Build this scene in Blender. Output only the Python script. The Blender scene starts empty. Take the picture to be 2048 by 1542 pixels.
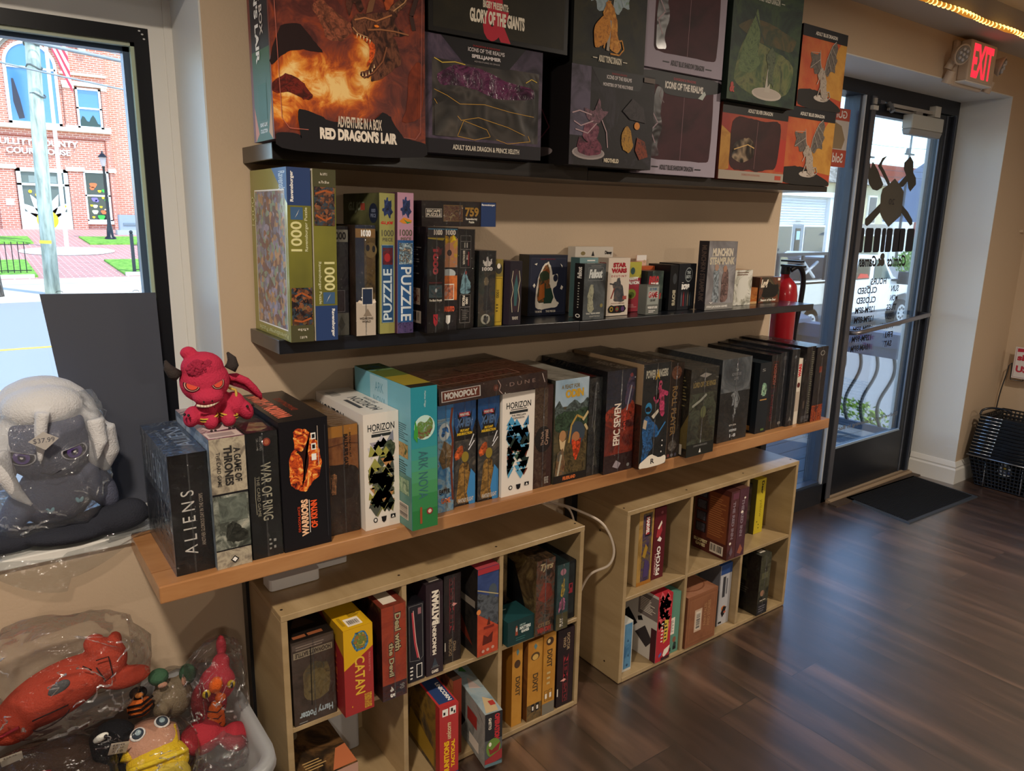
import bpy, bmesh, math, random
from mathutils import Vector, Matrix, Euler, noise
random.seed(7)
sc = bpy.context.scene
C = sc.collection
R = math.radians

# ---------------------------------------------------------------- camera
a_, b_, c_ = -0.634157632, 0.223059991, 0.0189930937
def _rz(t): return Matrix(((math.cos(t), -math.sin(t), 0), (math.sin(t), math.cos(t), 0), (0, 0, 1)))
def _ry(t): return Matrix(((math.cos(t), 0, math.sin(t)), (0, 1, 0), (-math.sin(t), 0, math.cos(t))))
def _rx(t): return Matrix(((1, 0, 0), (0, math.cos(t), -math.sin(t)), (0, math.sin(t), math.cos(t))))
Mc = _rz(c_) @ _rx(b_) @ _ry(a_)
_b = lambda v: Vector((v[0], v[2], -v[1]))
_r, _d, _f = _b(Mc[0]), _b(Mc[1]), _b(Mc[2])
cam_d = bpy.data.cameras.new('camera'); cam = bpy.data.objects.new('camera', cam_d); C.objects.link(cam)
_up, _bk = -_d, -_f
cam.matrix_world = Matrix(((_r.x, _up.x, _bk.x, 0), (_r.y, _up.y, _bk.y, 0), (_r.z, _up.z, _bk.z, 1.49), (0, 0, 0, 1)))
cam_d.sensor_width = 36; cam_d.sensor_fit = 'HORIZONTAL'; cam_d.lens = 36 * 1481.58 / 2048
cam_d.clip_start = 0.02; cam_d.clip_end = 500
sc.camera = cam

# ---------------------------------------------------------------- sky, sun, lamps, exposure
sc.view_settings.view_transform = 'Standard'; sc.view_settings.look = 'None'
sc.view_settings.exposure = 0.0; sc.view_settings.gamma = 1.0; sc.view_settings.use_curve_mapping = False
w = bpy.data.worlds.new('sky'); sc.world = w; w.use_nodes = True
nt = w.node_tree; nt.nodes.clear()
sk = nt.nodes.new('ShaderNodeTexSky'); sk.sky_type = 'NISHITA'; sk.sun_disc = False
sk.sun_elevation = R(52); sk.sun_rotation = R(200); sk.air_density = 0.8; sk.dust_density = 0.1; sk.ozone_density = 2.0; sk.altitude = 400
bgn = nt.nodes.new('ShaderNodeBackground'); bgn.inputs[1].default_value = 1.15
ow = nt.nodes.new('ShaderNodeOutputWorld')
nt.links.new(sk.outputs[0], bgn.inputs[0]); nt.links.new(bgn.outputs[0], ow.inputs[0])
def lamp(name, kind, loc, rot, energy, color, **kw):
    l = bpy.data.lights.new(name, kind); l.energy = energy; l.color = color
    for k, v in kw.items(): setattr(l, k, v)
    o = bpy.data.objects.new(name, l); C.objects.link(o); o.location = loc; o.rotation_euler = rot
    return o
SUN_DIR = Vector((-0.30, 0.62, -1.0)).normalized()         # comes over the shop roof onto the street front opposite
sun = lamp('sun', 'SUN', (0, -5, 20), (0, 0, 0), 6.5, (1.0, 0.955, 0.88), angle=R(0.53))
sun.rotation_euler = SUN_DIR.to_track_quat('-Z', 'Y').to_euler()
WARM = (1.0, 0.86, 0.70)
ceil_lamps = [(-0.20, 0.40, 40), (2.93, 0.35, 36), (-0.6, -2.2, 42), (2.6, -2.2, 42)]  # last two are unseen lamps added to raise the room's ambient light
for i, (x, y, e) in enumerate(ceil_lamps):
    lamp('ceiling_lamp_light', 'AREA', (x, y, 2.325), (0, 0, 0), e, WARM, shape='DISK', size=0.16)

# ---------------------------------------------------------------- materials
def lin(h):
    h = h.lstrip('#'); r = []
    for i in (0, 2, 4):
        c = int(h[i:i + 2], 16) / 255
        r.append(c / 12.92 if c <= 0.04045 else ((c + 0.055) / 1.055) ** 2.4)
    return (r[0], r[1], r[2], 1)
_m = {}
def newmat(name):
    m = bpy.data.materials.new(name); m.use_nodes = True
    return m, m.node_tree, m.node_tree.nodes['Principled BSDF']
def M(h, rough=0.5, metal=0.0, emit=0.0, coat=0.0, bump=0.0, bscale=60, spec=0.3, alpha=1.0):
    k = ('M', h, rough, metal, emit, coat, bump, bscale, spec, alpha)
    if k in _m: return _m[k]
    m, t, p = newmat('paint_' + h.lstrip('#'))
    p.inputs['Base Color'].default_value = lin(h); p.inputs['Roughness'].default_value = rough
    p.inputs['Metallic'].default_value = metal; p.inputs['Specular IOR Level'].default_value = spec
    p.inputs['Alpha'].default_value = alpha
    if emit: p.inputs['Emission Color'].default_value = lin(h); p.inputs['Emission Strength'].default_value = emit
    if coat: p.inputs['Coat Weight'].default_value = coat; p.inputs['Coat Roughness'].default_value = 0.12
    if bump:
        n = t.nodes.new('ShaderNodeTexNoise'); n.inputs['Scale'].default_value = bscale; n.inputs['Detail'].default_value = 3
        tc = t.nodes.new('ShaderNodeTexCoord'); t.links.new(tc.outputs['Object'], n.inputs['Vector'])
        b = t.nodes.new('ShaderNodeBump'); b.inputs['Strength'].default_value = bump; b.inputs['Distance'].default_value = 0.004
        t.links.new(n.outputs['Fac'], b.inputs['Height'])
        t.links.new(b.outputs[0], p.inputs['Coat Normal' if coat else 'Normal'])
    _m[k] = m; return m
def A(cols, scale=14, seed=0, dist=1.2, rough=0.55, stretch=(1, 1, 1), coat=0.0, detail=4, const=False, bump=0.0):
    """printed artwork: swirling fields of the given inks"""
    k = ('A', cols, scale, seed, dist, rough, stretch, coat, const, bump)
    if k in _m: return _m[k]
    m, t, p = newmat('artwork_print')
    cs = cols.split()
    tc = t.nodes.new('ShaderNodeTexCoord'); mp = t.nodes.new('ShaderNodeMapping')
    mp.inputs['Location'].default_value = (seed * 3.7, seed * 1.9, seed * 2.3); mp.inputs['Scale'].default_value = stretch
    n = t.nodes.new('ShaderNodeTexNoise'); n.inputs['Scale'].default_value = scale; n.inputs['Detail'].default_value = detail
    n.inputs['Distortion'].default_value = dist; n.inputs['Roughness'].default_value = 0.6
    rp = t.nodes.new('ShaderNodeValToRGB'); e = rp.color_ramp.elements
    N = len(cs); lo, hi = 0.32, 0.68
    e[0].position = lo; e[0].color = lin(cs[0]); e[1].position = hi; e[1].color = lin(cs[-1])
    for i in range(1, N - 1):
        q = e.new(lo + (hi - lo) * i / (N - 1)); q.color = lin(cs[i])
    if const: rp.color_ramp.interpolation = 'CONSTANT'
    t.links.new(tc.outputs['Object'], mp.inputs[0]); t.links.new(mp.outputs[0], n.inputs['Vector'])
    t.links.new(n.outputs['Fac'], rp.inputs[0]); t.links.new(rp.outputs[0], p.inputs['Base Color'])
    p.inputs['Roughness'].default_value = rough
    p.inputs['Specular IOR Level'].default_value = 0.3
    if coat: p.inputs['Coat Weight'].default_value = coat; p.inputs['Coat Roughness'].default_value = 0.1
    if bump:
        b = t.nodes.new('ShaderNodeBump'); b.inputs['Strength'].default_value = bump; b.inputs['Distance'].default_value = 0.01
        t.links.new(n.outputs['Fac'], b.inputs['Height']); t.links.new(b.outputs[0], p.inputs['Normal'])
    _m[k] = m; return m
def film(tint='#ffffff', amount=0.12, rough=0.08, bump=0.6, bscale=22, ior=1.45, white=0.0, key='film', fres=0.6):
    """clear plastic film or glass: see-through with a fresnel sheen"""
    k = (key, tint, amount, rough, bump, bscale, white, fres)
    if k in _m: return _m[k]
    m = bpy.data.materials.new('clear_' + key); m.use_nodes = True; t = m.node_tree; t.nodes.clear()
    o = t.nodes.new('ShaderNodeOutputMaterial'); tr = t.nodes.new('ShaderNodeBsdfTransparent'); tr.inputs[0].default_value = lin(tint)
    gl = t.nodes.new('ShaderNodeBsdfGlossy'); gl.inputs['Roughness'].default_value = rough
    fr = t.nodes.new('ShaderNodeFresnel'); fr.inputs[0].default_value = ior
    mx = t.nodes.new('ShaderNodeMixShader'); ad = t.nodes.new('ShaderNodeMath'); ad.operation = 'MULTIPLY_ADD'; ad.use_clamp = True
    ad.inputs[1].default_value = fres; ad.inputs[2].default_value = amount
    t.links.new(fr.outputs[0], ad.inputs[0]); t.links.new(ad.outputs[0], mx.inputs[0])
    t.links.new(tr.outputs[0], mx.inputs[1]); t.links.new(gl.outputs[0], mx.inputs[2])
    last = mx
    if white:
        d1 = t.nodes.new('ShaderNodeBsdfDiffuse'); d1.inputs[0].default_value = (.8, .82, .85, 1); d2_ = t.nodes.new('ShaderNodeBsdfTranslucent'); d2_.inputs[0].default_value = (.85, .87, .9, 1)
        df = t.nodes.new('ShaderNodeMixShader'); df.inputs[0].default_value = 0.6; t.links.new(d1.outputs[0], df.inputs[1]); t.links.new(d2_.outputs[0], df.inputs[2])
        m2 = t.nodes.new('ShaderNodeMixShader'); m2.inputs[0].default_value = white
        t.links.new(mx.outputs[0], m2.inputs[1]); t.links.new(df.outputs[0], m2.inputs[2]); last = m2
    t.links.new(last.outputs[0], o.inputs[0])
    if bump:
        tc = t.nodes.new('ShaderNodeTexCoord'); n = t.nodes.new('ShaderNodeTexNoise'); n.inputs['Scale'].default_value = bscale
        n.inputs['Detail'].default_value = 4; n.inputs['Distortion'].default_value = 1.5
        b = t.nodes.new('ShaderNodeBump'); b.inputs['Strength'].default_value = bump; b.inputs['Distance'].default_value = 0.03
        t.links.new(tc.outputs['Object'], n.inputs['Vector']); t.links.new(n.outputs['Fac'], b.inputs['Height'])
        t.links.new(b.outputs[0], gl.inputs['Normal'])
    _m[k] = m; return m
def collage(cols, scale=60, seed=0, rough=0.35, coat=0.0, warp=0.02):
    """printed collage: a busy picture of many small patches"""
    k = ('V', cols, scale, seed, rough, coat)
    if k in _m: return _m[k]
    m, t, p = newmat('collage_print'); cs = cols.split()
    tc = t.nodes.new('ShaderNodeTexCoord'); mp = t.nodes.new('ShaderNodeMapping'); mp.inputs['Location'].default_value = (seed * 1.7, seed * 2.9, seed * 1.3)
    nz = t.nodes.new('ShaderNodeTexNoise'); nz.inputs['Scale'].default_value = scale * .7; nz.inputs['Detail'].default_value = 3
    va = t.nodes.new('ShaderNodeVectorMath'); va.operation = 'MULTIPLY_ADD'; va.inputs[1].default_value = (warp,) * 3
    vo = t.nodes.new('ShaderNodeTexVoronoi'); vo.inputs['Scale'].default_value = scale
    rp = t.nodes.new('ShaderNodeValToRGB'); rp.color_ramp.interpolation = 'CONSTANT'; e = rp.color_ramp.elements
    e[0].position = 0; e[0].color = lin(cs[0]); e[1].position = (len(cs) - 1) / len(cs); e[1].color = lin(cs[-1])
    for i in range(1, len(cs) - 1): q = e.new(i / len(cs)); q.color = lin(cs[i])
    mu = t.nodes.new('ShaderNodeMix'); mu.data_type = 'RGBA'; mu.blend_type = 'MULTIPLY'; mu.inputs[0].default_value = .7
    mr = t.nodes.new('ShaderNodeMapRange'); mr.inputs[1].default_value = .25; mr.inputs[2].default_value = .75; mr.inputs[3].default_value = .35; mr.inputs[4].default_value = 1.4
    t.links.new(tc.outputs['Object'], mp.inputs[0]); t.links.new(mp.outputs[0], nz.inputs['Vector']); t.links.new(nz.outputs['Color'], va.inputs[0]); t.links.new(mp.outputs[0], va.inputs[2]); t.links.new(va.outputs[0], vo.inputs['Vector'])
    t.links.new(vo.outputs['Color'], rp.inputs[0]); t.links.new(rp.outputs[0], mu.inputs[6]); t.links.new(nz.outputs['Fac'], mr.inputs[0]); t.links.new(mr.outputs[0], mu.inputs[7])
    t.links.new(mu.outputs[2], p.inputs['Base Color']); p.inputs['Roughness'].default_value = rough
    if coat: p.inputs['Coat Weight'].default_value = coat; p.inputs['Coat Roughness'].default_value = 0.1
    _m[k] = m; return m
def flamemat(name, cols, centres, scale=14, seed=0, amp=.55):
    """printed fire: ink ramp driven by swirling noise around the given hot spots (object x, z, radius)"""
    m, t, p = newmat(name); cs = cols.split(); L_ = t.links.new
    tc = t.nodes.new('ShaderNodeTexCoord'); n = t.nodes.new('ShaderNodeTexNoise'); n.inputs['Scale'].default_value = scale; n.inputs['Detail'].default_value = 7; n.inputs['Roughness'].default_value = .62; n.inputs['Distortion'].default_value = 1.6
    L_(tc.outputs['Object'], n.inputs['Vector']); last = None
    for (cx, cz, rx, rz) in centres:
        mp = t.nodes.new('ShaderNodeMapping'); mp.vector_type = 'POINT'; mp.inputs['Location'].default_value = (-cx / rx, 0, -cz / rz); mp.inputs['Scale'].default_value = (1 / rx, 0, 1 / rz)
        L_(tc.outputs['Object'], mp.inputs[0]); ln = t.nodes.new('ShaderNodeVectorMath'); ln.operation = 'LENGTH'; L_(mp.outputs[0], ln.inputs[0])
        s_ = t.nodes.new('ShaderNodeMath'); s_.operation = 'SUBTRACT'; s_.inputs[0].default_value = 1; s_.use_clamp = True; L_(ln.outputs['Value'], s_.inputs[1])
        if last is None: last = s_
        else: q = t.nodes.new('ShaderNodeMath'); q.operation = 'MAXIMUM'; L_(last.outputs[0], q.inputs[0]); L_(s_.outputs[0], q.inputs[1]); last = q
    f = t.nodes.new('ShaderNodeMath'); f.operation = 'MULTIPLY_ADD'; f.inputs[1].default_value = amp; L_(last.outputs[0], f.inputs[0])
    g = t.nodes.new('ShaderNodeMath'); g.operation = 'SUBTRACT'; g.inputs[1].default_value = .12; L_(n.outputs['Fac'], g.inputs[0]); L_(g.outputs[0], f.inputs[2])
    rp = t.nodes.new('ShaderNodeValToRGB'); e = rp.color_ramp.elements; N = len(cs)
    e[0].position = .2; e[0].color = lin(cs[0]); e[1].position = .92; e[1].color = lin(cs[-1])
    for i in range(1, N - 1): q = e.new(.2 + .72 * i / (N - 1)); q.color = lin(cs[i])
    L_(f.outputs[0], rp.inputs[0]); L_(rp.outputs[0], p.inputs['Base Color']); p.inputs['Roughness'].default_value = .38; p.inputs['Specular IOR Level'].default_value = .3
    return m
def woodmat(name, c1, c2, c3, scale, stretch, rough=0.38, plank=None, coat=0.0, coatr=0.2, mortar='#1a120e', cior=1.5):
    m, t, p = newmat(name)
    tc = t.nodes.new('ShaderNodeTexCoord'); mp = t.nodes.new('ShaderNodeMapping'); mp.inputs['Scale'].default_value = stretch
    t.links.new(tc.outputs['Object'], mp.inputs[0])
    n = t.nodes.new('ShaderNodeTexNoise'); n.inputs['Scale'].default_value = scale; n.inputs['Detail'].default_value = 6
    n.inputs['Roughness'].default_value = 0.6; n.inputs['Distortion'].default_value = 0.3
    rp = t.nodes.new('ShaderNodeValToRGB'); e = rp.color_ramp.elements
    e[0].position = 0.32; e[0].color = lin(c1); e[1].position = 0.7; e[1].color = lin(c3); q = e.new(0.5); q.color = lin(c2)
    t.links.new(n.outputs['Fac'], rp.inputs[0])
    if plank:
        L, W_ = plank
        m2 = t.nodes.new('ShaderNodeMapping'); m2.inputs['Rotation'].default_value = (0, 0, R(90))
        t.links.new(tc.outputs['Object'], m2.inputs[0])
        br = t.nodes.new('ShaderNodeTexBrick'); br.inputs['Scale'].default_value = 1.0
        br.inputs['Brick Width'].default_value = L; br.inputs['Row Height'].default_value = W_
        br.inputs['Mortar Size'].default_value = 0.0016; br.inputs['Mortar Smooth'].default_value = 0.3; br.offset = 0.37
        br.inputs['Color1'].default_value = (0, 0, 0, 1); br.inputs['Color2'].default_value = (1, 1, 1, 1)
        br.inputs['Mortar'].default_value = (0.5, 0.5, 0.5, 1)
        t.links.new(m2.outputs[0], br.inputs['Vector'])
        # each plank shifts the grain and its tone
        vm = t.nodes.new('ShaderNodeVectorMath'); vm.operation = 'MULTIPLY_ADD'
        vm.inputs[1].default_value = (7, 3, 5)
        t.links.new(br.outputs['Color'], vm.inputs[0]); t.links.new(mp.outputs[0], vm.inputs[2]); t.links.new(vm.outputs[0], n.inputs['Vector'])
        hs = t.nodes.new('ShaderNodeHueSaturation')
        mr = t.nodes.new('ShaderNodeMapRange'); mr.inputs[3].default_value = 0.72; mr.inputs[4].default_value = 1.3
        t.links.new(br.outputs['Color'], mr.inputs[0]); t.links.new(mr.outputs[0], hs.inputs['Value']); t.links.new(rp.outputs[0], hs.inputs['Color'])
        mx = t.nodes.new('ShaderNodeMix'); mx.data_type = 'RGBA'; mx.inputs[7].default_value = lin(mortar)
        t.links.new(br.outputs['Fac'], mx.inputs[0]); t.links.new(hs.outputs[0], mx.inputs[6]); t.links.new(mx.outputs[2], p.inputs['Base Color'])
        b = t.nodes.new('ShaderNodeBump'); b.inputs['Strength'].default_value = 0.35; b.inputs['Distance'].default_value = 0.002
        ma = t.nodes.new('ShaderNodeMath'); ma.operation = 'SUBTRACT'
        t.links.new(n.outputs['Fac'], ma.inputs[0]); t.links.new(br.outputs['Fac'], ma.inputs[1])
        t.links.new(ma.outputs[0], b.inputs['Height']); t.links.new(b.outputs[0], p.inputs['Normal'])
    else:
        t.links.new(mp.outputs[0], n.inputs['Vector']); t.links.new(rp.outputs[0], p.inputs['Base Color'])
    p.inputs['Roughness'].default_value = rough
    if coat: p.inputs['Coat Weight'].default_value = coat; p.inputs['Coat Roughness'].default_value = coatr; p.inputs['Coat IOR'].default_value = cior
    return m
def brickmat(name, c1, c2, mortar, bw=0.2, rh=0.075, ms=0.012, rot=(R(90), 0, 0), rough=0.85):
    m, t, p = newmat(name)
    tc = t.nodes.new('ShaderNodeTexCoord'); mp = t.nodes.new('ShaderNodeMapping'); mp.inputs['Rotation'].default_value = rot
    br = t.nodes.new('ShaderNodeTexBrick'); br.inputs['Scale'].default_value = 1
    br.inputs['Brick Width'].default_value = bw; br.inputs['Row Height'].default_value = rh; br.inputs['Mortar Size'].default_value = ms
    br.inputs['Color1'].default_value = lin(c1); br.inputs['Color2'].default_value = lin(c2); br.inputs['Mortar'].default_value = lin(mortar)
    t.links.new(tc.outputs['Object'], mp.inputs[0]); t.links.new(mp.outputs[0], br.inputs['Vector']); t.links.new(br.outputs['Color'], p.inputs['Base Color'])
    p.inputs['Roughness'].default_value = rough
    return m

# ---------------------------------------------------------------- mesh building
class MB:
    def __init__(s): s.v = []; s.f = []; s.mi = []; s.ms = []; s.sm = []
    def m(s, mat):
        if mat not in s.ms: s.ms.append(mat)
        return s.ms.index(mat)
    def add(s, vs, fs, mat, smooth=False):
        o = len(s.v); k = s.m(mat); s.v += [Vector(v) for v in vs]
        for f in fs: s.f.append([o + i for i in f]); s.mi.append(k); s.sm.append(smooth)
        return s
    def box(s, a, b, mat, skip=()):
        x0, y0, z0 = a; x1, y1, z1 = b
        vs = [(x0, y0, z0), (x1, y0, z0), (x1, y1, z0), (x0, y1, z0), (x0, y0, z1), (x1, y0, z1), (x1, y1, z1), (x0, y1, z1)]
        return s.add(vs, [(3, 2, 1, 0), (4, 5, 6, 7), (0, 1, 5, 4), (1, 2, 6, 5), (2, 3, 7, 6), (3, 0, 4, 7)], mat)
    def hexa(s, vs, mat):
        return s.add(vs, [(3, 2, 1, 0), (4, 5, 6, 7), (0, 1, 5, 4), (1, 2, 6, 5), (2, 3, 7, 6), (3, 0, 4, 7)], mat)
    def rbox(s, a, b, r, mat, seg=3, axis='z'):
        """box with corners rounded about one axis"""
        ax = {'x': (1, 2, 0), 'y': (0, 2, 1), 'z': (0, 1, 2)}[axis]
        i, j, k = ax
        pts = []
        for (cx, cy, t0) in ((b[i] - r, b[j] - r, 0), (a[i] + r, b[j] - r, 90), (a[i] + r, a[j] + r, 180), (b[i] - r, a[j] + r, 270)):
            for q in range(seg + 1):
                t = R(t0 + 90 * q / seg); pts.append((cx + r * math.cos(t), cy + r * math.sin(t)))
        def mk(p, h):
            v = [0, 0, 0]; v[i] = p[0]; v[j] = p[1]; v[k] = h; return tuple(v)
        n = len(pts); vs = [mk(p, a[k]) for p in pts] + [mk(p, b[k]) for p in pts]
        s.add(vs, [tuple(range(n - 1, -1, -1)), tuple(range(n, 2 * n))], mat)
        return s.add(vs, [(q, (q + 1) % n, n + (q + 1) % n, n + q) for q in range(n)], mat, False)
    def prism(s, pts, d, mat, axis='y', y0=0.0):
        """polygon (x,z) extruded along y from y0 by d"""
        n = len(pts); f = {'y': lambda p, h: (p[0], h, p[1]), 'x': lambda p, h: (h, p[0], p[1]), 'z': lambda p, h: (p[0], p[1], h)}[axis]
        vs = [f(p, y0) for p in pts] + [f(p, y0 + d) for p in pts]
        return s.add(vs, [tuple(range(n)), tuple(range(2 * n - 1, n - 1, -1))] + [(q, n + q, n + (q + 1) % n, (q + 1) % n) for q in range(n)], mat)
    def cyl(s, p0, p1, r0, r1, mat, n=16, caps=True, smooth=True):
        p0, p1 = Vector(p0), Vector(p1); d = (p1 - p0).normalized()
        u = d.orthogonal().normalized(); w_ = d.cross(u)
        vs = [p + (u * math.cos(2 * math.pi * i / n) + w_ * math.sin(2 * math.pi * i / n)) * r for p, r in ((p0, r0), (p1, r1)) for i in range(n)]
        s.add(vs, [(i, (i + 1) % n, n + (i + 1) % n, n + i) for i in range(n)], mat, smooth)
        if caps: s.add(vs, [tuple(range(n - 1, -1, -1)), tuple(range(n, 2 * n))], mat)
        return s
    def tube(s, pts, r, mat, n=8, closed=False):
        pts = [Vector(p) for p in pts]; N = len(pts); vs = []; u = None
        rr = r if isinstance(r, (list, tuple)) else [r] * N
        for i, p in enumerate(pts):
            a = pts[(i - 1) % N] if (i > 0 or closed) else p; b = pts[(i + 1) % N] if (i < N - 1 or closed) else p
            d = (b - a).normalized()
            u = d.orthogonal().normalized() if u is None else (u - d * u.dot(d)).normalized()
            w_ = d.cross(u)
            vs += [p + (u * math.cos(2 * math.pi * k / n) + w_ * math.sin(2 * math.pi * k / n)) * rr[i] for k in range(n)]
        fs = []
        for i in range(N if closed else N - 1):
            j = (i + 1) % N
            fs += [(i * n + k, i * n + (k + 1) % n, j * n + (k + 1) % n, j * n + k) for k in range(n)]
        if not closed: fs += [tuple(range(n - 1, -1, -1)), tuple(range((N - 1) * n, N * n))]
        return s.add(vs, fs, mat, True)
    def ell(s, c, r, mat, rot=None, nu=18, nv=11):
        c = Vector(c); vs = []; fs = []
        E = Euler(rot).to_matrix() if rot else Matrix.Identity(3)
        for j in range(nv + 1):
            ph = math.pi * j / nv
            for i in range(nu):
                th = 2 * math.pi * i / nu
                vs.append(c + E @ Vector((r[0] * math.sin(ph) * math.cos(th), r[1] * math.sin(ph) * math.sin(th), r[2] * math.cos(ph))))
        for j in range(nv):
            for i in range(nu):
                fs.append((j * nu + i, (j + 1) * nu + i, (j + 1) * nu + (i + 1) % nu, j * nu + (i + 1) % nu))
        return s.add(vs, fs, mat, True)
    def lathe(s, prof, mat, c=(0, 0, 0), n=24):
        vs = [(c[0] + r * math.cos(2 * math.pi * i / n), c[1] + r * math.sin(2 * math.pi * i / n), c[2] + z) for r, z in prof for i in range(n)]
        return s.add(vs, [(j * n + i, j * n + (i + 1) % n, (j + 1) * n + (i + 1) % n, (j + 1) * n + i) for j in range(len(prof) - 1) for i in range(n)], mat, True)
    def text(s, txt, mat, place, rect, rot=0, bold=0.0, font=None, shear=0.0):
        """lettering fitted to rect=(u0,v0,u1,v1) metres on the plane place(u,v)"""
        me = textmesh(txt, bold, shear)
        if not me[0]: return s
        vs, fs = me
        pts = []
        for (x, y) in vs:
            if rot == 90: x, y = -y, x
            elif rot == -90: x, y = y, -x
            elif rot == 180: x, y = -x, -y
            pts.append((x, y))
        x0 = min(p[0] for p in pts); x1 = max(p[0] for p in pts); y0 = min(p[1] for p in pts); y1 = max(p[1] for p in pts)
        u0, v0, u1, v1 = rect
        sx = (u1 - u0) / max(x1 - x0, 1e-6); sy = (v1 - v0) / max(y1 - y0, 1e-6)
        return s.add([place(u0 + (p[0] - x0) * sx, v0 + (p[1] - y0) * sy) for p in pts], fs, mat)
    def build(s, name, parent=None, loc=(0, 0, 0), local=False):
        me = bpy.data.meshes.new(name); L = Vector(loc)
        me.from_pydata([(v if local else v - L) for v in s.v], [], s.f)
        for m_ in s.ms: me.materials.append(m_)
        me.polygons.foreach_set('material_index', s.mi); me.polygons.foreach_set('use_smooth', s.sm)
        me.update()
        o = bpy.data.objects.new(name, me); C.objects.link(o)
        if parent is not None: o.parent = parent
        o.location = L if parent is None else L - _wl(parent)
        return o
def _wl(o):
    v = Vector(o.location)
    while o.parent is not None: o = o.parent; v = v + Vector(o.location)
    return v
_tc = {}
def textmesh(txt, bold, shear):
    k = (txt, bold, shear)
    if k in _tc: return _tc[k]
    cu = bpy.data.curves.new('lettering', 'FONT'); cu.body = txt; cu.size = 1; cu.offset = bold; cu.shear = shear; cu.resolution_u = 3
    cu.align_x = 'CENTER'
    ob = bpy.data.objects.new('lettering', cu); me = ob.to_mesh()
    _tc[k] = ([(v.co.x, v.co.y) for v in me.vertices], [tuple(p.vertices) for p in me.polygons])
    ob.to_mesh_clear(); bpy.data.objects.remove(ob); bpy.data.curves.remove(cu)
    return _tc[k]
def thing(name, label, cat, loc=(0, 0, 0), group=None, rz=0):
    o = bpy.data.objects.new(name, None); C.objects.link(o); o.location = loc; o.empty_display_size = 0.05
    o['label'] = label; o['category'] = cat
    if group: o['group'] = group
    return o
def tag(o, label, cat, group=None):
    o['label'] = label; o['category'] = cat
    if group: o['group'] = group
    return o
def struct(o): o['kind'] = 'structure'; return o
def bevel(o, wd=0.002, seg=2):
    b = o.modifiers.new('bevel', 'BEVEL'); b.width = wd; b.segments = seg; b.limit_method = 'ANGLE'; b.angle_limit = R(40); return o
def blob(o, vox=0.004, smooth=6):
    r = o.modifiers.new('merge', 'REMESH'); r.mode = 'VOXEL'; r.voxel_size = vox; r.use_smooth_shade = True
    q = o.modifiers.new('soften', 'SMOOTH'); q.factor = 0.5; q.iterations = smooth; return o
def copy_tree(o, parent=None):
    c = o.copy(); C.objects.link(c); c.parent = parent
    for ch in [x for x in bpy.data.objects if x.parent == o]: copy_tree(ch, c)
    return c

# ================================================================ the room
TAN = M('#c6b096', 0.7, bump=0.15, bscale=180); WHITE = M('#dcdcd8', 0.45, bump=0.1, bscale=120); TRIMW = M('#e4e2dc', 0.35)
BLK = M('#15161a', 0.32); BLK2 = M('#1c1d22', 0.4); ALU = M('#8d8f92', 0.35, metal=0.8)
CEIL = M('#b3aca4', 0.8, bump=0.2, bscale=90)
FLOOR = woodmat('plank_floor', '#20150f', '#3c2a22', '#684d3e', 2.2, (6, 0.6, 1), 0.36, plank=(1.22, 0.19), coat=1.0, coatr=0.31, cior=2.5, mortar='#100a07')
GLASS = film('#f4f8f7', 0.02, 0.02, 0, key='glass')
WY, DY = 1.808, 2.065
CZ = 2.356
def sb(name, parts, extra=None):
    b = MB()
    for a, c, m in parts: b.box(a, c, m)
    return struct(b.build(name))
OY = 2.22
sb('floor', [((-3.0, -4.5, -0.05), (5.06, OY, 0), FLOOR)])
sb('wall_front', [((-3.0, WY, 0), (0.4744, OY, 0.745), TAN), ((-3.0, WY, 1.985), (0.4744, OY, 3.2), TAN),
                  ((-3.0, WY, 0.745), (-1.6, OY, 1.985), TAN), ((0.4744, WY, 0), (2.63, OY, 3.2), TAN),
                  ((2.63, WY, 2.163), (4.585, OY, 3.2), TAN), ((4.585, WY, 0), (5.06, OY, 3.2), TAN)])
sb('wall_right', [((5.045, -4.5, 0), (5.2, WY, 3.2), TAN)])
sb('wall_left', [((-3.15, -4.5, 0), (-3.0, OY, 3.2), M('#8a7a68', .8))])
sb('wall_back', [((-3.15, -4.65, 0), (5.2, -4.5, 3.2), M('#8a7a68', .8))])
sb('ceiling', [((-3.15, 1.60, CZ), (5.2, OY, CZ + 0.1), CEIL), ((-3.15, -4.65, CZ + 0.09), (5.2, 1.60, CZ + 0.2), CEIL),
               ((-3.4, -4.9, 3.2), (5.5, OY + 0.25, 3.5), M('#6b665f', 0.9))])
# white plaster linings of the two openings
sb('trim_1', [((0.4704, WY - 0.0005, 0.76), (0.4744, DY, 1.985), WHITE), ((-1.6, WY - 0.0005, 1.981), (0.4744, DY, 1.985), WHITE),
              ((0.417, DY - 0.004, 0.76), (0.4704, OY, 1.981), TRIMW), ((-1.6, DY - 0.004, 1.912), (0.417, OY, 1.981), TRIMW),
              ((0.452, DY - 0.008, 0.76), (0.4704, DY - 0.004, 1.981), TRIMW)])
bsill = MB().box((-1.6, WY - 0.012, 0.738), (0.4744, OY, 0.76), TRIMW)
o = struct(bsill.build('trim_2')); bevel(o, 0.003)
sb('trim_3', [((4.581, WY - 0.0005, 0), (4.5855, OY, 2.163), WHITE), ((2.63, WY - 0.0005, 2.159), (4.585, DY, 2.1635), WHITE),
              ((2.63, WY - 0.0005, 0), (2.634, OY, 2.163), WHITE)])
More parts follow.
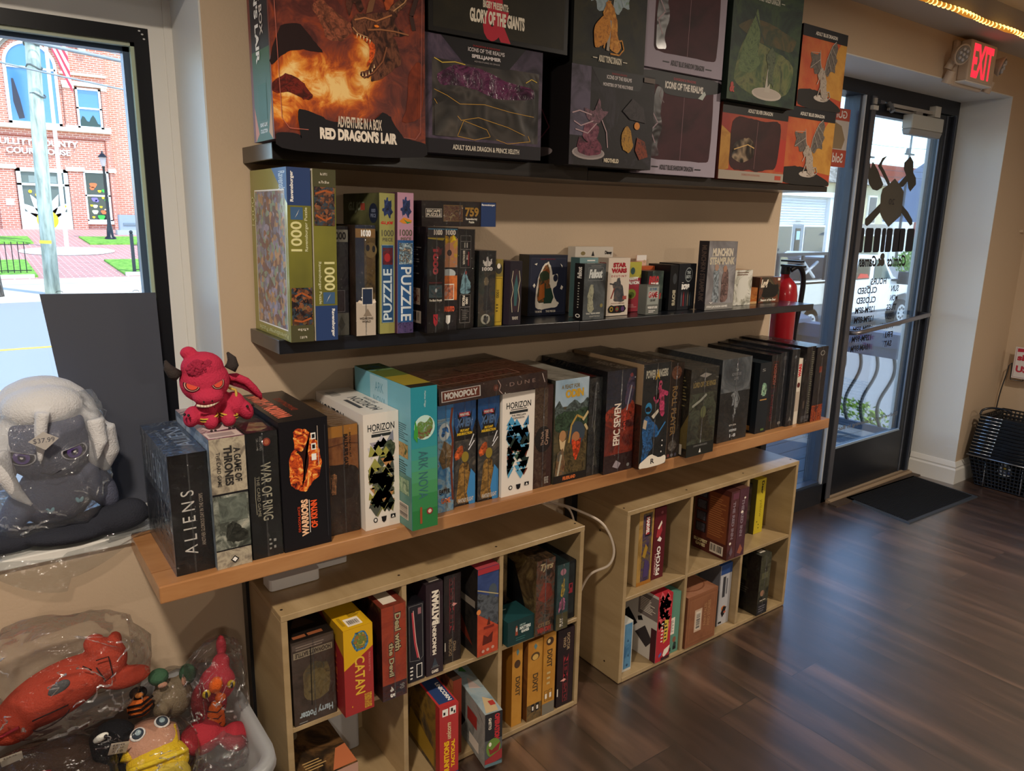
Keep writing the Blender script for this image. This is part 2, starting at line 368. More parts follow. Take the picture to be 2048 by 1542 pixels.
def baseboard(name, pts):
    """moulded baseboard following a floor path; profile points (out, up)"""
    prof = [(0, 0), (0.018, 0), (0.018, 0.085), (0.012, 0.095), (0.014, 0.105), (0.008, 0.122), (0.004, 0.132), (0, 0.132)]
    b = MB(); n = len(prof)
    rings = []
    for i, p in enumerate(pts):
        p = Vector((p[0], p[1])); dirs = []
        if i > 0: d = (p - Vector(pts[i - 1])).normalized(); dirs.append(Vector((d.y, -d.x)))
        if i < len(pts) - 1: d = (Vector(pts[i + 1]) - p).normalized(); dirs.append(Vector((d.y, -d.x)))
        nn = sum(dirs, Vector((0, 0)));
        if len(dirs) == 2: nn = nn / (1 + dirs[0].dot(dirs[1]))
        rings.append([(p.x + nn.x * o_, p.y + nn.y * o_, z) for o_, z in prof])
    vs = [v for r in rings for v in r]
    fs = [(i * n + k, i * n + (k + 1) % n, (i + 1) * n + (k + 1) % n, (i + 1) * n + k) for i in range(len(pts) - 1) for k in range(n)]
    fs += [tuple(range(n)), tuple(range(len(vs) - 1, len(vs) - n - 1, -1))]
    b.add(vs, fs, TRIMW); return struct(b.build(name))
baseboard('baseboard_right', [(4.581, 2.06), (4.581, WY), (5.045, WY), (5.045, -4.5)])
baseboard('baseboard_front', [(-3.0, WY), (2.63, WY)])
# left shop window
root = struct(bpy.data.objects.new('window_1', None)); C.objects.link(root); root.location = (0.39, DY, 0.76)
b = MB(); x1, z1 = 0.417, 1.912
for (a, c) in (((x1 - 0.032, DY - 0.004, 0.76), (x1, OY - 0.02, z1)), ((-1.6, DY - 0.004, z1 - 0.034), (x1 - 0.032, OY - 0.02, z1)), ((-1.6, DY - 0.004, 0.76), (x1 - 0.032, OY - 0.02, 0.80))):
    b.box(a, c, BLK)
for (a, c) in (((x1 - 0.052, DY + 0.035, 0.80), (x1 - 0.032, DY + 0.07, z1 - 0.034)), ((-1.6, DY + 0.035, z1 - 0.05), (x1 - 0.032, DY + 0.07, z1 - 0.034)), ((-1.6, DY + 0.035, 0.80), (x1 - 0.032, DY + 0.07, 0.815))):
    b.box(a, c, M('#4b5f78', 0.35))
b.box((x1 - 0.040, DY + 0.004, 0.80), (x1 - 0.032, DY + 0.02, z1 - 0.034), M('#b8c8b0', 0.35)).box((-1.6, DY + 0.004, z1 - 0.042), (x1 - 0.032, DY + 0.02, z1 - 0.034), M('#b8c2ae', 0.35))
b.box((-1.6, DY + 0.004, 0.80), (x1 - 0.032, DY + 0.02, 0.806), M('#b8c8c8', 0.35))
for zz, xx in ((1.898, 0.404), (1.888, 0.407), (1.905, 0.398)): b.ell((xx, DY - 0.005, zz), (0.003, 0.001, 0.002), M('#cfcfcf', 0.4), nu=8, nv=5)
b.build('window_frame', root)
MB().box((-1.6, DY + 0.045, 0.805), (x1 - 0.045, DY + 0.049, z1 - 0.04), GLASS).build('window_pane', root)
# sidelight and door
root = struct(bpy.data.objects.new('window_2', None)); C.objects.link(root); root.location = (3.1, DY, 0)
b = MB(); DK = M('#23262d', 0.3)
b.box((2.634, DY, 0.0), (3.70, DY + 0.11, 0.11), DK).box((2.634, DY, 2.10), (3.70, DY + 0.11, 2.159), DK)
b.box((3.595, DY + 0.02, 0.11), (3.625, DY + 0.10, 2.10), M('#3c4350', 0.3)).box((3.625, DY, 0.0), (3.70, DY + 0.11, 2.10), DK)
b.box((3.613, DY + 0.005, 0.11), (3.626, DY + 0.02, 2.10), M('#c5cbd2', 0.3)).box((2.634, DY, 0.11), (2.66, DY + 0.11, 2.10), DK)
b.box((2.66, DY + 0.01, 0.11), (3.60, DY + 0.05, 0.125), M('#3a4456', 0.3)).box((3.660, DY - 0.006, 0), (3.70, DY, 2.1), M('#55565c', 0.3))
b.build('window_frame', root)
MB().box((2.66, DY + 0.05, 0.11), (3.60, DY + 0.055, 2.10), GLASS).build('window_pane', root)
root = struct(bpy.data.objects.new('door_1', None)); C.objects.link(root); root.location = (4.1, DY, 0)
b = MB()
b.box((3.70, DY, 2.085), (4.581, DY + 0.11, 2.159), DK).box((4.525, DY, 0), (4.581, DY + 0.11, 2.085), DK)
b.box((4.533, DY - 0.01, 0), (4.548, DY, 2.085), M('#3f4552', 0.25)).build('door_frame', root)
b = MB(); y0, y1 = DY + 0.012, DY + 0.057
b.box((3.705, y0, 0.02), (3.722, y1, 2.08), DK).box((4.435, y0, 0.02), (4.522, y1, 2.08), DK)
b.box((3.722, y0, 0.02), (4.435, y1, 0.285), DK).box((3.722, y0, 2.02), (4.435, y1, 2.08), DK)
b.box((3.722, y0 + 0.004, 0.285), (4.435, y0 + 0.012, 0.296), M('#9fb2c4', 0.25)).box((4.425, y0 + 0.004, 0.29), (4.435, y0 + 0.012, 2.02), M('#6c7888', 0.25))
b.box((4.47, y0 - 0.003, 0.02), (4.485, y0, 2.08), M('#4a505c', 0.25))
leaf = b.build('door_leaf', root)
pane = MB().box((3.722, y0 + 0.015, 0.285), (4.435, y0 + 0.02, 2.02), GLASS).build('glass_pane', root)
b = MB(); b.tube([(3.715, y0, 0.93), (3.722, y0 - 0.05, 0.935), (3.80, y0 - 0.062, 0.945), (4.1, y0 - 0.066, 0.965), (4.42, y0 - 0.062, 0.985), (4.47, y0 - 0.055, 0.985), (4.475, y0, 0.985)], 0.0125, M('#8b8688', 0.28, metal=0.7), 12)
b.build('door_handle', root)
b = MB()
b.box((3.995, y0 - 0.055, 1.975), (4.33, y0, 2.045), M('#b9b9b2', 0.4)).prism([(y0 - 0.055, 1.975), (y0, 1.975), (y0 - 0.01, 1.945), (y0 - 0.045, 1.945)], 0.335, M('#9a9a97', 0.4), axis='x', y0=3.995)
bevel(b.build('door_closer', root), 0.006)
b = MB(); b.box((3.83, y0 - 0.035, 2.062), (4.30, y0 - 0.022, 2.078), M('#a9a39c', 0.4)).box((3.80, y0 - 0.03, 2.045), (4.10, y0 - 0.018, 2.056), M('#8f8a84', 0.4)).cyl((3.82, y0 - 0.04, 2.04), (3.82, y0 - 0.01, 2.08), 0.014, 0.014, ALU, 10)
b.box((4.24, y0 - 0.045, 2.05), (4.30, y0 - 0.005, 2.105), M('#c8c4bb', 0.4)).box((4.05, y0 - 0.04, 2.04), (4.12, y0, 2.062), M('#8f8a84', 0.4)).build('closer_arm', root)
b = MB(); b.box((3.655, DY - 0.018, 2.035), (3.70, DY, 2.055), M('#c9c3ba', 0.4)).box((3.665, DY - 0.014, 2.062), (3.69, DY, 2.09), M('#a8a39b', 0.4)).box((3.72, DY - 0.014, 2.07), (3.76, DY, 2.085), M('#55565c', 0.4)).build('door_chime', root)
MB().box((3.66, DY - 0.035, 0.0), (4.56, DY + 0.10, 0.014), M('#b39c82', 0.5)).box((3.64, DY - 0.085, 0.0), (4.575, DY - 0.035, 0.006), M('#4f4238', 0.5)).box((3.66, DY - 0.02, 0.014), (4.56, DY - 0.008, 0.018), M('#8c7862', 0.4)).build('door_threshold', root)
# vinyl lettering on the inside of the door glass, reading from the street
vz = y0 + 0.0145
V = M('#4a463f', 0.6); V2 = M('#27252b', 0.6)
pv = lambda u, v: (u, vz, v)
b = MB()
def vp(pts, m, d=0.0): b.add([(x, vz - d, z) for x, z in pts], [tuple(range(len(pts)))], m)
vp([(3.755, 1.803), (3.743, 1.745), (3.773, 1.692), (3.814, 1.665), (3.86, 1.66), (3.902, 1.675), (3.915, 1.694), (3.892, 1.716), (3.85, 1.757), (3.812, 1.785), (3.783, 1.80), (3.774, 1.765)], V)
vp([(3.92, 1.837), (3.874, 1.823), (3.84, 1.781), (3.883, 1.751), (3.962, 1.691), (3.982, 1.703), (3.91, 1.762), (3.875, 1.785), (3.883, 1.805)], V)
vp([(4.158, 1.849), (4.1, 1.813), (4.104, 1.781), (4.136, 1.75), (4.071, 1.704), (4.085, 1.686), (4.123, 1.69), (4.16, 1.718), (4.178, 1.685), (4.203, 1.667), (4.257, 1.707), (4.247, 1.74), (4.21, 1.767), (4.197, 1.823)], V)
vp([(3.913, 1.60), (3.779, 1.516), (3.781, 1.489), (3.805, 1.48), (3.837, 1.494), (3.923, 1.555)], V)
vp([(4.128, 1.598), (4.207, 1.561), (4.269, 1.518), (4.276, 1.494), (4.253, 1.486), (4.21, 1.512), (4.128, 1.56)], V)
vp([(4.024, 1.728), (3.97, 1.696), (3.912, 1.671), (3.902, 1.638), (3.914, 1.551), (3.944, 1.523), (4.021, 1.477), (4.084, 1.511), (4.139, 1.54), (4.135, 1.664), (4.082, 1.70)], M('#5c574d', 0.6), 0.0004)
for (x0_, x1_) in ((3.722, 3.79), (3.799, 3.88), (3.888, 3.955), (3.964, 4.009), (4.010, 4.077), (4.086, 4.160), (4.148, 4.214), (4.228, 4.316)):
    vp([(x0_ + 0.008, 1.345), (x1_ - 0.008, 1.345), (x1_, 1.356), (x1_ - 0.004, 1.462), (x1_ - 0.012, 1.471), (x0_ + 0.010, 1.471), (x0_, 1.462), (x0_ + 0.003, 1.356)], V2)
b.build('emblem_decal', root)
b = MB()
def mirtext(t_, x0_, x1_, z0_, z1_, m=V2, bold=0.025, shear=0.0):
    mid = x0_ + x1_
    b.text(t_, m, lambda u, v: (mid - u, vz - 0.0002, v), (x0_, z0_, x1_, z1_), 0, bold, None, shear)
b2 = MB(); b2.text('20', V2, lambda u, v: (8.048 - u, vz - 0.0009, v), (3.996, 1.594, 4.057, 1.624), 0, 0.0)
b2.build('emblem_number', root)
mirtext('Games', 3.769, 3.944, 1.27, 1.328, V2, 0.03, 0.4); mirtext('&', 3.95, 4.03, 1.27, 1.34, V, 0.08); mirtext('Comics', 4.054, 4.256, 1.265, 1.328, V2, 0.03, 0.4)
mirtext('HOURS', 3.914, 4.073, 1.172, 1.207)
for k, (d_, h_) in enumerate((('SUN', 'CLOSED'), ('MON', 'CLOSED'), ('TUES', '12PM-8PM'), ('WED', '12PM-8PM'), ('THURS', '12PM-8PM'), ('FRI', '12PM-9PM'), ('SAT', '10AM-9PM'))):
    z_ = 1.127 - k * 0.052
    mirtext(h_, 3.79, 3.985, z_, z_ + 0.034); mirtext(d_, 4.215 - 0.026 * len(d_), 4.219, z_, z_ + 0.034)
mirtext('Deliveries to Receiving in Back', 3.73, 4.40, 0.375, 0.405, M('#7a7f86', 0.6))
b.build('hours_lettering', root)
# half poster on the sidelight
b = MB(); yy = DY + 0.0485
b.box((3.30, yy - 0.001, 1.76), (3.565, yy, 2.03), M('#d2c8c0', 0.5)); b.box((3.30, yy - 0.002, 1.975), (3.565, yy - 0.001, 2.03), M('#c05a48', 0.5)); b.box((3.30, yy - 0.002, 1.76), (3.565, yy - 0.001, 1.84), M('#c05a48', 0.5))
W_ = M('#efe9e2', 0.5)
b.text('GUNPLA', W_, lambda u, v: (6.87 - u, yy - 0.0022, v), (3.33, 1.985, 3.55, 2.02), 0, 0.02)
b.text('Sold Here', W_, lambda u, v: (6.87 - u, yy - 0.0022, v), (3.33, 1.78, 3.55, 1.825), 0, 0.02)
b.add([(3.36, yy - 0.0022, 1.845), (3.52, yy - 0.0022, 1.845), (3.54, yy - 0.0022, 1.89), (3.50, yy - 0.0022, 1.95), (3.44, yy - 0.0022, 1.965), (3.39, yy - 0.0022, 1.92)], [(0, 1, 2, 3, 4, 5)], M('#a08a6c', 0.5))
tag(b.build('window_poster', loc=(3.43, yy, 1.9)), 'red and cream poster with mirrored lettering stuck on the sidelight glass', 'poster')
# LED rope on the ceiling edge
root = thing('rope_light', 'glowing amber rope light along the ceiling edge near the exit sign', 'rope light', (3.6, 1.58, CZ))
b = MB(); pts = [(3.05 + i * 0.13, 1.585 + 0.006 * math.sin(i * 1.7), CZ - 0.012 - (0.008 if i % 3 == 0 else 0)) for i in range(16)]
b.tube(pts, 0.009, M('#d98a2a', 0.4, emit=0.7), 8); b.build('tube', root)
for i in range(58):
    b = MB(); x = 3.06 + i * 0.0335; b.ell((x, 1.583 + 0.006 * math.sin((x - 3.05) / 0.13 * 1.7), CZ - 0.014), (0.005, 0.0105, 0.0105), M('#ffc860', 0.4, emit=5.0), nu=8, nv=6); b.build('bulb', root)
# ceiling lamps
for i, (x, y, e) in enumerate(ceil_lamps):
    MBc = MB(); MBc.lathe([(0.085, 0), (0.11, 0.0), (0.115, 0.012), (0.105, 0.03)], M('#e6e4de', 0.4), (x, y, 2.326), 28)
    z_ = CZ + 0.09; MBc.cyl((x, y, 2.35), (x, y, z_), 0.03, 0.05, M('#e6e4de', 0.4), 16)
    tag(MBc.build('ceiling_lamp', loc=(x, y, z_)), ['round white ceiling lamp above the bagged plush window', 'round white ceiling lamp above the doormat end of the room', 'round white ceiling lamp added unseen at the back left of the room', 'round white ceiling lamp added unseen at the back right of the room'][i], 'lamp')
# exit sign
root = thing('exit_sign', 'white exit sign with red letters and two emergency lamp heads above the door', 'exit sign', (4.0, WY, 2.15))
EW = M('#c9b7a4', 0.45)
b = MB(); b.box((3.875, 1.735, 2.155), (4.15, 1.785, 2.335), EW); b.box((3.845, 1.785, 2.135), (4.155, WY, 2.335), EW)
bevel(b.build('housing', root), 0.008, 3)
b = MB(); b.box((3.87, 1.74, 2.150), (4.15, 1.80, 2.156), M('#e8e6e0', 0.4)); b.build('lamp_strip', root)
b = MB(); b.text('EXIT', M('#f0283c', 0.4, emit=1.4), lambda u, v: (u, 1.7345, v), (3.905, 2.172, 4.115, 2.32), 0, 0.035); b.build('letters', root)
for x, s_ in ((3.792, -1), (4.215, 1)):
    b = MB(); d = Vector((s_ * 0.25 + 0.0, -0.8, -0.25)).normalized(); p = Vector((x, 1.735, 2.255))
    b.cyl(p - d * 0.035, p, 0.026, 0.045, EW, 20); b.cyl(p, p + d * 0.006, 0.045, 0.045, EW, 20)
    b.cyl((x - s_ * 0.0, 1.77, 2.19), (x + -s_ * 0.005, 1.79, 2.14), 0.018, 0.022, EW, 12); b.cyl(p - d * 0.03, (x, 1.79, 2.2), 0.014, 0.018, EW, 10)
    hd = b.build('lamp_head', root)
    b = MB(); b.cyl(p + d * 0.006, p + d * 0.009, 0.038, 0.038, M('#8f8c8a', 0.2, metal=0.3), 20)
    q1 = d.orthogonal().normalized(); q2 = d.cross(q1)
    for (uu, vv) in ((0, 0), (1, 0), (-1, 0), (.5, .87), (-.5, .87), (.5, -.87), (-.5, -.87)):
        b.ell(p + d * 0.010 + (q1 * uu + q2 * vv) * 0.0225, (0.008, 0.008, 0.008), M('#c8c8cc', 0.15), nu=8, nv=6)
    b.build('lens', hd)
# doormat
b = MB(); b.hexa([(3.74, 1.64, 0), (4.466, 1.614, 0), (4.51, 2.0, 0), (3.80, 2.03, 0), (3.745, 1.645, 0.006), (4.461, 1.619, 0.006), (4.505, 1.995, 0.006), (3.805, 2.025, 0.006)], M('#3a4048', 0.5))
mt = thing('doormat', 'black ribbed doormat with grey rubber edge on the floor inside the door', 'doormat', (4.1, 1.82, 0))
b.build('rubber_edge', mt)
b = MB(); n = 34
for i in range(n):
    t0, t1 = i / n, (i + 0.62) / n
    f = lambda t, s: (3.765 + (3.82 - 3.765) * t + s * 0.675, 1.665 + t * 0.345 - s * 0.026, 0)
    q = [f(t0, 0), f(t0, 1), f(t1, 1), f(t1, 0)]
    b.hexa([(p[0], p[1], 0.006) for p in q] + [(p[0], p[1], 0.0095) for p in q], M('#14161c', 0.9))
b.build('ribs', mt)

# ================================================================ shelves
MAPLE = woodmat('maple_shelf', '#96643a', '#ab784a', '#bb8a5a', 2.2, (1.2, 6, 8), 0.32, coat=0.35, coatr=0.15)
BIRCH = woodmat('birch_panel', '#9c845e', '#a78f69', '#b39b75', 2.0, (1.0, 1.0, 7), 0.38, coat=0.15, coatr=0.25)
BIRCHX = woodmat('birch_panel_long', '#9c845e', '#a78f69', '#b39b75', 2.0, (7, 1.0, 1.0), 0.38, coat=0.15, coatr=0.25)
BB = woodmat('black_brown_shelf', '#121011', '#1c1919', '#2a2523', 5, (1, 8, 12), 0.3, coat=0.3, coatr=0.2)
BBB = woodmat('black_shelf', '#0e1117', '#141821', '#1d222c', 5, (1, 8, 12), 0.28, coat=0.4, coatr=0.15)
def slab(name, label, xl, xr, yf, zbl, ztl, zbr, ztr, m, group):
    b = MB(); b.hexa([(xl, yf, zbl), (xr, yf, zbr), (xr, WY - 0.0005, zbr), (xl, WY - 0.0005, zbl), (xl, yf, ztl), (xr, yf, ztr), (xr, WY - 0.0005, ztr), (xl, WY - 0.0005, ztl)], m)
    o = b.build(name, loc=((xl + xr) / 2, WY, (zbl + ztl) / 2)); bevel(o, 0.0015); return tag(o, label, 'shelf', group)
slab('floating_shelf', 'long black-brown floating shelf carrying the large red fiery box, top left', 0.546, 1.428, 1.605, 1.600, 1.635, 1.593, 1.631, BB, 'black floating shelves')
slab('floating_shelf', 'black floating shelf carrying the winged figure boxes, top right', 1.4285, 2.612, 1.605, 1.593, 1.6225, 1.603, 1.6225, BB, 'black floating shelves')
slab('floating_shelf', 'black floating shelf holding the puzzle boxes with a pale smear on its end', 0.540, 1.4195, 1.605, 1.184, 1.2165, 1.171, 1.201, BBB, 'black floating shelves')
slab('floating_shelf', 'black floating shelf holding the small card games, reaching past the wall end', 1.420, 2.606, 1.605, 1.171, 1.2, 1.1645, 1.189, BBB, 'black floating shelves')
ws = thing('wall_shelf', 'long thick maple plank shelf on black posts carrying the row of board games', 'shelf', (1.42, WY, 0.76))
b = MB()
b.box((0.237, 1.493, 0.722), (2.617, WY - 0.002, 0.76), MAPLE)
pl_ = b.build('plank', ws); bevel(pl_, 0.003, 2)
b = MB(); b.box((0.2365, 1.565, 0.7601), (2.617, 1.5663, 0.7604), M('#8a5a34', 0.5)); b.build('board_joint', ws)
for x0, x1_ in ((0.475, 0.514), (1.548, 1.592), (2.72, 2.765)):
    if x0 > 2.6: x0, x1_ = 2.575, 2.612
    b = MB(); b.box((x0, 1.755, 0.0), (x1_, 1.788, 0.722), BLK); b.build('post', ws)
# cube bookcases
def bookcase(label, X0, X1, Yf, Yb, H, divs, dep=0.016):
    t = thing('cube_bookcase', label, 'bookcase', ((X0 + X1) / 2, (Yf + Yb) / 2, 0), 'pale birch cube bookcases under the maple shelf')
    p = 0.015
    bx_ = lambda n, a, c, m: bevel(MB().box(a, c, m).build(n, t), 0.001, 1)
    bx_('top_panel', (X0, Yf, H - p), (X1, Yb, H), BIRCHX)
    bx_('bottom_panel', (X0 + p, Yf, 0.002), (X1 - p, Yb, 0.002 + p), BIRCHX)
    bx_('side_panel', (X0, Yf + .001, 0.002), (X0 + p, Yb, H - p), BIRCH); bx_('side_panel', (X1 - p, Yf + .001, 0.002), (X1, Yb, H - p), BIRCH)
    bx_('back_panel', (X0 + p, Yb - 0.004, 0.017), (X1 - p, Yb, H - p), BIRCH)
    zs = 0.293
    xs = [X0 + p] + [v for d in divs for v in (d, d + 0.0135)] + [X1 - p]
    for d in divs: bx_('divider', (d, Yf + .002, 0.017), (d + 0.0135, Yb - 0.004, H - p), BIRCH)
    for i in range(0, len(xs), 2): bx_('shelf_board', (xs[i], Yf + .002, zs), (xs[i + 1], Yb - 0.004, zs + 0.0125), BIRCHX)
    for x in (X0 + 0.012, *[d + 0.007 for d in divs], X1 - 0.014):
        for y in (Yf + 0.03, Yb - 0.03): MB().cyl((x, y, H - 0.0003), (x, y, H + 0.0003), 0.0035, 0.0035, M('#2a1d12', 0.7), 10).build('screw_hole', t)
    if X0 > 1.5:
        for (y, z) in ((1.59, .05), (1.72, .29), (1.64, .50)): MB().cyl((X0 - 0.0003, y, z), (X0 + 0.0003, y, z), 0.0035, 0.0035, M('#2a1d12', 0.7), 10).build('peg_hole', t)
    return t
bookcase('pale birch six-cube bookcase with a crowd of games, nearer the plush tub', 0.483, 1.397, 1.52, 1.79, 0.602, (0.789, 1.089))
bookcase('pale birch six-cube bookcase with fewer games, nearer the door', 1.574, 2.487, 1.52, 1.79, 0.605, (1.872, 2.176))

# ================================================================ boxed games
def painted(m):
    """a brushed, mottled version of a flat ink for drawn figures"""
    if not m.name.startswith('paint_'): return m
    h = m.name[6:12]; c = [int(h[i:i + 2], 16) for i in (0, 2, 4)]
    if sum(c) > 600 or sum(c) < 110: return m
    f = lambda k: '#%02x%02x%02x' % tuple(max(0, min(255, int(v * k))) for v in c)
    return A(' '.join((f(.45), f(.8), f(1.0), f(1.35), f(.7))), 55, sum(c) % 17, 1.5, .5, detail=8)
def face(b, kind, x0, x1, y0, y1, z0, z1, items):
    W, H, pl = {'f': (x1 - x0, z1 - z0, lambda u, v, e: (x0 + u, y0 - e, z0 + v)),
                'l': (y1 - y0, z1 - z0, lambda u, v, e: (x0 - e, y1 - u, z0 + v)),
                't': (x1 - x0, y1 - y0, lambda u, v, e: (x0 + u, y0 + v, z1 + e)),
                'r': (y1 - y0, z1 - z0, lambda u, v, e: (x1 + e, y0 + u, z0 + v))}[kind]
    for k, it in enumerate(items):
        e = 0.00025 + 0.00014 * k; c = it[0]
        P = lambda u, v: pl(u * W, v * H, e)
        if c == 'r':
            _, u0, v0, u1, v1, m = it[:6]; b.add([P(u0, v0), P(u1, v0), P(u1, v1), P(u0, v1)], [(0, 1, 2, 3)], m)
        elif c == 'p':
            pts = it[1]
            if len(pts) >= 6 and not (len(it) > 3 and it[3]):       # hand-drawn outlines: soften, then roughen
                for w0 in (.16, .2):
                    pts = [((1 - w_) * a_[0] + w_ * c_2[0], (1 - w_) * a_[1] + w_ * c_2[1]) for a_, c_2 in zip(pts, pts[1:] + pts[:1]) for w_ in (w0, 1 - w0)]
                rr = random.Random(len(pts) + k); jt = .0016
                pts = [(u + rr.uniform(-jt, jt) / W, v + rr.uniform(-jt, jt) / H) for u, v in pts]
            b.add([P(*q) for q in pts], [tuple(range(len(pts)))], painted(it[2]) if len(it[1]) >= 6 else it[2])
        elif c == 'e':
            _, u, v, ru, rv, m = it; b.add([P(u + ru * math.cos(2 * math.pi * q / 20), v + rv * math.sin(2 * math.pi * q / 20)) for q in range(20)], [tuple(range(20))], m)
        elif c == 'o':      # outline frame
            _, u0, v0, u1, v1, wd, m = it; du, dv = wd / W, wd / H
            for (a0, c0, a1, c1) in ((u0, v0, u1, v0 + dv), (u0, v1 - dv, u1, v1), (u0, v0, u0 + du, v1), (u1 - du, v0, u1, v1)):
                b.add([P(a0, c0), P(a1, c0), P(a1, c1), P(a0, c1)], [(0, 1, 2, 3)], m)
        elif c == 'l':      # stroke
            _, pts, wd, m = it
            for (q0, q1) in zip(pts, pts[1:]):
                a_ = Vector((q0[0] * W, q0[1] * H)); c_2 = Vector((q1[0] * W, q1[1] * H)); d = (c_2 - a_)
                if d.length < 1e-6: continue
                n = Vector((-d.y, d.x)).normalized() * wd / 2
                b.add([pl(*(a_ - n), e), pl(*(c_2 - n), e), pl(*(c_2 + n), e), pl(*(a_ + n), e)], [(0, 1, 2, 3)], m)
        elif c == 't':
            txt, u0, v0, u1, v1, m = it[1:7]; rot = it[7] if len(it) > 7 else 0; bold = it[8] if len(it) > 8 else 0.01; sh = it[9] if len(it) > 9 else 0
            b.text(txt, m, lambda u, v: pl(u, v, e), (u0 * W, v0 * H, u1 * W, v1 * H), rot, bold, None, sh)
        elif c == 'bar':    # barcode patch
            _, u0, v0, u1, v1, vert = it; b.add([P(u0, v0), P(u1, v0), P(u1, v1), P(u0, v1)], [(0, 1, 2, 3)], M('#d8cdbd'))
            rr = random.Random(len(b.v)); q = 0.06
            e2 = e + 0.0001; P2 = lambda u, v: pl(u * W, v * H, e2)
            while q < 0.9:
                w2 = rr.choice((0.02, 0.035, 0.055))
                if vert: a0, a1, c0, c1 = u0 + (u1 - u0) * .1, u0 + (u1 - u0) * .9, v0 + (v1 - v0) * q, v0 + (v1 - v0) * (q + w2)
                else: a0, a1, c0, c1 = u0 + (u1 - u0) * q, u0 + (u1 - u0) * (q + w2), v0 + (v1 - v0) * .2, v0 + (v1 - v0) * .9
                b.add([P2(a0, c0), P2(a1, c0), P2(a1, c1), P2(a0, c1)], [(0, 1, 2, 3)], INK); q += w2 + rr.choice((0.02, 0.03, 0.05))
        elif c == 'lines':  # small print
            _, u0, v0, u1, v1, n, m = it; rr = random.Random(int(u0 * 99 + n))
            for q in range(n):
                z_ = v0 + (v1 - v0) * (q + .25) / n; ue = u0 + (u1 - u0) * rr.uniform(.6, 1)
                b.add([P(u0, z_), P(ue, z_), P(ue, z_ + (v1 - v0) * .4 / n), P(u0, z_ + (v1 - v0) * .4 / n)], [(0, 1, 2, 3)], m)
        elif c == 'tri':    # scattered shards
            _, u0, v0, u1, v1, n, ms = it; rr = random.Random(n * 7 + int(u0 * 50))
            for q in range(n):
                cu, cv = rr.uniform(u0, u1), rr.uniform(v0, v1); s_ = rr.uniform(.012, .02); up = rr.choice((1, -1)); k2 = pl
                b.add([P(min(max(cu - s_ / W / 1, u0), u1), cv), P(min(cu + s_ / W, u1), cv), P(cu, cv + up * s_ * 1.5 / H)], [(0, 1, 2) if up > 0 else (2, 1, 0)], rr.choice(ms))
INK = M('#17161a', 0.5); CRM = M('#efe6d6', 0.45); WHT = M('#f2efe9', 0.4); YEL = M('#f0c020', 0.4); GRY = M('#8c8b88', 0.45); RED = M('#c81e24', 0.4); GOLD = M('#c99a3c', 0.4)
def G(label, X, Yf, z0, h, d, body, front=(), left=(), top=(), right=(), name='game_box', cat='game box', group=None, rz=0.0, ry=0.0, wrap=None, lid=None, children=None):
    x0, x1 = X
    if isinstance(body, str): body = M(body, 0.5)
    b = MB(); b.box((x0, Yf, z0), (x1, Yf + d, z0 + h), body)
    for k, it in (('f', front), ('l', left), ('t', top), ('r', right)):
        if it: face(b, k, x0, x1, Yf, Yf + d, z0, z0 + h, it)
    if lid: # pale seam where the lid meets the tray
        f0 = x0 + (x1 - x0) * lid; b.box((f0 - .0007, Yf - .0002, z0), (f0 + .0007, Yf + .001, z0 + h), M('#2a2622', .6))
    o = b.build(name, loc=((x0 + x1) / 2, Yf + d / 2, z0)); o.rotation_euler = (0, ry, rz)
    tag(o, label, cat, group)
    if wrap:
        s = 0.0011; wb = MB(); wb.box((x0 - s, Yf - s, z0 + 0.0004), (x1 + s, Yf + d + s, z0 + h + s), film('#ffffff', wrap, 0.06, 0.45, 30, key='wrap'))
        # folded seam strip down the front
        xm = (x0 + x1) / 2; wb.box((xm - .0016, Yf - s - .0006, z0 + 0.001), (xm + .0016, Yf - s, z0 + h), film('#f4f6f8', 0.05, 0.15, 0.5, 60, white=0.03, key='seam'))
        wo = wb.build('shrink_wrap', o, loc=((x0 + x1) / 2, Yf + d / 2, z0)); wo.location = (0, 0, 0)
    return o
wz, fz = 0.7603, -0.73 + 1.49
r, t, e, p, l = 'r', 't', 'e', 'p', 'l'
SIL = M('#b9b4ac', 0.35); DKG = M('#202024', 0.34)
def emb(u, v, s, W, H, m):  # little round emblem
    return ('e', u, v, s / W, s / H, m)
GW = 'board games along the maple shelf'
# --- maple shelf, left to right
G('black boxed game with thin spaced silver letters at the left end of the maple shelf', (0.277, 0.351), 1.52, wz, 0.257, 0.27, M('#17191d', .3),
  [(t, 'A L I E N S', .26, .16, .60, .70, WHT, 90, 0.0), (t, 'ANOTHER GLORIOUS DAY IN THE CORPS', .72, .22, .82, .66, M('#c8b9a8'), 90, .0)],
  [(r, 0, 0, 1, 1, M('#7e8894', 0.14, coat=.6)), (r, .05, .08, .95, .55, M('#4a4f58', .15)), (t, 'A L I E N S', .12, .62, .75, .88, M('#c5cfdc'), 0, 0.0)],
  [(r, 0, 0, 1, 1, M('#46566e', .12, coat=.5)), (t, 'ALIENS', .45, .2, .9, .8, M('#b5c7dc'), 90, 0.0), (t, 'THE BOARD GAME', .2, .3, .3, .7, M('#9fb3c9'), 90, 0)], group=GW, wrap=.05)
STONE = A('#6a6157 #8e8474 #b3a892 #8a7f6f', 30, 1, 1.0)
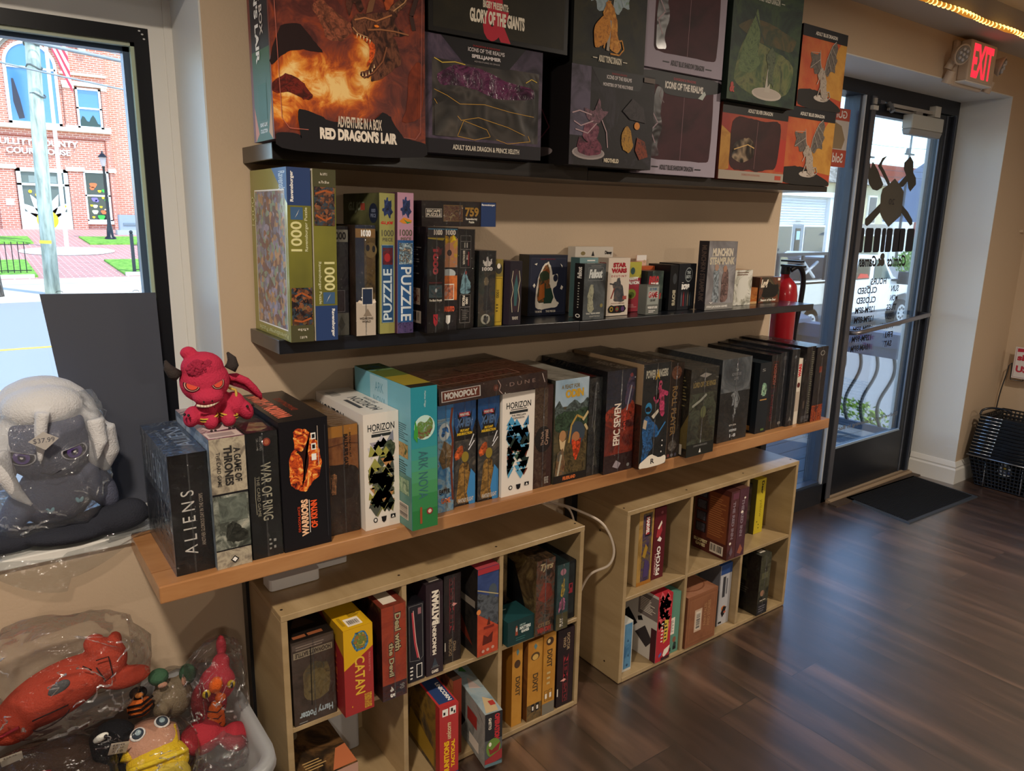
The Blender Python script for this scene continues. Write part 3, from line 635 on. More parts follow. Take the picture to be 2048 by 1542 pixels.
G('pale stone-patterned card game box with a dark rooftop picture, under the red plush', (0.353, 0.424), 1.503, wz, 0.283, 0.285, M('#a89d8a', .4),
  [(r, 0, 0, 1, 1, STONE), (r, 0, .14, 1, .58, A('#b9b4a5 #8d9186 #4b4f48 #30342f', 26, 3)), (r, 0, .57, 1, .585, INK), (r, 0, .14, 1, .15, INK), (p, [(.3, .22), (.35, .34), (.55, .36), (.75, .3), (.95, .27), (.95, .2), (.5, .19)], M('#2b2d28')), (r, 0.15, .36, .95, .55, A('#454a44 #5d645c #737a70', 40, 9)),
   (t, 'A GAME OF', .66, .66, .86, .92, M('#2c2a29'), -90, .03), (t, 'THRONES', .38, .64, .62, .94, M('#2c2a29'), -90, .04), (t, 'THE CARD GAME', .17, .64, .28, .90, M('#3b3836'), -90, .01), (p, [(.5, .03), (.62, .06), (.5, .09), (.38, .06)], INK), (p, [(.5, .04), (.58, .06), (.5, .08), (.42, .06)], WHT)],
  [(r, 0, 0, 1, 1, A('#5d6872 #7a8794 #9aa7b3', 12, 2, rough=.25)), (r, 0.04, .5, .96, .96, A('#6a7884 #93a4b4 #bfcbd6 #54606c', 10, 5, rough=.2)), (e, .22, .62, .05, .05, M('#a9c2dc'))],
  [(r, 0, 0, 1, 1, A('#4a2c3c #6f4a5c #b79fa2 #5a3546', 14, 6, rough=.25)), (r, .03, .02, .97, .18, M('#c9b8b0')), (r, .1, .05, .8, .14, M('#9d8d8a')), (p, [(0.1, .3), (.5, .45), (.9, .35), (.8, .22), (.3, .2)], M('#d5c3c2', .3))], group=GW)
G('tall black card game box with cream lettering and a round red emblem near its top', (0.429, 0.4925), 1.508, wz, 0.282, 0.285, M('#1d2123', .36),
  [(t, 'WAR OF RING', .40, .30, .74, .76, M('#c9c5ae'), -90, .01), (t, 'THE CARD GAME', .24, .34, .34, .66, M('#b7b39c'), -90, .0), (l, [(.20, .36), (.18, .5), (.20, .66)], .0012, M('#b7b39c')), (e, .64, .92, .13, .032, M('#9e3a2c')), (e, .64, .92, .08, .022, M('#cf7a55')), (t, 'ARES GAMES', .4, .86, .5, .97, GRY, -90), (t, '2-4', .3, .86, .36, .96, GRY, -90), ('lines', .55, .05, .66, .16, 3, GRY), ('lines', .7, .05, .8, .16, 2, GRY)],
  [(r, 0, 0, 1, 1, M('#23272b'))], [(r, 0, 0, 1, 1, M('#22201f')), (r, .08, .02, .92, .42, M('#5a2536')), (p, [(.1, .08), (.5, .3), (.9, .25), (.85, .1), (.5, .04)], A('#7b3a4c #b28c6b #d8c9a0', 30, 3)), (t, 'RING', .2, .55, .8, .8, M('#cdbf96'), 90)], group=GW, wrap=.03)
FIRE = A('#2a0e0a #8a2612 #d8561c #f0a040 #ffd890', 42, 4, 2.2, detail=9)
G('wide black game box with a fiery orange creature picture and bold orange title', (0.496, 0.604), 1.505, wz, 0.297, 0.285, M('#141318', .36),
  [(p, [(.16, .62), (.2, .50), (.34, .47), (.5, .44), (.62, .5), (.8, .56), (.86, .66), (.8, .76), (.74, .84), (.62, .90), (.5, .93), (.34, .94), (.28, .9), (.3, .8), (.2, .74)], FIRE), (p, [(.32, .78), (.46, .76), (.6, .84), (.64, .92), (.54, .80), (.58, .68), (.5, .55), (.42, .48), (.47, .6), (.46, .70), (.34, .76)], M('#2a0c08')),
   (r, .64, .84, .74, .89, WHT), (r, .64, .76, .74, .81, WHT), (r, .64, .68, .74, .73, WHT), (r, .66, .85, .72, .88, INK), (r, .66, .77, .72, .80, INK), (l, [(.78, .64), (.78, .94)], .0014, M('#b9a89a')),
   (t, 'DRAGONLANCE', .30, .14, .35, .34, M('#d4481f'), 90, .01), (t, 'WARRIORS', .37, .10, .52, .39, M('#f4c39c'), 90, .05), (t, 'OF KRYNN', .57, .15, .71, .37, M('#ef5a2a'), 90, .05), (l, [(.545, .12), (.545, .38)], .0014, M('#e8e0d6')), (l, [(.93, .06), (.93, .94)], .001, M('#3a3a40'))],
  [(r, 0, 0, 1, 1, M('#1b1a1f', .3)), (t, 'WARRIORS OF KRYNN', .10, .80, .86, .92, M('#d9522b'), 0, .03)],
  [(r, 0, 0, 1, 1, M('#25201f', .3)), (t, 'WARRIORS OF KRYNN', .10, .12, .42, .92, M('#e8765a'), 90, .05), (t, 'DRAGONLANCE', .55, .3, .7, .75, M('#8a3a28'), 90, .02)], group=GW)
G('sandy brown game box with a walled city scene, sunk behind its neighbours', (0.6155, 0.6865), 1.532, wz, 0.262, 0.27, M('#5b3b28', .36),
  [(r, 0, 0, 1, .45, A('#2b1f1a #3d2c22 #1d1816', 12, 3)), (r, 0, .44, 1, 1, A('#8e5a34 #a66b3b #7b4a2c', 18, 8)), (r, 0, .9, 1, 1, M('#c98d3c')), (p, [(0, .62), (0, .66), (.6, .64), (1, .60), (1, .3), (0, .35)], M('#2a1c17')), (p, [(.05, .38), (.08, .48), (.02, .55), (.2, .58), (.28, .52), (.2, .44), (.22, .38)], M('#8a5f3c')), (l, [(.0, .82), (.6, .84), (1, .82)], .003, M('#6d3f24')), (t, 'BETRAYAL AT', .70, .70, .76, .93, M('#1b1412'), -90, .02), (t, "BALDUR'S GATE", .50, .60, .66, .92, M('#241813'), -90, .05)],
  [], [(r, 0, 0, 1, 1, A('#8a6a48 #a8825a #c0a06c', 10, 2, rough=.25))], group=GW, wrap=.04)
HC = (M('#1d2a22'), M('#3b4a34'), M('#7b7a52'), M('#a3a04f'), M('#c08a55'), M('#52564c'))
def horizon(u0=0, blue=False):
    top = [(t, 'HORIZON', .12, .85, .88, .91, M('#23282b'), 0, .015), (r, .25, .835, .75, .842, M('#3a3a3a')), (r, .22, .80, .78, .825, M('#2d3133'))]
    if blue: top += [(t, 'THE FIRECLAW\nEXPANSION', .28, .745, .72, .79, M('#30343a'), 0, .01), ('tri', .12, .50, .82, .70, 22, (M('#4d9cc8'), M('#2f6f9a'), M('#7fbddb'))), ('tri', .15, .24, .85, .50, 34, (M('#1e2b28'), M('#25352f'), M('#6a2f22'), M('#3e5a4a'), M('#5aa0c4')))]
    else: top += [('tri', .10, .66, .85, .80, 8, (M('#a9a3ae'), M('#cfcad0'), M('#8c8f9e'))), ('tri', .10, .18, .85, .55, 26, HC[2:]), (p, [(.38, .60), (.5, .70), (.75, .77), (.9, .72), (.82, .6), (.6, .56), (.45, .52)], A('#1d2a22 #3b4a34 #5a6450 #2a332c', 70, 3)), (p, [(.25, .3), (.3, .46), (.45, .56), (.7, .46), (.75, .25), (.55, .2)], A('#3b4a34 #7b7a52 #52564c #20281f', 80, 5)), ('tri', .12, .2, .85, .66, 44, HC)]
    return top + [(e, .28, .08, .06, .022, INK), (e, .28, .08, .035, .013, WHT), (p, [(.45, .10), (.60, .10), (.58, .06), (.52, .045), (.47, .06)], INK), (r, .72, .07, .86, .105, INK), (p, [(.75, .075), (.83, .075), (.79, .098)], WHT)]
WB = M('#ece4da', .36)
G('white board game box with black angular title, grey machine art and a white top', (0.6925, 0.7825), 1.513, wz, 0.284, 0.282, WB, horizon(),
  [(t, 'HORIZON', .10, .83, .62, .93, M('#23282b'), 0, .02)], [(t, 'HORIZON', .42, .10, .72, .62, M('#4a4c50'), 90, .015), (r, .22, .22, .34, .55, M('#4e5054')), (t, 'ZERO DAWN', .78, .3, .9, .55, M('#707074'), 90, .0), ('lines', .12, .72, .5, .9, 5, GRY), (r, .5, .12, .6, .16, M('#6e6e72'))], group=GW)
ARK = A('#2e7a86 #3f8f95 #58a098', 5, 3)
G('tall turquoise and green zoo game box standing forward of its neighbours', (0.784, 0.853), 1.454, wz, 0.348, 0.30, M('#3a93a0', .3),
  [(r, 0, .62, 1, 1, M('#2f8fa0', .28)), (r, 0, .58, 1, .66, M('#36929c', .28)), (r, 0, .50, 1, .58, M('#429790', .28)), (r, 0, .42, 1, .50, M('#4a9a82', .28)), (r, 0, .34, 1, .42, M('#4f9a70', .28)), (r, 0, .25, 1, .34, M('#4a9460', .28)), (r, 0, .14, 1, .25, M('#3a8650', .28)), (r, 0, 0, 1, .14, M('#2f7a42', .28)), (e, .5, .72, .40, .085, M('#bfe0d6')), (p, [(.15, .70), (.3, .77), (.5, .75), (.75, .79), (.85, .72), (.7, .66), (.5, .65), (.3, .64)], A('#3b3a34 #7b5a44 #5b8a3c #9aa1a4', 60, 2)), (p, [(.08, .66), (.15, .78), (.25, .7), (.22, .62)], M('#3f9a3c')),
   (t, 'ARK NOVA', .26, .22, .62, .56, M('#3d6e78'), -90, -.004), (t, 'Mathias Wigge', .48, .86, .56, .97, M('#cfe6e6'), -90, 0), (r, .30, .04, .38, .16, M('#9b4a2a')), (e, .68, .12, .12, .024, M('#8e2d33')), (e, .68, .12, .07, .014, M('#e6c7b2'))],
  [(r, 0, 0, 1, 1, M('#76b7c9', .25)), (r, 0, 0, 1, .38, M('#5f8f86', .3)), (r, .30, .74, .62, .99, M('#a7cfdd', .3)), (t, 'ARK\nNOVA', .36, .78, .58, .95, M('#5a97ad'), 0, -.005), ('lines', .7, .62, .97, .74, 8, M('#4b6f7c')), (r, .76, .50, .95, .6, A('#7c5a3a #c7a56b #3f5a3c', 60, 4)), ('lines', .76, .38, .95, .48, 6, M('#3d5a56')), (r, .76, .24, .96, .35, A('#3f5a4c #8fae8c #c7d4b0', 60, 9)), ('bar', .78, .06, .95, .17, 1)],
  [(r, 0, 0, 1, 1, M('#5d6a32', .3)), (r, .0, .0, 1, .10, M('#2d2418')), (r, 0, .10, 1, .45, M('#96852f')), (r, 0, .7, 1, 1, A('#3c5a3a #6a8452 #2e6f86', 30, 5))], group=GW)
SEA = A('#2c6fb0 #4f96c9 #a4c4d4 #6f5230', 28, 7, 1.4)
G('narrow blue comic-style game box with a curling wave, right of the turquoise zoo game', (0.889, 0.9345), 1.513, wz, 0.284, 0.27, M('#2f6fae', .34),
  [(r, 0, 0, 1, 1, SEA), (r, 0, .86, 1, 1, M('#3b8ac8')), (e, .42, .74, .34, .08, M('#dfe8ea')), (p, [(.2, .7), (.3, .78), (.6, .79), (.7, .72), (.5, .75), (.4, .70)], M('#2f6fae')), (p, [(.05, .5), (.4, .66), (.9, .6), (.8, .42), (.3, .4)], A('#4a4a3c #8a6a3a #b9b3a4', 50, 3)), (l, [(.92, .95), (.8, .8), (.95, .65), (.85, .4), (.95, .1)], .006, M('#8a3f22')), (t, 'EATER', .08, .17, .78, .215, INK, 0, .03), (t, 'GAME', .2, .08, .8, .13, M('#d8743a'), 0, .03)], group=GW, wrap=.04)
MUT = [(r, 0, .0, 1, 1, M('#1d1d20', .34)), (p, [(.0, 1), (1, 1), (.78, .86), (.5, .80), (.22, .86)], M('#2464a8', .3)), (p, [(0, 1), (.12, 1), (.24, .72), (.16, .68), (0, .8)], M('#2464a8', .3)), (p, [(1, 1), (1, .8), (.84, .68), (.76, .72), (.88, 1)], M('#2464a8', .3)), (r, .26, .835, .74, .875, RED), (t, 'MARVEL', .29, .842, .71, .868, WHT, 0, .04), (t, 'X-MEN', .12, .74, .88, .82, M('#5e87b8'), 0, .06, .3), (t, 'MUTANT\nINSURRECTION', .16, .665, .84, .72, M('#e8c030'), 0, .04, .2)]
def mutant(s):
    return MUT + [(r, 0, .02, 1, .62, A('#252427 #3e3b38 #6b6154', 30, s)), (p, [(.05, .5), (.2, .56), (.42, .57), (.45, .5), (.3, .45), (.1, .44)], M('#b5542a')), (p, [(.1, .02), (.2, .25), (.3, .4), (.62, .42), (.75, .3), (.85, .15), (.95, .02)], M('#7f5f30')), (e, .52, .46, .16, .05, M('#8f7b2e')), (p, [(.6, .12), (.78, .34), (.98, .28), (.98, .0), (.7, .0)], M('#3f86c0')), (l, [(.7, .56), (.9, .66)], .003, M('#dcdce0')), (l, [(.66, .52), (.93, .60)], .003, M('#dcdce0')), (t, 'FANTASY FLIGHT', .2, .03, .9, .07, M('#c8c4bc'), 0, .03)]
GX = 'twin blue-topped superhero dice game boxes'
G('blue-topped superhero dice game box, left one of the matching pair', (0.941, 1.0085), 1.525, wz, 0.285, 0.26, M('#17181c', .34), mutant(2), group=GX, wrap=.05)
G('blue-topped superhero dice game box, right one of the matching pair', (1.0125, 1.079), 1.521, wz, 0.284, 0.26, M('#17181c', .34), mutant(5), group=GX, wrap=.05)
G('white game box with blue triangle shards and a dark beast, beneath the flat brown box', (1.083, 1.189), 1.512, wz, 0.284, 0.28, WB, horizon(blue=True), group=GW)
DC = A('#2e1c18 #4a2e26 #5e4436 #6b5a4a', 40, 3, 1.8)
G('narrow dark maroon game box with a tangled cream script title', (1.193, 1.2555), 1.517, wz, 0.289, 0.28, M('#3f2420', .36),
  [(r, 0, 0, 1, 1, DC), (r, 0, .56, 1, .98, A('#4a3428 #6e5844 #453026 #7c6a4c', 45, 8, 1.8)), (r, .72, .0, 1, 1, M('#4a2a26')), (e, .5, .48, .46, .13, M('#181314')), (t, 'The Dark', .38, .42, .54, .56, M('#c9a48c'), 90, .03), (t, 'Crystal', .58, .42, .84, .57, M('#c9a48c'), 90, .03), (t, 'RIVER HORSE', .62, .03, .85, .10, M('#d8cfc4'), 0, .02)], [(r, 0, 0, 1, 1, A('#3a2620 #55392e', 20, 2))], [(r, 0, 0, 1, 1, A('#4b302b #6a4a3e #8a6a5a', 12, 4))], group=GW, wrap=.04)
ODIN = A('#2d2a22 #46402f #5e5238 #35362f', 16, 6, 1.5)
G('broad viking game box with a red-bearded warrior and golden title on pale sky', (1.2625, 1.3855), 1.516, wz, 0.298, 0.284, M('#3b3a33', .34),
  [(r, 0, 0, 1, 1, ODIN), (r, 0, .74, 1, 1, A('#8aa4b8 #a9bccb #c5d0d6', 9, 3, .6)), (p, [(0, .74), (.12, .82), (.28, .70), (.42, .76), (.6, .80), (.78, .74), (1, .82), (1, .6), (0, .6)], M('#46504e')), (p, [(0, .66), (.3, .70), (.6, .68), (1, .72), (1, .5), (0, .5)], M('#2f4030')),
   (t, 'A FEAST FOR', .18, .91, .72, .95, M('#7c6a3a'), 0, .02), (t, 'ODIN', .30, .82, .84, .90, M('#c79c2e'), 0, .06),
   (p, [(.30, .10), (.34, .30), (.42, .46), (.55, .56), (.8, .56), (.95, .46), (.98, .3), (.9, .05)], M('#4e4128')), (e, .66, .46, .26, .12, M('#3a4550')), (l, [(.44, .38), (.5, .55), (.66, .64), (.85, .60)], .006, M('#b0904a')), (e, .64, .42, .12, .06, M('#a9714a')), (p, [(.50, .42), (.56, .28), (.66, .18), (.76, .28), (.82, .42), (.66, .38)], M('#b8401f')), (l, [(.84, .58), (1, .66)], .008, M('#c5b183')), (l, [(.9, .54), (1, .48)], .008, M('#c5b183')),
   (e, .24, .46, .1, .055, M('#ad8055')), (p, [(.14, .44), (.18, .34), (.28, .3), (.34, .42), (.24, .4)], M('#d0b48a')), (p, [(.02, .02), (.1, .3), (.26, .34), (.34, .2), (.3, .02)], A('#5a3a28 #7c6042 #3c4a4a', 40, 2)), (l, [(.1, .02), (.22, .28)], .006, M('#b8b09a')), (r, 0, 0, 1, .075, M('#1e1b1a')), (t, 'FEUERLAND', .28, .02, .66, .055, M('#e0763c'), 0, .04)],
  [(r, 0, 0, 1, 1, A('#33332c #4d4a3a', 12, 1))], [(r, 0, 0, 1, 1, A('#6f6a60 #8a857a #9b978d', 8, 2, rough=.25))], group=GW)
G('dark grey shrink-wrapped game box squeezed right of the red-bearded viking game', (1.3865, 1.4355), 1.514, wz, 0.291, 0.28, M('#1f2224', .34),
  [(r, 0, 0, 1, 1, A('#15171a #24282b #3a3f40 #2a2a28', 30, 9, 1.6)), (p, [(.5, .1), (.55, .4), (.7, .48), (.6, .25), (.85, .1)], M('#5a5a50')), (l, [(.3, .5), (.5, .95)], .002, M('#8e9296')), (p, [(.35, .5), (.45, .58), (.6, .5), (.5, .42)], M('#6a6a5c'))], [], [(r, 0, 0, 1, 1, M('#24272a')), (r, .2, .05, .8, .3, M('#7c2a22'))], group=GW, wrap=.08)
G('dark red game box with slanting silver title reading upward and a swordsman', (1.4365, 1.551), 1.496, wz, 0.308, 0.30, M('#1c1b22', .32),
  [(r, 0, 0, 1, 1, A('#431316 #6e1f1b #a83a20 #51181c', 10, 4, 1.4)), (r, 0, .62, 1, 1, A('#1c2030 #2c3348 #20222e', 12, 2)), (p, [(0, .62), (.3, .66), (.55, .60), (.9, .70), (1, .66), (1, .5), (.5, .5), (0, .52)], M('#a03a22')), (p, [(.62, .66), (.7, .86), (.78, .96), (.92, .94), (.98, .8), (.85, .66)], A('#2f2c48 #5a5478 #8b5a4a', 50, 3)), (l, [(.72, .60), (.86, .84)], .004, M('#cfd4e0')), (e, .84, .94, .05, .02, M('#b05a60')), (r, 0, 0, 1, .18, M('#35151a')),
   (t, 'EPIC SEVEN', .28, .27, .52, .68, M('#e8d8c8'), 90, .03), (t, 'ARISE', .62, .40, .70, .58, M('#c8483a'), 90, .02), (p, [(.3, .06), (.42, .12), (.6, .08), (.5, .03)], M('#9a8f96')), (e, .86, .05, .05, .018, GRY)],
  [(r, 0, 0, 1, 1, M('#1b1d22', .2))], [(r, 0, 0, 1, 1, M('#2b2a2c', .2)), (t, 'EPIC SEVEN', .55, .05, .85, .45, M('#8d8070'), 90, .02), (r, .05, .5, .95, .9, M('#33302f', .2))], group=GW, wrap=.07)
G('charcoal game box with blue and pink costumed heroes and a white torn foot band', (1.558, 1.674), 1.473, wz, 0.320, 0.31, M('#c2a583', .4),
  [(r, 0, 0, 1, 1, M('#23292c', .34)), (t, 'POWER RANGERS', .10, .865, .90, .94, M('#d8d4c4'), 0, .04), (p, [(.44, .84), (.52, .95), (.6, .84), (.54, .87)], YEL),
   (p, [(.56, .76), (.62, .80), (.68, .79), (.70, .74), (.90, .72), (.96, .70), (.92, .67), (.80, .69), (.84, .58), (.86, .50), (.76, .47), (.68, .52), (.64, .58), (.66, .66), (.50, .64), (.42, .69), (.40, .66), (.50, .60), (.62, .64), (.60, .72)], M('#d04874')), (e, .64, .80, .06, .03, M('#d04874')), (e, .645, .795, .03, .012, INK),
   (p, [(.05, .36), (.08, .48), (.22, .52), (.40, .46), (.62, .38), (.72, .32), (.60, .28), (.40, .30), (.50, .2), (.3, .12), (.12, .02), (.06, .04), (.12, .2)], M('#2f68a0')), (e, .24, .58, .12, .055, M('#2f7aa8')), (p, [(.13, .585), (.25, .60), (.34, .565), (.3, .545), (.15, .55)], INK), (p, [(.06, .40), (.10, .48), (.22, .46), (.18, .38)], M('#b9a890')), (p, [(.36, .50), (.60, .56), (.62, .53), (.44, .47)], M('#c8bfae')), (l, [(.6, .3), (.9, .42)], .005, M('#3a78b0')),
   (e, .82, .24, .02, .008, WHT), (e, .82, .19, .02, .008, WHT), (e, .80, .13, .02, .008, WHT), (p, [(0, 0), (1, 0), (1, .09), (.72, .075), (.45, .13), (0, .06)], CRM), (t, 'R', .42, .03, .56, .08, INK, 0, .03)],
  [(r, 0, .0, 1, 1, M('#c2a583', .45)), (r, .6, .0, 1, .62, A('#1f1a18 #5a2a1a #2a2420', 30, 4)), ('lines', .75, .05, .9, .35, 6, CRM)], [(r, 0, 0, 1, 1, M('#262422', .22)), (t, 'POWER RANGERS', .30, .06, .60, .5, M('#7f6e50'), 90, .03)], group=GW, wrap=.04)
G('black game box with tall bronze lettering reading downward, right of the blue-hero box', (1.6965, 1.7615), 1.497, wz, 0.305, 0.29, M('#1e1714', .34),
  [(r, 0, 0, 1, 1, A('#1c1512 #2c201a #3a2a20', 14, 3)), (t, 'ROLL PLAYER', .28, .24, .64, .76, M('#a5824c'), -90, .03), (e, .5, .90, .34, .07, A('#5a3024 #8a5a40 #2a1a16', 60, 4)), (e, .5, .13, .3, .06, A('#3a3a3a #6a625a #a09a90', 70, 2)), (e, .25, .03, .08, .018, M('#9a4a44')), (e, .5, .03, .08, .018, M('#a8a8b0')), (e, .75, .03, .08, .018, M('#5a5a70')), (l, [(.78, .3), (.78, .6)], .001, M('#8a7a60'))], [], [(r, 0, 0, 1, 1, M('#2c2724', .25)), (e, .5, .12, .3, .06, M('#6a4a34'))], group=GW, wrap=.05)
G('mossy green-black fantasy game box with a horn-blowing creature, wrapped in plastic', (1.765, 1.895), 1.470, wz, 0.283, 0.30, M('#232420', .34),
  [(r, 0, 0, 1, 1, A('#23261f #3c4236 #5a6350 #2e3029', 16, 9, 1.4)), (r, 0, .72, 1, 1, A('#2a2c2a #3f423c', 10, 2)), (t, 'LORD OF THE RINGS', .10, .79, .92, .85, M('#b09a5c'), 0, .03), (e, .52, .82, .07, .032, M('#8a7a4a')), (e, .52, .82, .05, .022, M('#2e302a')), (p, [(.3, .92), (.5, .95), (.75, .92), (.52, .89)], SIL),
   (p, [(.35, .2), (.4, .42), (.5, .52), (.66, .50), (.8, .34), (.95, .3), (.95, .12)], M('#3a3a28')), (e, .52, .5, .1, .07, M('#5e6142')), (l, [(.1, .58), (.4, .64), (.6, .70)], .008, M('#8f9084')), (r, 0, 0, 1, .14, M('#232420')), (t, 'JOURNEYS IN MIDDLE EARTH', .25, .10, .75, .125, GRY, 0, .01), (p, [(.46, .03), (.5, .08), (.54, .03)], WHT)],
  [(r, 0, 0, 1, 1, M('#24231f', .3)), (p, [(.72, .1), (.9, .3), (1, .5), (1, .1)], M('#7a6a3c')), ('lines', .80, .5, .96, .92, 12, M('#8a7c4c')), (r, .74, .02, .94, .14, CRM)], [(r, 0, 0, 1, 1, M('#6f6d66', .16))], group=GW, wrap=.09)
G('broad storm-grey game box with a coiled dragon emblem and tiny white title', (1.972, 2.128), 1.516, wz, 0.286, 0.28, M('#33363a', .3),
  [(r, 0, 0, 1, 1, A('#1f2327 #2b3034 #3a4045', 7, 3, .8)), (r, 0, .6, 1, 1, A('#3a4046 #5c646b #8b9297 #4a5056', 8, 7, .8)), (t, 'THE\nADVENTURE\nGAME', .34, .74, .66, .88, M('#b8bcc0'), 0, 0), (p, [(.5, .62), (.58, .56), (.62, .46), (.58, .38), (.54, .30), (.52, .22), (.47, .30), (.53, .38), (.48, .44), (.40, .42), (.44, .50), (.36, .56), (.46, .60), (.42, .64)], M('#878d92', .25, metal=.4)), (l, [(.44, .58), (.55, .48), (.50, .40), (.56, .33)], .004, M('#c0c5c8')), (l, [(.56, .6), (.66, .5), (.6, .4)], .003, M('#a0a6aa')), (t, 'BETHESDA', .38, .18, .62, .20, WHT, 0, .02), (t, 'MODIPHIUS', .40, .11, .64, .14, M('#c8ccd0'), 0, .03), (t, '1-8', .42, .04, .62, .08, M('#c8ccd0'), 0, .02)],
  [(r, 0, 0, 1, 1, M('#3c4044', .2))], [(r, 0, 0, 1, 1, M('#9a9892', .18))], group=GW, wrap=.06)
G('low near-black game box with small tan cards pictured on its side and a ghostly hand', (2.181, 2.242), 1.517, wz, 0.254, 0.235, M('#1b2127', .34),
  [(p, [(.25, .6), (.4, .72), (.7, .7), (.8, .58), (.6, .52), (.35, .54)], M('#6f8f78')), (l, [(.3, .55), (.5, .68), (.7, .55)], .003, M('#b9d0b0')), ('lines', .2, .46, .85, .50, 1, M('#b88a50')), (r, .5, .03, .8, .06, M('#56703a')), (t, 'S', .2, .88, .5, .92, GRY)],
  [(t, 'S', .1, .82, .22, .92, M('#c9b68a'), 0, .05), (p, [(.3, .5), (.5, .56), (.62, .5), (.42, .44)], M('#8a6238')), (p, [(.35, .4), (.6, .46), (.66, .38), (.4, .32)], M('#b0824c')), (p, [(.3, .24), (.55, .3), (.6, .22), (.36, .18)], M('#9a7448')), ('lines', .5, .6, .7, .8, 8, M('#4c5258')), (r, .3, .03, .9, .10, M('#a8804a'))], [(r, 0, 0, 1, 1, M('#2a3136', .2))], group=GW)
SP = A('#221d26 #3a2a3c #57303a', 30, 5)
G('black game box with a red-edged title plate on its slim front face', (2.2525, 2.3075), 1.524, wz, 0.274, 0.28, M('#202328', .3),
  [(r, .2, .56, .75, .92, M('#5a2a26')), (r, .25, .58, .7, .90, INK), (t, 'ASCENSION', .32, .60, .62, .88, M('#c0614a'), 90, .04), (t, 'DELIVERANCE', .3, .12, .56, .48, M('#8a2f3c'), 90, .03), (r, .2, .5, .75, .55, SP)], [], [(r, 0, 0, 1, 1, M('#2b2f36', .15)), (r, .1, .5, .9, .6, M('#5a4a44'))], group=GW, wrap=.04)
G('plain dark slate game box with a tiny crest near its foot, left of its twin', (2.3095, 2.3585), 1.526, wz, 0.278, 0.28, M('#2b3038', .3), [(e, .5, .06, .18, .022, SIL), (r, .3, .9, .7, .95, M('#5a5f66')), (r, .4, .2, .6, .8, M('#333840'))], [], [(r, 0, 0, 1, 1, M('#343b45', .14))], group=GW, wrap=.04)
G('plain dark slate game box with pale star crest near its foot, right of its twin', (2.360, 2.4055), 1.515, wz, 0.286, 0.28, M('#2a2e35', .3), [(p, [(.3, .06), (.5, .13), (.7, .06), (.5, .08)], SIL), (e, .5, .9, .16, .02, M('#7a8088')), (r, .2, .2, .8, .35, A('#20242a #454a50', 40, 2))], [], [(r, 0, 0, 1, 1, M('#3c4450', .14))], group=GW, wrap=.06)
G('slim white game box with a red title standing among the dark boxes near the door', (2.4075, 2.437), 1.518, wz, 0.248, 0.20, M('#d6cdbd', .4), [(t, 'WARS', .2, .72, .8, .92, RED, 90, .06), (e, .5, .6, .3, .04, M('#5a2420')), (r, .15, .2, .85, .5, M('#b8a898'))], group=GW)
G('dark game box with a vertical strip of pale runes on its right side', (2.4395, 2.4955), 1.508, wz, 0.290, 0.29, M('#231f22', .3), [('lines', .62, .12, .92, .94, 34, M('#a8a690')), (r, .1, .2, .3, .3, M('#6a5a50')), (r, .05, .02, .95, .1, A('#2a2a2c #77777a', 60, 3))], [], [(r, 0, 0, 1, 1, M('#2d3038', .14))], group=GW, wrap=.04)
G('dark game box with glowing embers at its foot, last in the row by the door', (2.4985, 2.5695), 1.503, wz, 0.284, 0.29, M('#28242a', .3), [(r, 0, 0, 1, .22, A('#1e1618 #8a2e1a #d8622a #2a1a1c', 50, 3)), (r, .35, .66, .6, .74, M('#a8402c')), (e, .5, .92, .2, .035, SIL), (e, .5, .92, .14, .024, INK), (r, .35, .3, .6, .6, M('#3a3034'))], [], [(r, 0, 0, 1, 1, M('#39414e', .14))], group=GW, wrap=.05)
# flat box lying across the tall ones
G('flat rust-brown property-trading game box lying across the tops of the standing games', (0.885, 1.218), 1.498, 1.0475, 0.042, 0.30, M('#4a2f28', .3),
  [(r, 0, 0, 1, 1, A('#2f1e1c #45302a #38262a', 9, 3)), (r, .02, .18, .36, .84, WHT), (r, .028, .22, .352, .80, M('#7a3a26')), (t, 'MONOPOLY', .045, .32, .335, .72, WHT, 0, .05), (t, 'D U N E', .63, .42, .88, .66, M('#b8988a'), 0, 0), (e, .5, .5, .022, .22, M('#7a3a2a')), (e, .5, .5, .01, .1, M('#b06a4a')), (l, [(.52, .95), (.545, .6), (.53, .3), (.56, .05)], .0014, M('#caa9a0')), (l, [(.95, .9), (.975, .3)], .002, M('#c8b8b0'))],
  [(r, 0, 0, 1, 1, M('#3a2a28'))], [(r, 0, 0, 1, 1, A('#5f2f22 #75402c #6a4a38 #7a6a5c', 4, 7, .8, rough=.22)), ('o', .06, .10, .80, .30, .003, M('#c79a84')), (t, 'MONOPOLY', .10, .13, .76, .27, M('#7c4636'), 180, .06), (r, .42, .42, .45, .56, M('#3a221c'))], name='game_box', group=None, ry=-R(1.9), wrap=.05)

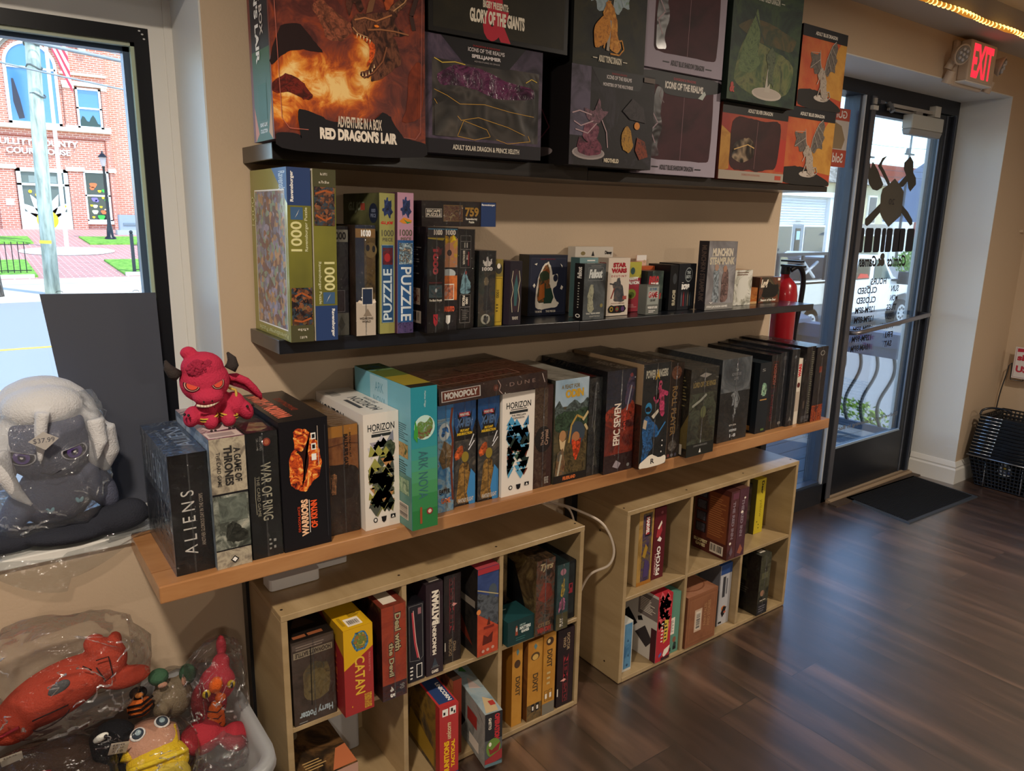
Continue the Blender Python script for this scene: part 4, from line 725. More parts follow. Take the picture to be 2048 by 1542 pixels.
# ---------------------------------------------------------------- top shelf: figure boxes
TS = 'figure boxes on the top shelf'
REDART = flamemat('fiery_cover_print', '#442220 #5c2c26 #78382a #943f20 #c8601e #e8963a #f8d084', [(-.13, .11, .10, .10), (-.05, .11, .14, .085), (.02, .13, .07, .08), (.03, .19, .045, .05), (-.15, .06, .08, .05)], 17, 3, .58)
FLAME = A('#5a160c #c8481a #f39a2e #ffe08a', 11, 8, 2.2)
DARKD = A('#1e1210 #43261c #7a4a34 #2e1a16', 60, 4, .8, detail=9, stretch=(1, 1, .5))
MEM = A('#5a241c #7c3626 #94482e', 26, 5, 1.0)
def dpt(pts): return [((x - 240) / 1045, ((940 + (x - 240) * .095) - y) * .000715) for x, y in pts]
red_front = [(r, 0, 0, 1, 1, REDART),
 (p, dpt([(620, 0), (650, 120), (690, 240), (720, 180), (700, 60), (690, -40), (640, -60)]), MEM),
 (p, dpt([(800, -120), (790, 130), (870, 160), (940, 120), (960, -120)]), MEM),
 (p, dpt([(500, 240), (560, 200), (640, 250), (720, 300), (800, 330), (700, 420), (600, 420), (560, 330)]), M('#7a4430')),
 (p, dpt([(230, 520), (300, 350), (420, 330), (520, 430), (580, 490), (450, 470), (330, 480), (240, 560)]), M('#241313')),
 (p, dpt([(240, 640), (330, 590), (430, 640), (500, 720), (440, 740), (350, 690), (240, 700)]), M('#5a1a12')),
 (p, dpt([(1160, 580), (1250, 500), (1280, 700), (1240, 860), (1100, 880), (1150, 760)]), A('#5a2418 #8a3a20', 20, 2)),
 (p, dpt([(960, 400), (1060, 380), (1110, 520), (1060, 560), (950, 620), (880, 640), (900, 540)]), DARKD),
 (p, dpt([(755, 320), (775, 280), (830, 262), (920, 262), (1010, 240), (1090, 245), (1050, 300), (1100, 345), (1170, 368), (1060, 380), (990, 400), (1000, 470), (960, 540), (900, 590), (850, 620), (812, 600), (815, 575), (860, 575), (900, 520), (925, 440), (890, 405), (820, 385), (770, 375)]), DARKD),
 (p, dpt([(820, 385), (890, 405), (925, 440), (895, 520), (855, 560), (880, 480), (870, 430)]), M('#c8501e')),
 (p, dpt([(860, 262), (880, 200), (945, 110), (925, 190), (905, 250)]), M('#7a5238')),
 (p, dpt([(1000, 240), (1080, 190), (1130, 140), (1185, 125), (1140, 200), (1080, 250)]), M('#6a4632')),
 (p, dpt([(720, 190), (800, 130), (850, 240), (810, 260), (780, 200), (740, 300)]), M('#4a2a20')),
 (p, dpt([(980, 190), (1040, 0), (1060, -80), (1090, 0), (1060, 200), (1000, 240)]), A('#8a3a1e #b8562a', 30, 2)), (l, dpt([(985, 190), (1045, -10)]), .004, M('#3a1d18')), (l, dpt([(1150, 60), (1220, 160), (1180, 260), (1200, 340)]), .01, M('#3f2a26')),
 (l, dpt([(780, 300), (850, 285), (930, 300), (1040, 262)]), .003, M('#b8784c')), (l, dpt([(870, 350), (960, 345), (1060, 352), (1160, 368)]), .003, M('#a06844')), (l, dpt([(765, 340), (800, 372), (870, 392)]), .002, M('#c08a5c')), (l, dpt([(830, 612), (900, 585), (970, 520), (1000, 440)]), .003, M('#8a5438')), (l, dpt([(1050, 240), (1130, 190), (1180, 128)]), .002, M('#c89868')), (e, *dpt([(930, 328)])[0], .016, .005, M('#ff8a2a'))] + [(p, dpt([(x, y), (x + 10, y + 4), (x + 2, y + 26)]), M('#ffd9a0')) for x, y in ((790, 372), (812, 380), (834, 386), (856, 394), (876, 402))] + [(p, dpt([(x, y), (x + 10, y - 2), (x + 4, y - 24)]), M('#ffd9a0')) for x, y in ((820, 606), (842, 606), (864, 596), (886, 580), (900, 560))] + [
 (p, dpt([(400, 950), (380, 780), (440, 790), (540, 830), (620, 860), (880, 870), (950, 805), (1010, 830), (1060, 900), (1100, 950), (1120, 960), (1290, 1000), (1290, 1100), (240, 1000), (240, 900), (400, 920)]), M('#19161a')),
 (l, dpt([(265, -100), (285, 830), (330, 885), (450, 898)]), .0012, M('#c06a5a')), (l, dpt([(1110, 960), (1200, 972), (1240, 930), (1262, 60), (1230, 0)]), .0012, M('#a06058')),
 (t, 'ADVENTURE IN A BOX', .385, .065, .68, .11, M('#d8c8b4'), 0, .03), (t, "RED DRAGON'S LAIR", .27, .012, .785, .06, M('#ece0d0'), 0, .06)]
G('huge dark red box with a horned fire-breathing creature cover, top left of the wall', (0.531, 0.876), 1.54, 1.6352, 0.50, 0.128, M('#3a1d1a', .6), red_front,
  [(r, 0, 0, 1, 1, M('#7a4034')), (r, .12, 0, .95, 1, M('#2a2426')), (r, .12, 0, .95, .35, M('#3d5c3a')), (p, [(.12, 0), (.12, .14), (.3, .03)], M('#c87a58')), (p, [(.95, 0), (.95, .16), (.78, .03)], M('#c08a4c')), (r, .34, .08, .74, .22, M('#2f5a34')), (t, 'BOARD GAME', .38, .055, .72, .07, WHT), (t, 'COLLECTION', .38, .03, .72, .045, WHT), (t, "RED DRAGON'S LAIR", .34, .30, .52, .98, WHT, -90, .04), (t, 'ADVENTURE IN A BOX', .58, .40, .72, .95, M('#d8cec4'), -90, .02)], group=TS)
PLAS = M('#1d1b1c', .09, coat=.8, bump=.9, bscale=28)
def plastic(c): return A(c, 9, 6, 1.0, detail=2, rough=.36, coat=.04, bump=.5)
G('window box with purple swirls and crinkled gold-streaked plastic, beside the huge red box', (0.877, 1.225), 1.562, 1.6335, 0.258, 0.18, M('#2c2732', .6),
  [(r, 0, 0, 1, 1, A('#2a2530 #443a4c #5a4c5e #332c3a', 9, 3)), (r, .085, .15, .97, .80, plastic('#1a1918 #2a2624 #4a4440 #26231f')), (p, [(.11, .66), (.25, .78), (.5, .76), (.7, .68), (.92, .66), (.94, .56), (.6, .52), (.35, .6), (.15, .58)], A('#261a24 #40223a #6a3458 #2a1a28', 26, 4, 1.2, rough=.2, coat=.3, bump=.5)), (p, [(.15, 1), (.85, 1), (.70, .79), (.33, .79)], M('#1c1b1e')), (r, .0, 0, 1, .125, M('#1f1c22')),
   (l, [(.10, .54), (.2, .5), (.3, .44), (.5, .46), (.72, .42), (.93, .40)], .0012, GOLD), (l, [(.33, .30), (.28, .16), (.42, .14), (.55, .18), (.52, .24), (.33, .30)], .0012, GOLD), (l, [(.10, .46), (.18, .32), (.26, .36), (.31, .30), (.45, .34), (.7, .28), (.85, .22)], .0012, GOLD), (l, [(.6, .16), (.7, .13), (.9, .17), (.88, .22)], .0012, GOLD), (l, [(.1, .8), (.16, .77), (.26, .79), (.34, .78)], .002, M('#d8b84a')), (l, [(.85, .7), (.9, .74), (.95, .72)], .002, M('#d8b84a')),  # thin gold lines drawn across the plastic window
   (r, .10, .15, .28, .42, plastic('#1d1c1b #3a3632 #5a524a')),
   (t, 'DUNGEONS & DRAGONS', .40, .945, .62, .96, M('#a02a2a')), (t, 'ICONS OF THE REALMS', .36, .90, .66, .935, M('#c8c0c0'), 0, .03), (t, 'SPELLJAMMER', .39, .84, .63, .88, M('#d8d0d0'), 0, .05), (t, 'ADVENTURES IN SPACE', .41, .815, .62, .828, M('#a8a0a0')), (t, 'ADULT SOLAR DRAGON & PRINCE XELETH', .24, .04, .80, .085, M('#d8cfc0'), 0, .03)],
  [], [], [(r, 0, 0, 1, 1, M('#3a3342'))], group=TS)
G('black scuffed box with a red ampersand logo lying across the top, cut off above', (0.893, 1.296), 1.553, 1.8935, 0.35, 0.22, M('#151312', .4),
  [(r, .03, .03, .97, 1, A('#1c1a14 #262319 #302b1d', 5, 3)), (t, '&', .36, .0, .56, .34, M('#b8283a'), 0, .06), (t, 'BIGBY PRESENTS:', .36, .20, .54, .245, M('#e0d4c0'), 0, .04), (t, 'GLORY OF THE GIANTS', .27, .10, .66, .185, M('#ece2cf'), 0, .05)], group=TS)
G('dark purple box with a tentacled worm figure on a round base, top shelf middle', (1.306, 1.611), 1.545, 1.629, 0.247, 0.17, M('#1e1b1f', .6),
  [(r, 0, 0, 1, 1, A('#1a1719 #242024 #1f1c1e #35303a', 7, 3)), (r, 0, .30, .22, 1, A('#3a3440 #5d5468 #4a4256', 9, 4)), (p, [(.22, 1), (.34, .82), (.8, .82), (.88, 1)], M('#17161a')), (t, 'DUNGEONS & DRAGONS', .46, .955, .64, .975, M('#9a2a30')), (t, 'ICONS OF THE REALMS', .40, .905, .70, .945, M('#d0c8c8'), 0, .03), (t, 'MONSTERS OF THE MULTIVERSE', .36, .83, .72, .865, M('#c8c0c0'), 0, .04),
   (e, .22, .13, .19, .07, M('#a59a98')), (e, .22, .135, .17, .055, M('#8b7f80')), (p, [(.08, .14), (.10, .30), (.2, .22), (.3, .3), (.38, .2), (.36, .12), (.22, .10)], A('#3a1626 #5a2438 #7e3c50 #2c1220', 60, 5)), (p, [(.14, .30), (.16, .42), (.26, .46), (.34, .40), (.3, .26), (.2, .24)], A('#4a2034 #70384c #8e5a68', 60, 5)), (p, [(.2, .46), (.14, .60), (.27, .55), (.32, .72), (.36, .56), (.44, .58), (.36, .48), (.3, .42)], M('#5e3e4a')), (l, [(.24, .52), (.1, .55), (.02, .52)], .003, M('#b89aa0')), (l, [(.26, .46), (.12, .40), (.04, .44)], .003, M('#b89aa0')), (l, [(.36, .48), (.42, .36), (.44, .20)], .003, M('#b89aa0')), (l, [(.3, .44), (.2, .33), (.06, .36)], .003, M('#b89aa0')),
   (p, [(.62, .2), (.60, .34), (.66, .46), (.72, .4), (.76, .24), (.7, .16)], A('#3a2a16 #b8862a #5a3a1a', 60, 3)), (e, .79, .46, .035, .04, M('#d8862a')), (p, [(.78, .2), (.80, .34), (.9, .3), (.95, .14), (.84, .10)], A('#3a1c14 #8a3a1e #2a2020', 50, 3)), (p, [(.6, .6), (.72, .74), (.86, .66), (.9, .5), (.7, .52)], A('#1e1a1c #3a3438 #2a2628', 40, 8)), (t, 'NEOTHELID', .40, .045, .58, .09, M('#e0d2b8'), 0, .04), (r, .85, .93, .99, .98, M('#5a4a40'))],
  [(r, 0, 0, 1, 1, M('#1a1718')), (l, [(.3, .6), (.5, .4), (.3, .3)], .004, M('#8a4a5a')), (e, .3, .15, .3, .05, M('#8b7f80'))], group=TS)
TOP = A('#17181a #24261f #33301f #1c1d1e', 5, 5)
def dragon(cx, cy, s, body, wing, line, base=True):
    q = lambda pts: [(cx + x * s, cy + y * s) for x, y in pts]
    out = []
    if base: out += [(e, cx, cy - .40 * s, .20 * s, .05 * s, line)]
    out += [(p, q([(-.02, -.02), (-.10, .12), (-.14, .30), (-.22, .24), (-.40, .26), (-.34, .14), (-.38, .02), (-.28, .04), (-.24, -.06), (-.12, -.04)]), wing),
            (p, q([(.02, 0), (.06, .2), (.16, .42), (.26, .50), (.34, .40), (.30, .28), (.36, .22), (.30, .12), (.32, .02), (.2, .04), (.12, -.06)]), wing),
            (l, q([(-.02, -.02), (-.10, .12), (-.14, .32)]), .0022, line), (l, q([(-.13, .28), (-.38, .26)]), .0014, line), (l, q([(-.12, .18), (-.37, .03)]), .0014, line), (l, q([(.02, 0), (.06, .2), (.17, .42), (.27, .5)]), .0022, line), (l, q([(.16, .4), (.30, .28)]), .0014, line), (l, q([(.13, .34), (.30, .12)]), .0014, line), (l, q([(.08, .24), (.2, .04)]), .0014, line),
            (p, q([(-.12, .04), (-.04, .06), (.04, .0), (.10, -.12), (.12, -.26), (.20, -.34), (.12, -.42), (.0, -.38), (-.06, -.26), (-.08, -.12)]), body), (p, q([(-.16, -.06), (-.08, .06), (-.02, .06), (-.06, -.04), (-.12, -.12)]), body), (l, q([(.08, -.30), (.2, -.28), (.24, -.36), (.16, -.42), (.0, -.42)]), .004, body), (l, q([(-.05, -.2), (-.12, -.38)]), .005, body), (l, q([(.02, -.2), (.0, -.38)]), .005, body), (l, q([(-.1, -.1), (-.16, -.2)]), .003, line)]
    return out
G('box with an orange figure spreading pale blue wings, above the tentacled worm box', (1.320, 1.579), 1.56, 1.877, 0.34, 0.2, M('#1b1c1b', .6),
  [(r, 0, 0, 1, 1, TOP)] + dragon(.50, .45, .78, A('#9a5a1e #d08a30 #e8a84a', 60, 3), A('#8fa3ad #a8bcc6 #6a8a5a', 40, 2), M('#c8d0d0'), False) + [(l, [(.46, .14), (.48, .36)], .01, M('#a89a88')), (p, [(.28, .14), (.26, .3), (.40, .40), (.5, .34), (.46, .2), (.36, .16)], A('#b8701e #d89030 #8a4a18', 60, 5)), (t, 'ADULT TOPAZ DRAGON', .34, .05, .66, .10, M('#e0d6c0'), 0, .04), (l, [(.26, .075), (.32, .075)], .0022, M('#e0d6c0')), (l, [(.68, .075), (.74, .075)], .0022, M('#e0d6c0'))], group=TS)
LAV = M('#a59aa8', .6)
def shadow(u):
    return [(r, 0, 0, 1, 1, LAV), (p, [(.10, .18), (.14, .145), (.86, .145), (.91, .18), (.91, .86 if u else .9), (.88, .9), (.12, .9), (.10, .86)], A('#2a1418 #3f1d24 #4a232a #301820', 4, 3, .6, rough=.62, bump=.1)), (l, [(.52, .15), (.53, .88)], .0016, M('#8a6068')), (p, [(.13, .16), (.12, .5), (.18, .86), (.28, .84), (.24, .6), (.28, .45), (.22, .3), (.26, .18)], plastic('#1a1416 #2a2024 #5a4a50')), (l, [(.15, .6), (.22, .5), (.14, .42), (.2, .3)], .004, M('#a89098')), (l, [(.25, .86), (.22, .76), (.28, .7)], .003, M('#7a686c'))]
G('lilac-framed window box with dark wine interior, lower of the two stacked', (1.5935, 1.9385), 1.582, 1.6235, 0.284, 0.19, LAV,
  shadow(0) + [(p, [(0, 1), (0, .86), (.22, .86), (.30, .78), (.74, .78), (.80, .84), (1, .88), (1, 1)], M('#1d1d20')), (t, 'DUNGEONS & DRAGONS', .38, .93, .66, .955, M('#a82a34'), 0, .02), (t, 'ICONS OF THE REALMS', .28, .84, .76, .91, M('#ddd5cc'), 0, .05), (p, [(.70, .79), (.78, .87), (.80, .84), (.76, .78)], M('#b8c0b8')), (t, 'ADULT BLUE SHADOW DRAGON', .27, .045, .70, .095, M('#2a2428'), 0, .03), (l, [(.17, .07), (.25, .07)], .003, INK), (l, [(.72, .07), (.80, .07)], .003, INK)], group='lilac-framed window boxes')
G('lilac-framed window box with dark wine interior, upper of the two stacked', (1.590, 1.926), 1.572, 1.909, 0.30, 0.19, LAV,
  shadow(1) + [(t, 'ADULT BLUE SHADOW DRAGON', .32, .045, .75, .095, M('#2a2428'), 0, .03), (l, [(.22, .07), (.30, .07)], .003, INK), (l, [(.77, .07), (.85, .07)], .003, INK)], group='lilac-framed window boxes')
ORG = A('#96342a #ac4a30 #b8623a', 6, 3, .6); ORY = A('#a87430 #b8863a #a06a2c', 5, 2)
G('orange and black window box with torn cream edging, under the dark green box', (1.9645, 2.3085), 1.59, 1.6235, 0.232, 0.18, M('#8a3a28', .6),
  [(r, 0, 0, 1, .9, ORG), (p, [(0, .1), (0, .7), (.14, .6), (.14, .14)], ORY), (r, .86, .15, 1, .6, M('#b0382c')), (r, 0, .86, 1, 1, M('#1c1b1a')), (p, [(.14, .20), (.20, .14), (.34, .12), (.42, .15), (.56, .12), (.70, .16), (.88, .18), (.90, .80), (.82, .84), (.62, .81), (.45, .83), (.22, .84), (.14, .76)], A('#2a1414 #3c1c1c #4a2422', 4, 3, .6, rough=.6, bump=.2)), (l, [(.52, .16), (.53, .80)], .0016, M('#8a6060')), (p, [(.16, .3), (.2, .5), (.4, .58), (.5, .5), (.5, .3), (.3, .22)], plastic('#1a1614 #3a302a #a08a70 #2a2420')), (l, [(.2, .4), (.4, .48), (.5, .44)], .003, M('#d8b070')),
   (r, 0, 0, 1, .12, M('#a3988a')), (t, 'ADULT SILVER DRAGON', .36, .90, .74, .95, M('#d8d0c4'), 0, .03), (t, 'DUNGEONS & DRAGONS', .34, .06, .62, .09, M('#b07060')), (r, .86, .03, .96, .09, M('#b04a3a'))],
  [(r, 0, 0, 1, 1, M('#5a2a20'))], group=TS)
def bluedragon():
    return [(r, 0, 0, 1, 1, M('#a8442c')), (r, 0, .20, 1, .86, A('#9c382a #b4502e #bc6838', 7, 3, .7)), (p, [(1, .15), (1, .86), (.86, .86), (.62, .55), (.48, .2)], ORY), (p, [(0, 0), (0, .22), (.3, .24), (.5, .22), (1, .06), (1, 0)], M('#24211f')), (r, 0, .86, 1, 1, M('#1b1c20')), (t, 'ADULT BLUE DRAGON', .27, .90, .76, .945, M('#d4ccc0'), 0, .03)] + dragon(.52, .47, .82, A('#8a7c70 #a89a8c #6a5e54', 70, 3), A('#3a3634 #6a6058 #4a4440', 50, 4), M('#b8aca0'))
G('orange and black box with a grey winged figure, lower right end of the top shelf', (2.3105, 2.611), 1.602, 1.6235, 0.256, 0.18, M('#2a2420', .6), bluedragon(), [], [], [(r, 0, 0, 1, 1, M('#3a2c24'))], group='orange boxes with grey winged figure')
G('orange and black box with a grey winged figure, stacked on top of its twin', (2.363, 2.634), 1.602, 1.881, 0.262, 0.18, M('#2a2420', .6), bluedragon(), [], [], [(r, 0, 0, 1, 1, M('#7a4a2c'))], group='orange boxes with grey winged figure')
G('large dark green box with a pale horned figure on a round stand', (1.9395, 2.290), 1.56, 1.8575, 0.42, 0.2, M('#1c2a22', .6),
  [(r, 0, 0, 1, 1, A('#16241e #20332a #34492e #1e2a22', 5, 3, 2, detail=8)), (p, [(.06, .12), (.12, .34), (.2, .44), (.4, .42), (.8, .36), (.95, .3), (.9, .1), (.5, .02)], A('#2c4430 #4c5f38 #707446 #2e3e2e', 9, 6, 2, detail=8)), (p, [(.05, .5), (.3, .58), (.6, .56), (.95, .5), (.9, .4), (.4, .42)], A('#2c3a28 #5a4c2c #40442a #22342a', 9, 2, 2, detail=8)), (p, [(.12, .20), (.16, .38), (.28, .56), (.34, .66), (.40, .5), (.38, .34), (.44, .28), (.3, .2)], A('#3c5232 #66794a #46583a', 30, 3, 2, detail=8)), (l, [(.3, .62), (.4, .5), (.48, .42)], .006, M('#2a3a2a')),
   (e, .56, .075, .22, .045, M('#c0b4a8')), (e, .56, .08, .20, .035, M('#b3a79b')), (p, [(.52, .09), (.55, .28), (.58, .31), (.60, .09)], M('#b9b0a2')), (p, [(.56, .12), (.55, .26), (.50, .34), (.58, .42), (.66, .34), (.62, .22), (.66, .12), (.6, .16)], A('#3a4432 #5a6448 #2a3426', 50, 4)), (t, '&', .03, .05, .10, .12, M('#b03a30'), 0, .06),
   (t, 'ICONS OF THE REALMS', .10, .79, .82, .87, M('#d4d0c0'), 0, .05), (t, 'ADULT GREEN DRAGON', .32, .70, .64, .745, M('#c8c8b8'), 0, .03), (l, [(.25, .72), (.3, .72)], .002, M('#c8c8b8')), (l, [(.66, .72), (.71, .72)], .002, M('#c8c8b8'))], [], [], [(r, 0, 0, 1, 1, M('#243026'))], group=TS)

# ---------------------------------------------------------------- middle shelf: jigsaws and small games
SLL = math.atan2(0.0155, 0.88); SLR = math.atan2(0.011, 1.186)
def zm(X): return (1.2165 - .0155 * (X - .54) / .88 if X < 1.42 else 1.2010 - .012 * (X - 1.42) / 1.186) + .0006
def S(label, X, Y, h, d, body, front=(), left=(), top=(), right=(), **k):
    xc = (X[0] + X[1]) / 2
    k.setdefault('ry', SLL if xc < 1.42 else SLR); k.setdefault('name', 'puzzle_box'); k.setdefault('cat', 'jigsaw puzzle box' if k['name'] == 'puzzle_box' else 'game box')
    return G(label, X, Y, zm(xc), h, d, body, front, left, top, right, **k)
JP = 'jigsaw puzzles on the middle shelf'
OLV = M('#7c7a34', .32); NVY = M('#2d4270', .34); OL2 = A('#5c5c2c #7c7a34 #8f8c3c', 3, 2, .2, rough=.32)
SHOP = collage('#241a1e #4a2f28 #8a5434 #3a4652 #201a20 #5a3a2a #2c3a44 #7a6040', 150, 3)
def rav(flip):
    a = [(r, 0, 0, 1, 1, OL2), (r, 0, .79, 1, 1, NVY), (t, 'Ravensburger', .12, .81, .30, .98, WHT, 90, .03), (r, .12, .71, .64, .78, M('#3f5f84')), (p, [(.3, .72), (.5, .77), (.4, .74)], WHT), (t, '1000', .10, .53, .58, .70, M('#d8d49a'), 90, .02), (t, 'Ravensburger Puzzle', .70, .53, .86, .78, M('#d8d8b0'), 90, .01), (r, .06, .10, .97, .32, SHOP), (l, [(.2, .27), (.5, .29), (.9, .26)], .004, M('#a8582c')), (l, [(.15, .13), (.5, .12), (.9, .14)], .004, M('#a8582c')), (r, 0, 0, 1, .10, M('#4c4a30')), (t, 'ca. 70 x 50 cm', .3, .065, .75, .08, CRM, 180), (t, 'No. 16 971 5', .38, .02, .68, .035, CRM, 180)]
    if not flip: return a
    o = []
    for it in a:
        it = list(it)
        if it[0] == 'p': it[1] = [(1 - u, 1 - v) for u, v in it[1]]
        elif it[0] == 'l': it[1] = [(1 - u, 1 - v) for u, v in it[1]]
        else:
            off = 1 if it[0] == 'r' else 2
            it[off:off + 4] = [1 - it[off + 2], 1 - it[off + 3], 1 - it[off], 1 - it[off + 1]]
            if it[0] == 't':
                while len(it) < 8: it.append(0)
                it[7] = {90: -90, 180: 0, 0: 180, -90: 90}[it[7]]
        o.append(tuple(it))
    return o
S('tall olive and navy thousand-piece jigsaw box with a dazzling side cover, left end', (0.552, 0.603), 1.56, 0.367, 0.24, OLV, rav(False),
  [(r, 0, 0, 1, 1, M('#8a8a3c', .2, coat=.6)), (p, [(.62, 1), (1, 1), (1, .8)], M('#4e74a8')), (t, 'Ravensburger', .75, .80, .96, .98, M('#c8d8e8'), -90, .02), ('o', .12, .06, .94, .88, .003, WHT), (r, .14, .07, .92, .87, collage('#3a2c40 #7a4a44 #b08a6a #6a7a9a #4a4860 #7a9a8a #8a8aa8 #5a3a5a #a8a0b0', 75, 3, .16, .8)), (t, 'Ravensburger Puzzle', .14, .012, .95, .05, M('#c8c890'), 180, .02), (t, '1000', .02, .66, .11, .84, M('#c8c890'), 90, .0)], group=JP, lid=None)
S('tall olive and navy thousand-piece jigsaw box standing upside down, second from left', (0.608, 0.659), 1.56, 0.367, 0.24, OLV, rav(True), [(r, .0, 0, 1, 1, M('#8d8478')), (r, .85, 0, 1, 1, CRM)], group=JP)
S('narrow grey jigsaw box half hidden, showing the end of a white number', (0.664, 0.710), 1.615, 0.249, 0.18, M('#2a2c34', .34),
  [(r, 0, 0, 1, 1, A('#23242c #32323c', 10, 3)), (r, 0, .86, 1, .97, M('#a8a69c')), (t, '1000', .2, .88, .9, .95, INK, 0, .04), (r, .3, .22, .8, .42, M('#3a2c38')), ('o', .3, .22, .8, .42, .001, M('#8a8890')), (r, 0, 0, 1, .21, M('#77776f')), (p, [(.4, .1), (.6, .18), (.8, .1), (.6, .04)], M('#55564f'))], group=JP, wrap=.06)
S('jigsaw box with a big-eyed creature and cream foot panel with rising sun mark', (0.717, 0.766), 1.59, 0.253, 0.2, M('#4a3c34', .34),
  [(r, 0, 0, 1, 1, M('#23304a')), (r, .45, .3, 1, .9, A('#3a3020 #7a6438 #4a3a22', 30, 3)), (e, .78, .78, .3, .07, M('#8a7648')), (e, .62, .80, .1, .03, M('#1c2028')), (e, .92, .79, .08, .03, M('#1c2028')), (p, [(.5, .7), (.9, .7), (.8, .62), (.6, .63)], M('#6a5430')), (r, 0, .89, 1, .97, M('#a07a42')), (t, '1000', .28, .90, .78, .96, WHT, 0, .06), (r, 0, 0, 1, .31, M('#c0b3a4')), (p, [(0, .31), (.2, .33), (.5, .31), (.8, .33), (1, .34), (1, .3), (0, .3)], M('#c0b3a4')), (r, .3, .28, .85, .44, M('#d8d0c4')), (r, .33, .29, .82, .43, M('#22304a')), (p, [(.35, .18), (.58, .25), (.8, .18)], M('#8a7c6c')), (t, 'WIZARDING\nWORLD', .16, .12, .86, .17, M('#4a4038'), 0, .03)],
  [(r, 0, 0, 1, 1, A('#3a2c26 #5a4438', 14, 2)), ('lines', .1, .3, .8, .8, 14, M('#6a5a50'))], [(r, 0, 0, 1, 1, M('#5a5048'))], group=JP, wrap=.05)
PZ = M('#9c9a5c', .36)
def pz(body, txt_rot, logo):
    return [(r, 0, 0, 1, 1, body), (p, [(.15, .88), (.3, .9), (.3, .96), (.45, .94), (.5, .98), (.6, .94), (.8, .96), (.78, .9), (.9, .87), (.78, .85), (.7, .82), (.5, .86), (.3, .83), (.3, .87)], M('#26355e')), logo, (t, '1000', .14, .70, .92, .745, M('#5d5a48'), 0, .02), (t, 'PIECE', .2, .665, .86, .69, M('#5d5a48'), 0, .02)]
S('green jigsaw box with a tall white word reading upward on blue', (0.782, 0.8215), 1.60, 0.327, 0.2, PZ,
  pz(PZ, 90, (t, 'G.I. JOE', .1, .78, .9, .805, RED, 0, .06, .3)) + [(r, .12, .08, .92, .64, M('#27507c')), ('o', .12, .08, .92, .64, .0012, M('#8fa8b8')), (r, .2, .50, .85, .62, A('#1c2230 #6a1e26 #2a3a4a', 60, 3)), (e, .5, .55, .2, .03, M('#a82a30')), (t, 'PUZZLE', .22, .10, .80, .47, M('#cfe0e8'), 90, .02)],
  [(r, 0, 0, 1, 1, A('#3a3c2a #55563a #6a6a46', 6, 4)), (t, 'G.I. JOE', .15, .86, .6, .94, M('#9aa088'), 0, .06, .3), (r, .5, .88, .62, .93, M('#a8483a')), (e, .85, .86, .12, .07, M('#242c40')), (t, '1000\nPIECE', .78, .83, .92, .89, M('#8a94b0'), 0, .02)], [(r, 0, 0, 1, 1, PZ)], group=JP)
S('pink jigsaw box with a tall white word reading downward on blue', (0.8235, 0.8655), 1.59, 0.330, 0.2, M('#bb8ea4', .36),
  pz(M('#bb8ea4', .36), -90, (p, [(.1, .80), (.4, .83), (.9, .81), (.85, .79), (.4, .785)], M('#d88a2a'))) + [(p, [(.35, .82), (.6, .80), (.9, .80), (.6, .785)], M('#3a8a4a')), (r, .0, .0, 1, .67, M('#2a5a92')), (r, 0, 0, 1, .08, A('#2a2a50 #5a4a7a #1c1c34', 70, 3)), (r, .1, .50, .94, .65, A('#e0dcd4 #8aa8b8 #2a2e3a #c8b8a0', 60, 3, 2)), (t, 'PUZZLE', .2, .09, .86, .48, M('#dfe8ee'), -90, .02)], [(r, 0, 0, 1, 1, M('#55334a'))], [], group=JP)
S('black jigsaw box with red number, small printed barcode side and a tiny red shield', (0.889, 0.936), 1.562, 0.253, 0.19, M('#161518', .32),
  [(r, 0, .91, 1, 1, M('#26242a')), (l, [(.02, .985), (.98, .985)], .002, M('#3f86b0')), (t, '1000', .35, .93, .85, .98, CRM, 0, .05), (p, [(0, .905), (1, .905), (.9, .88), (0, .895)], M('#a89428')), (p, [(.2, .82), (.4, .78), (.5, .84), (.7, .8), (.9, .82), (.8, .74), (.4, .74)], A('#3a1216 #7a2026', 60, 4)), (t, '1000', .30, .56, .62, .80, M('#b8303c'), -90, .05), (t, 'TRANSMISSION', .08, .475, .85, .49, M('#8a3034')), (r, .08, .34, .86, .46, A('#1f2a30 #33454a #5a3a34', 50, 5)), (e, .5, .41, .06, .02, M('#c0c8c8')), (t, 'The Black Parade', .1, .305, .85, .325, CRM), (p, [(.35, .18), (.62, .18), (.6, .09), (.48, .06), (.36, .1)], M('#a8222e')), (l, [(.4, .16), (.55, .12)], .002, INK)],
  [(r, 0, 0, 1, 1, M('#17161a')), ('lines', .15, .55, .85, .82, 12, M('#8a8684')), (r, .3, .26, .82, .42, M('#c8b8a4')), (r, .33, .27, .79, .41, A('#c8b09a #7a3a2a #2a2a2c', 80, 3, 1, const=True)), ('bar', .2, .08, .85, .2, 0)], group=JP, wrap=.05)
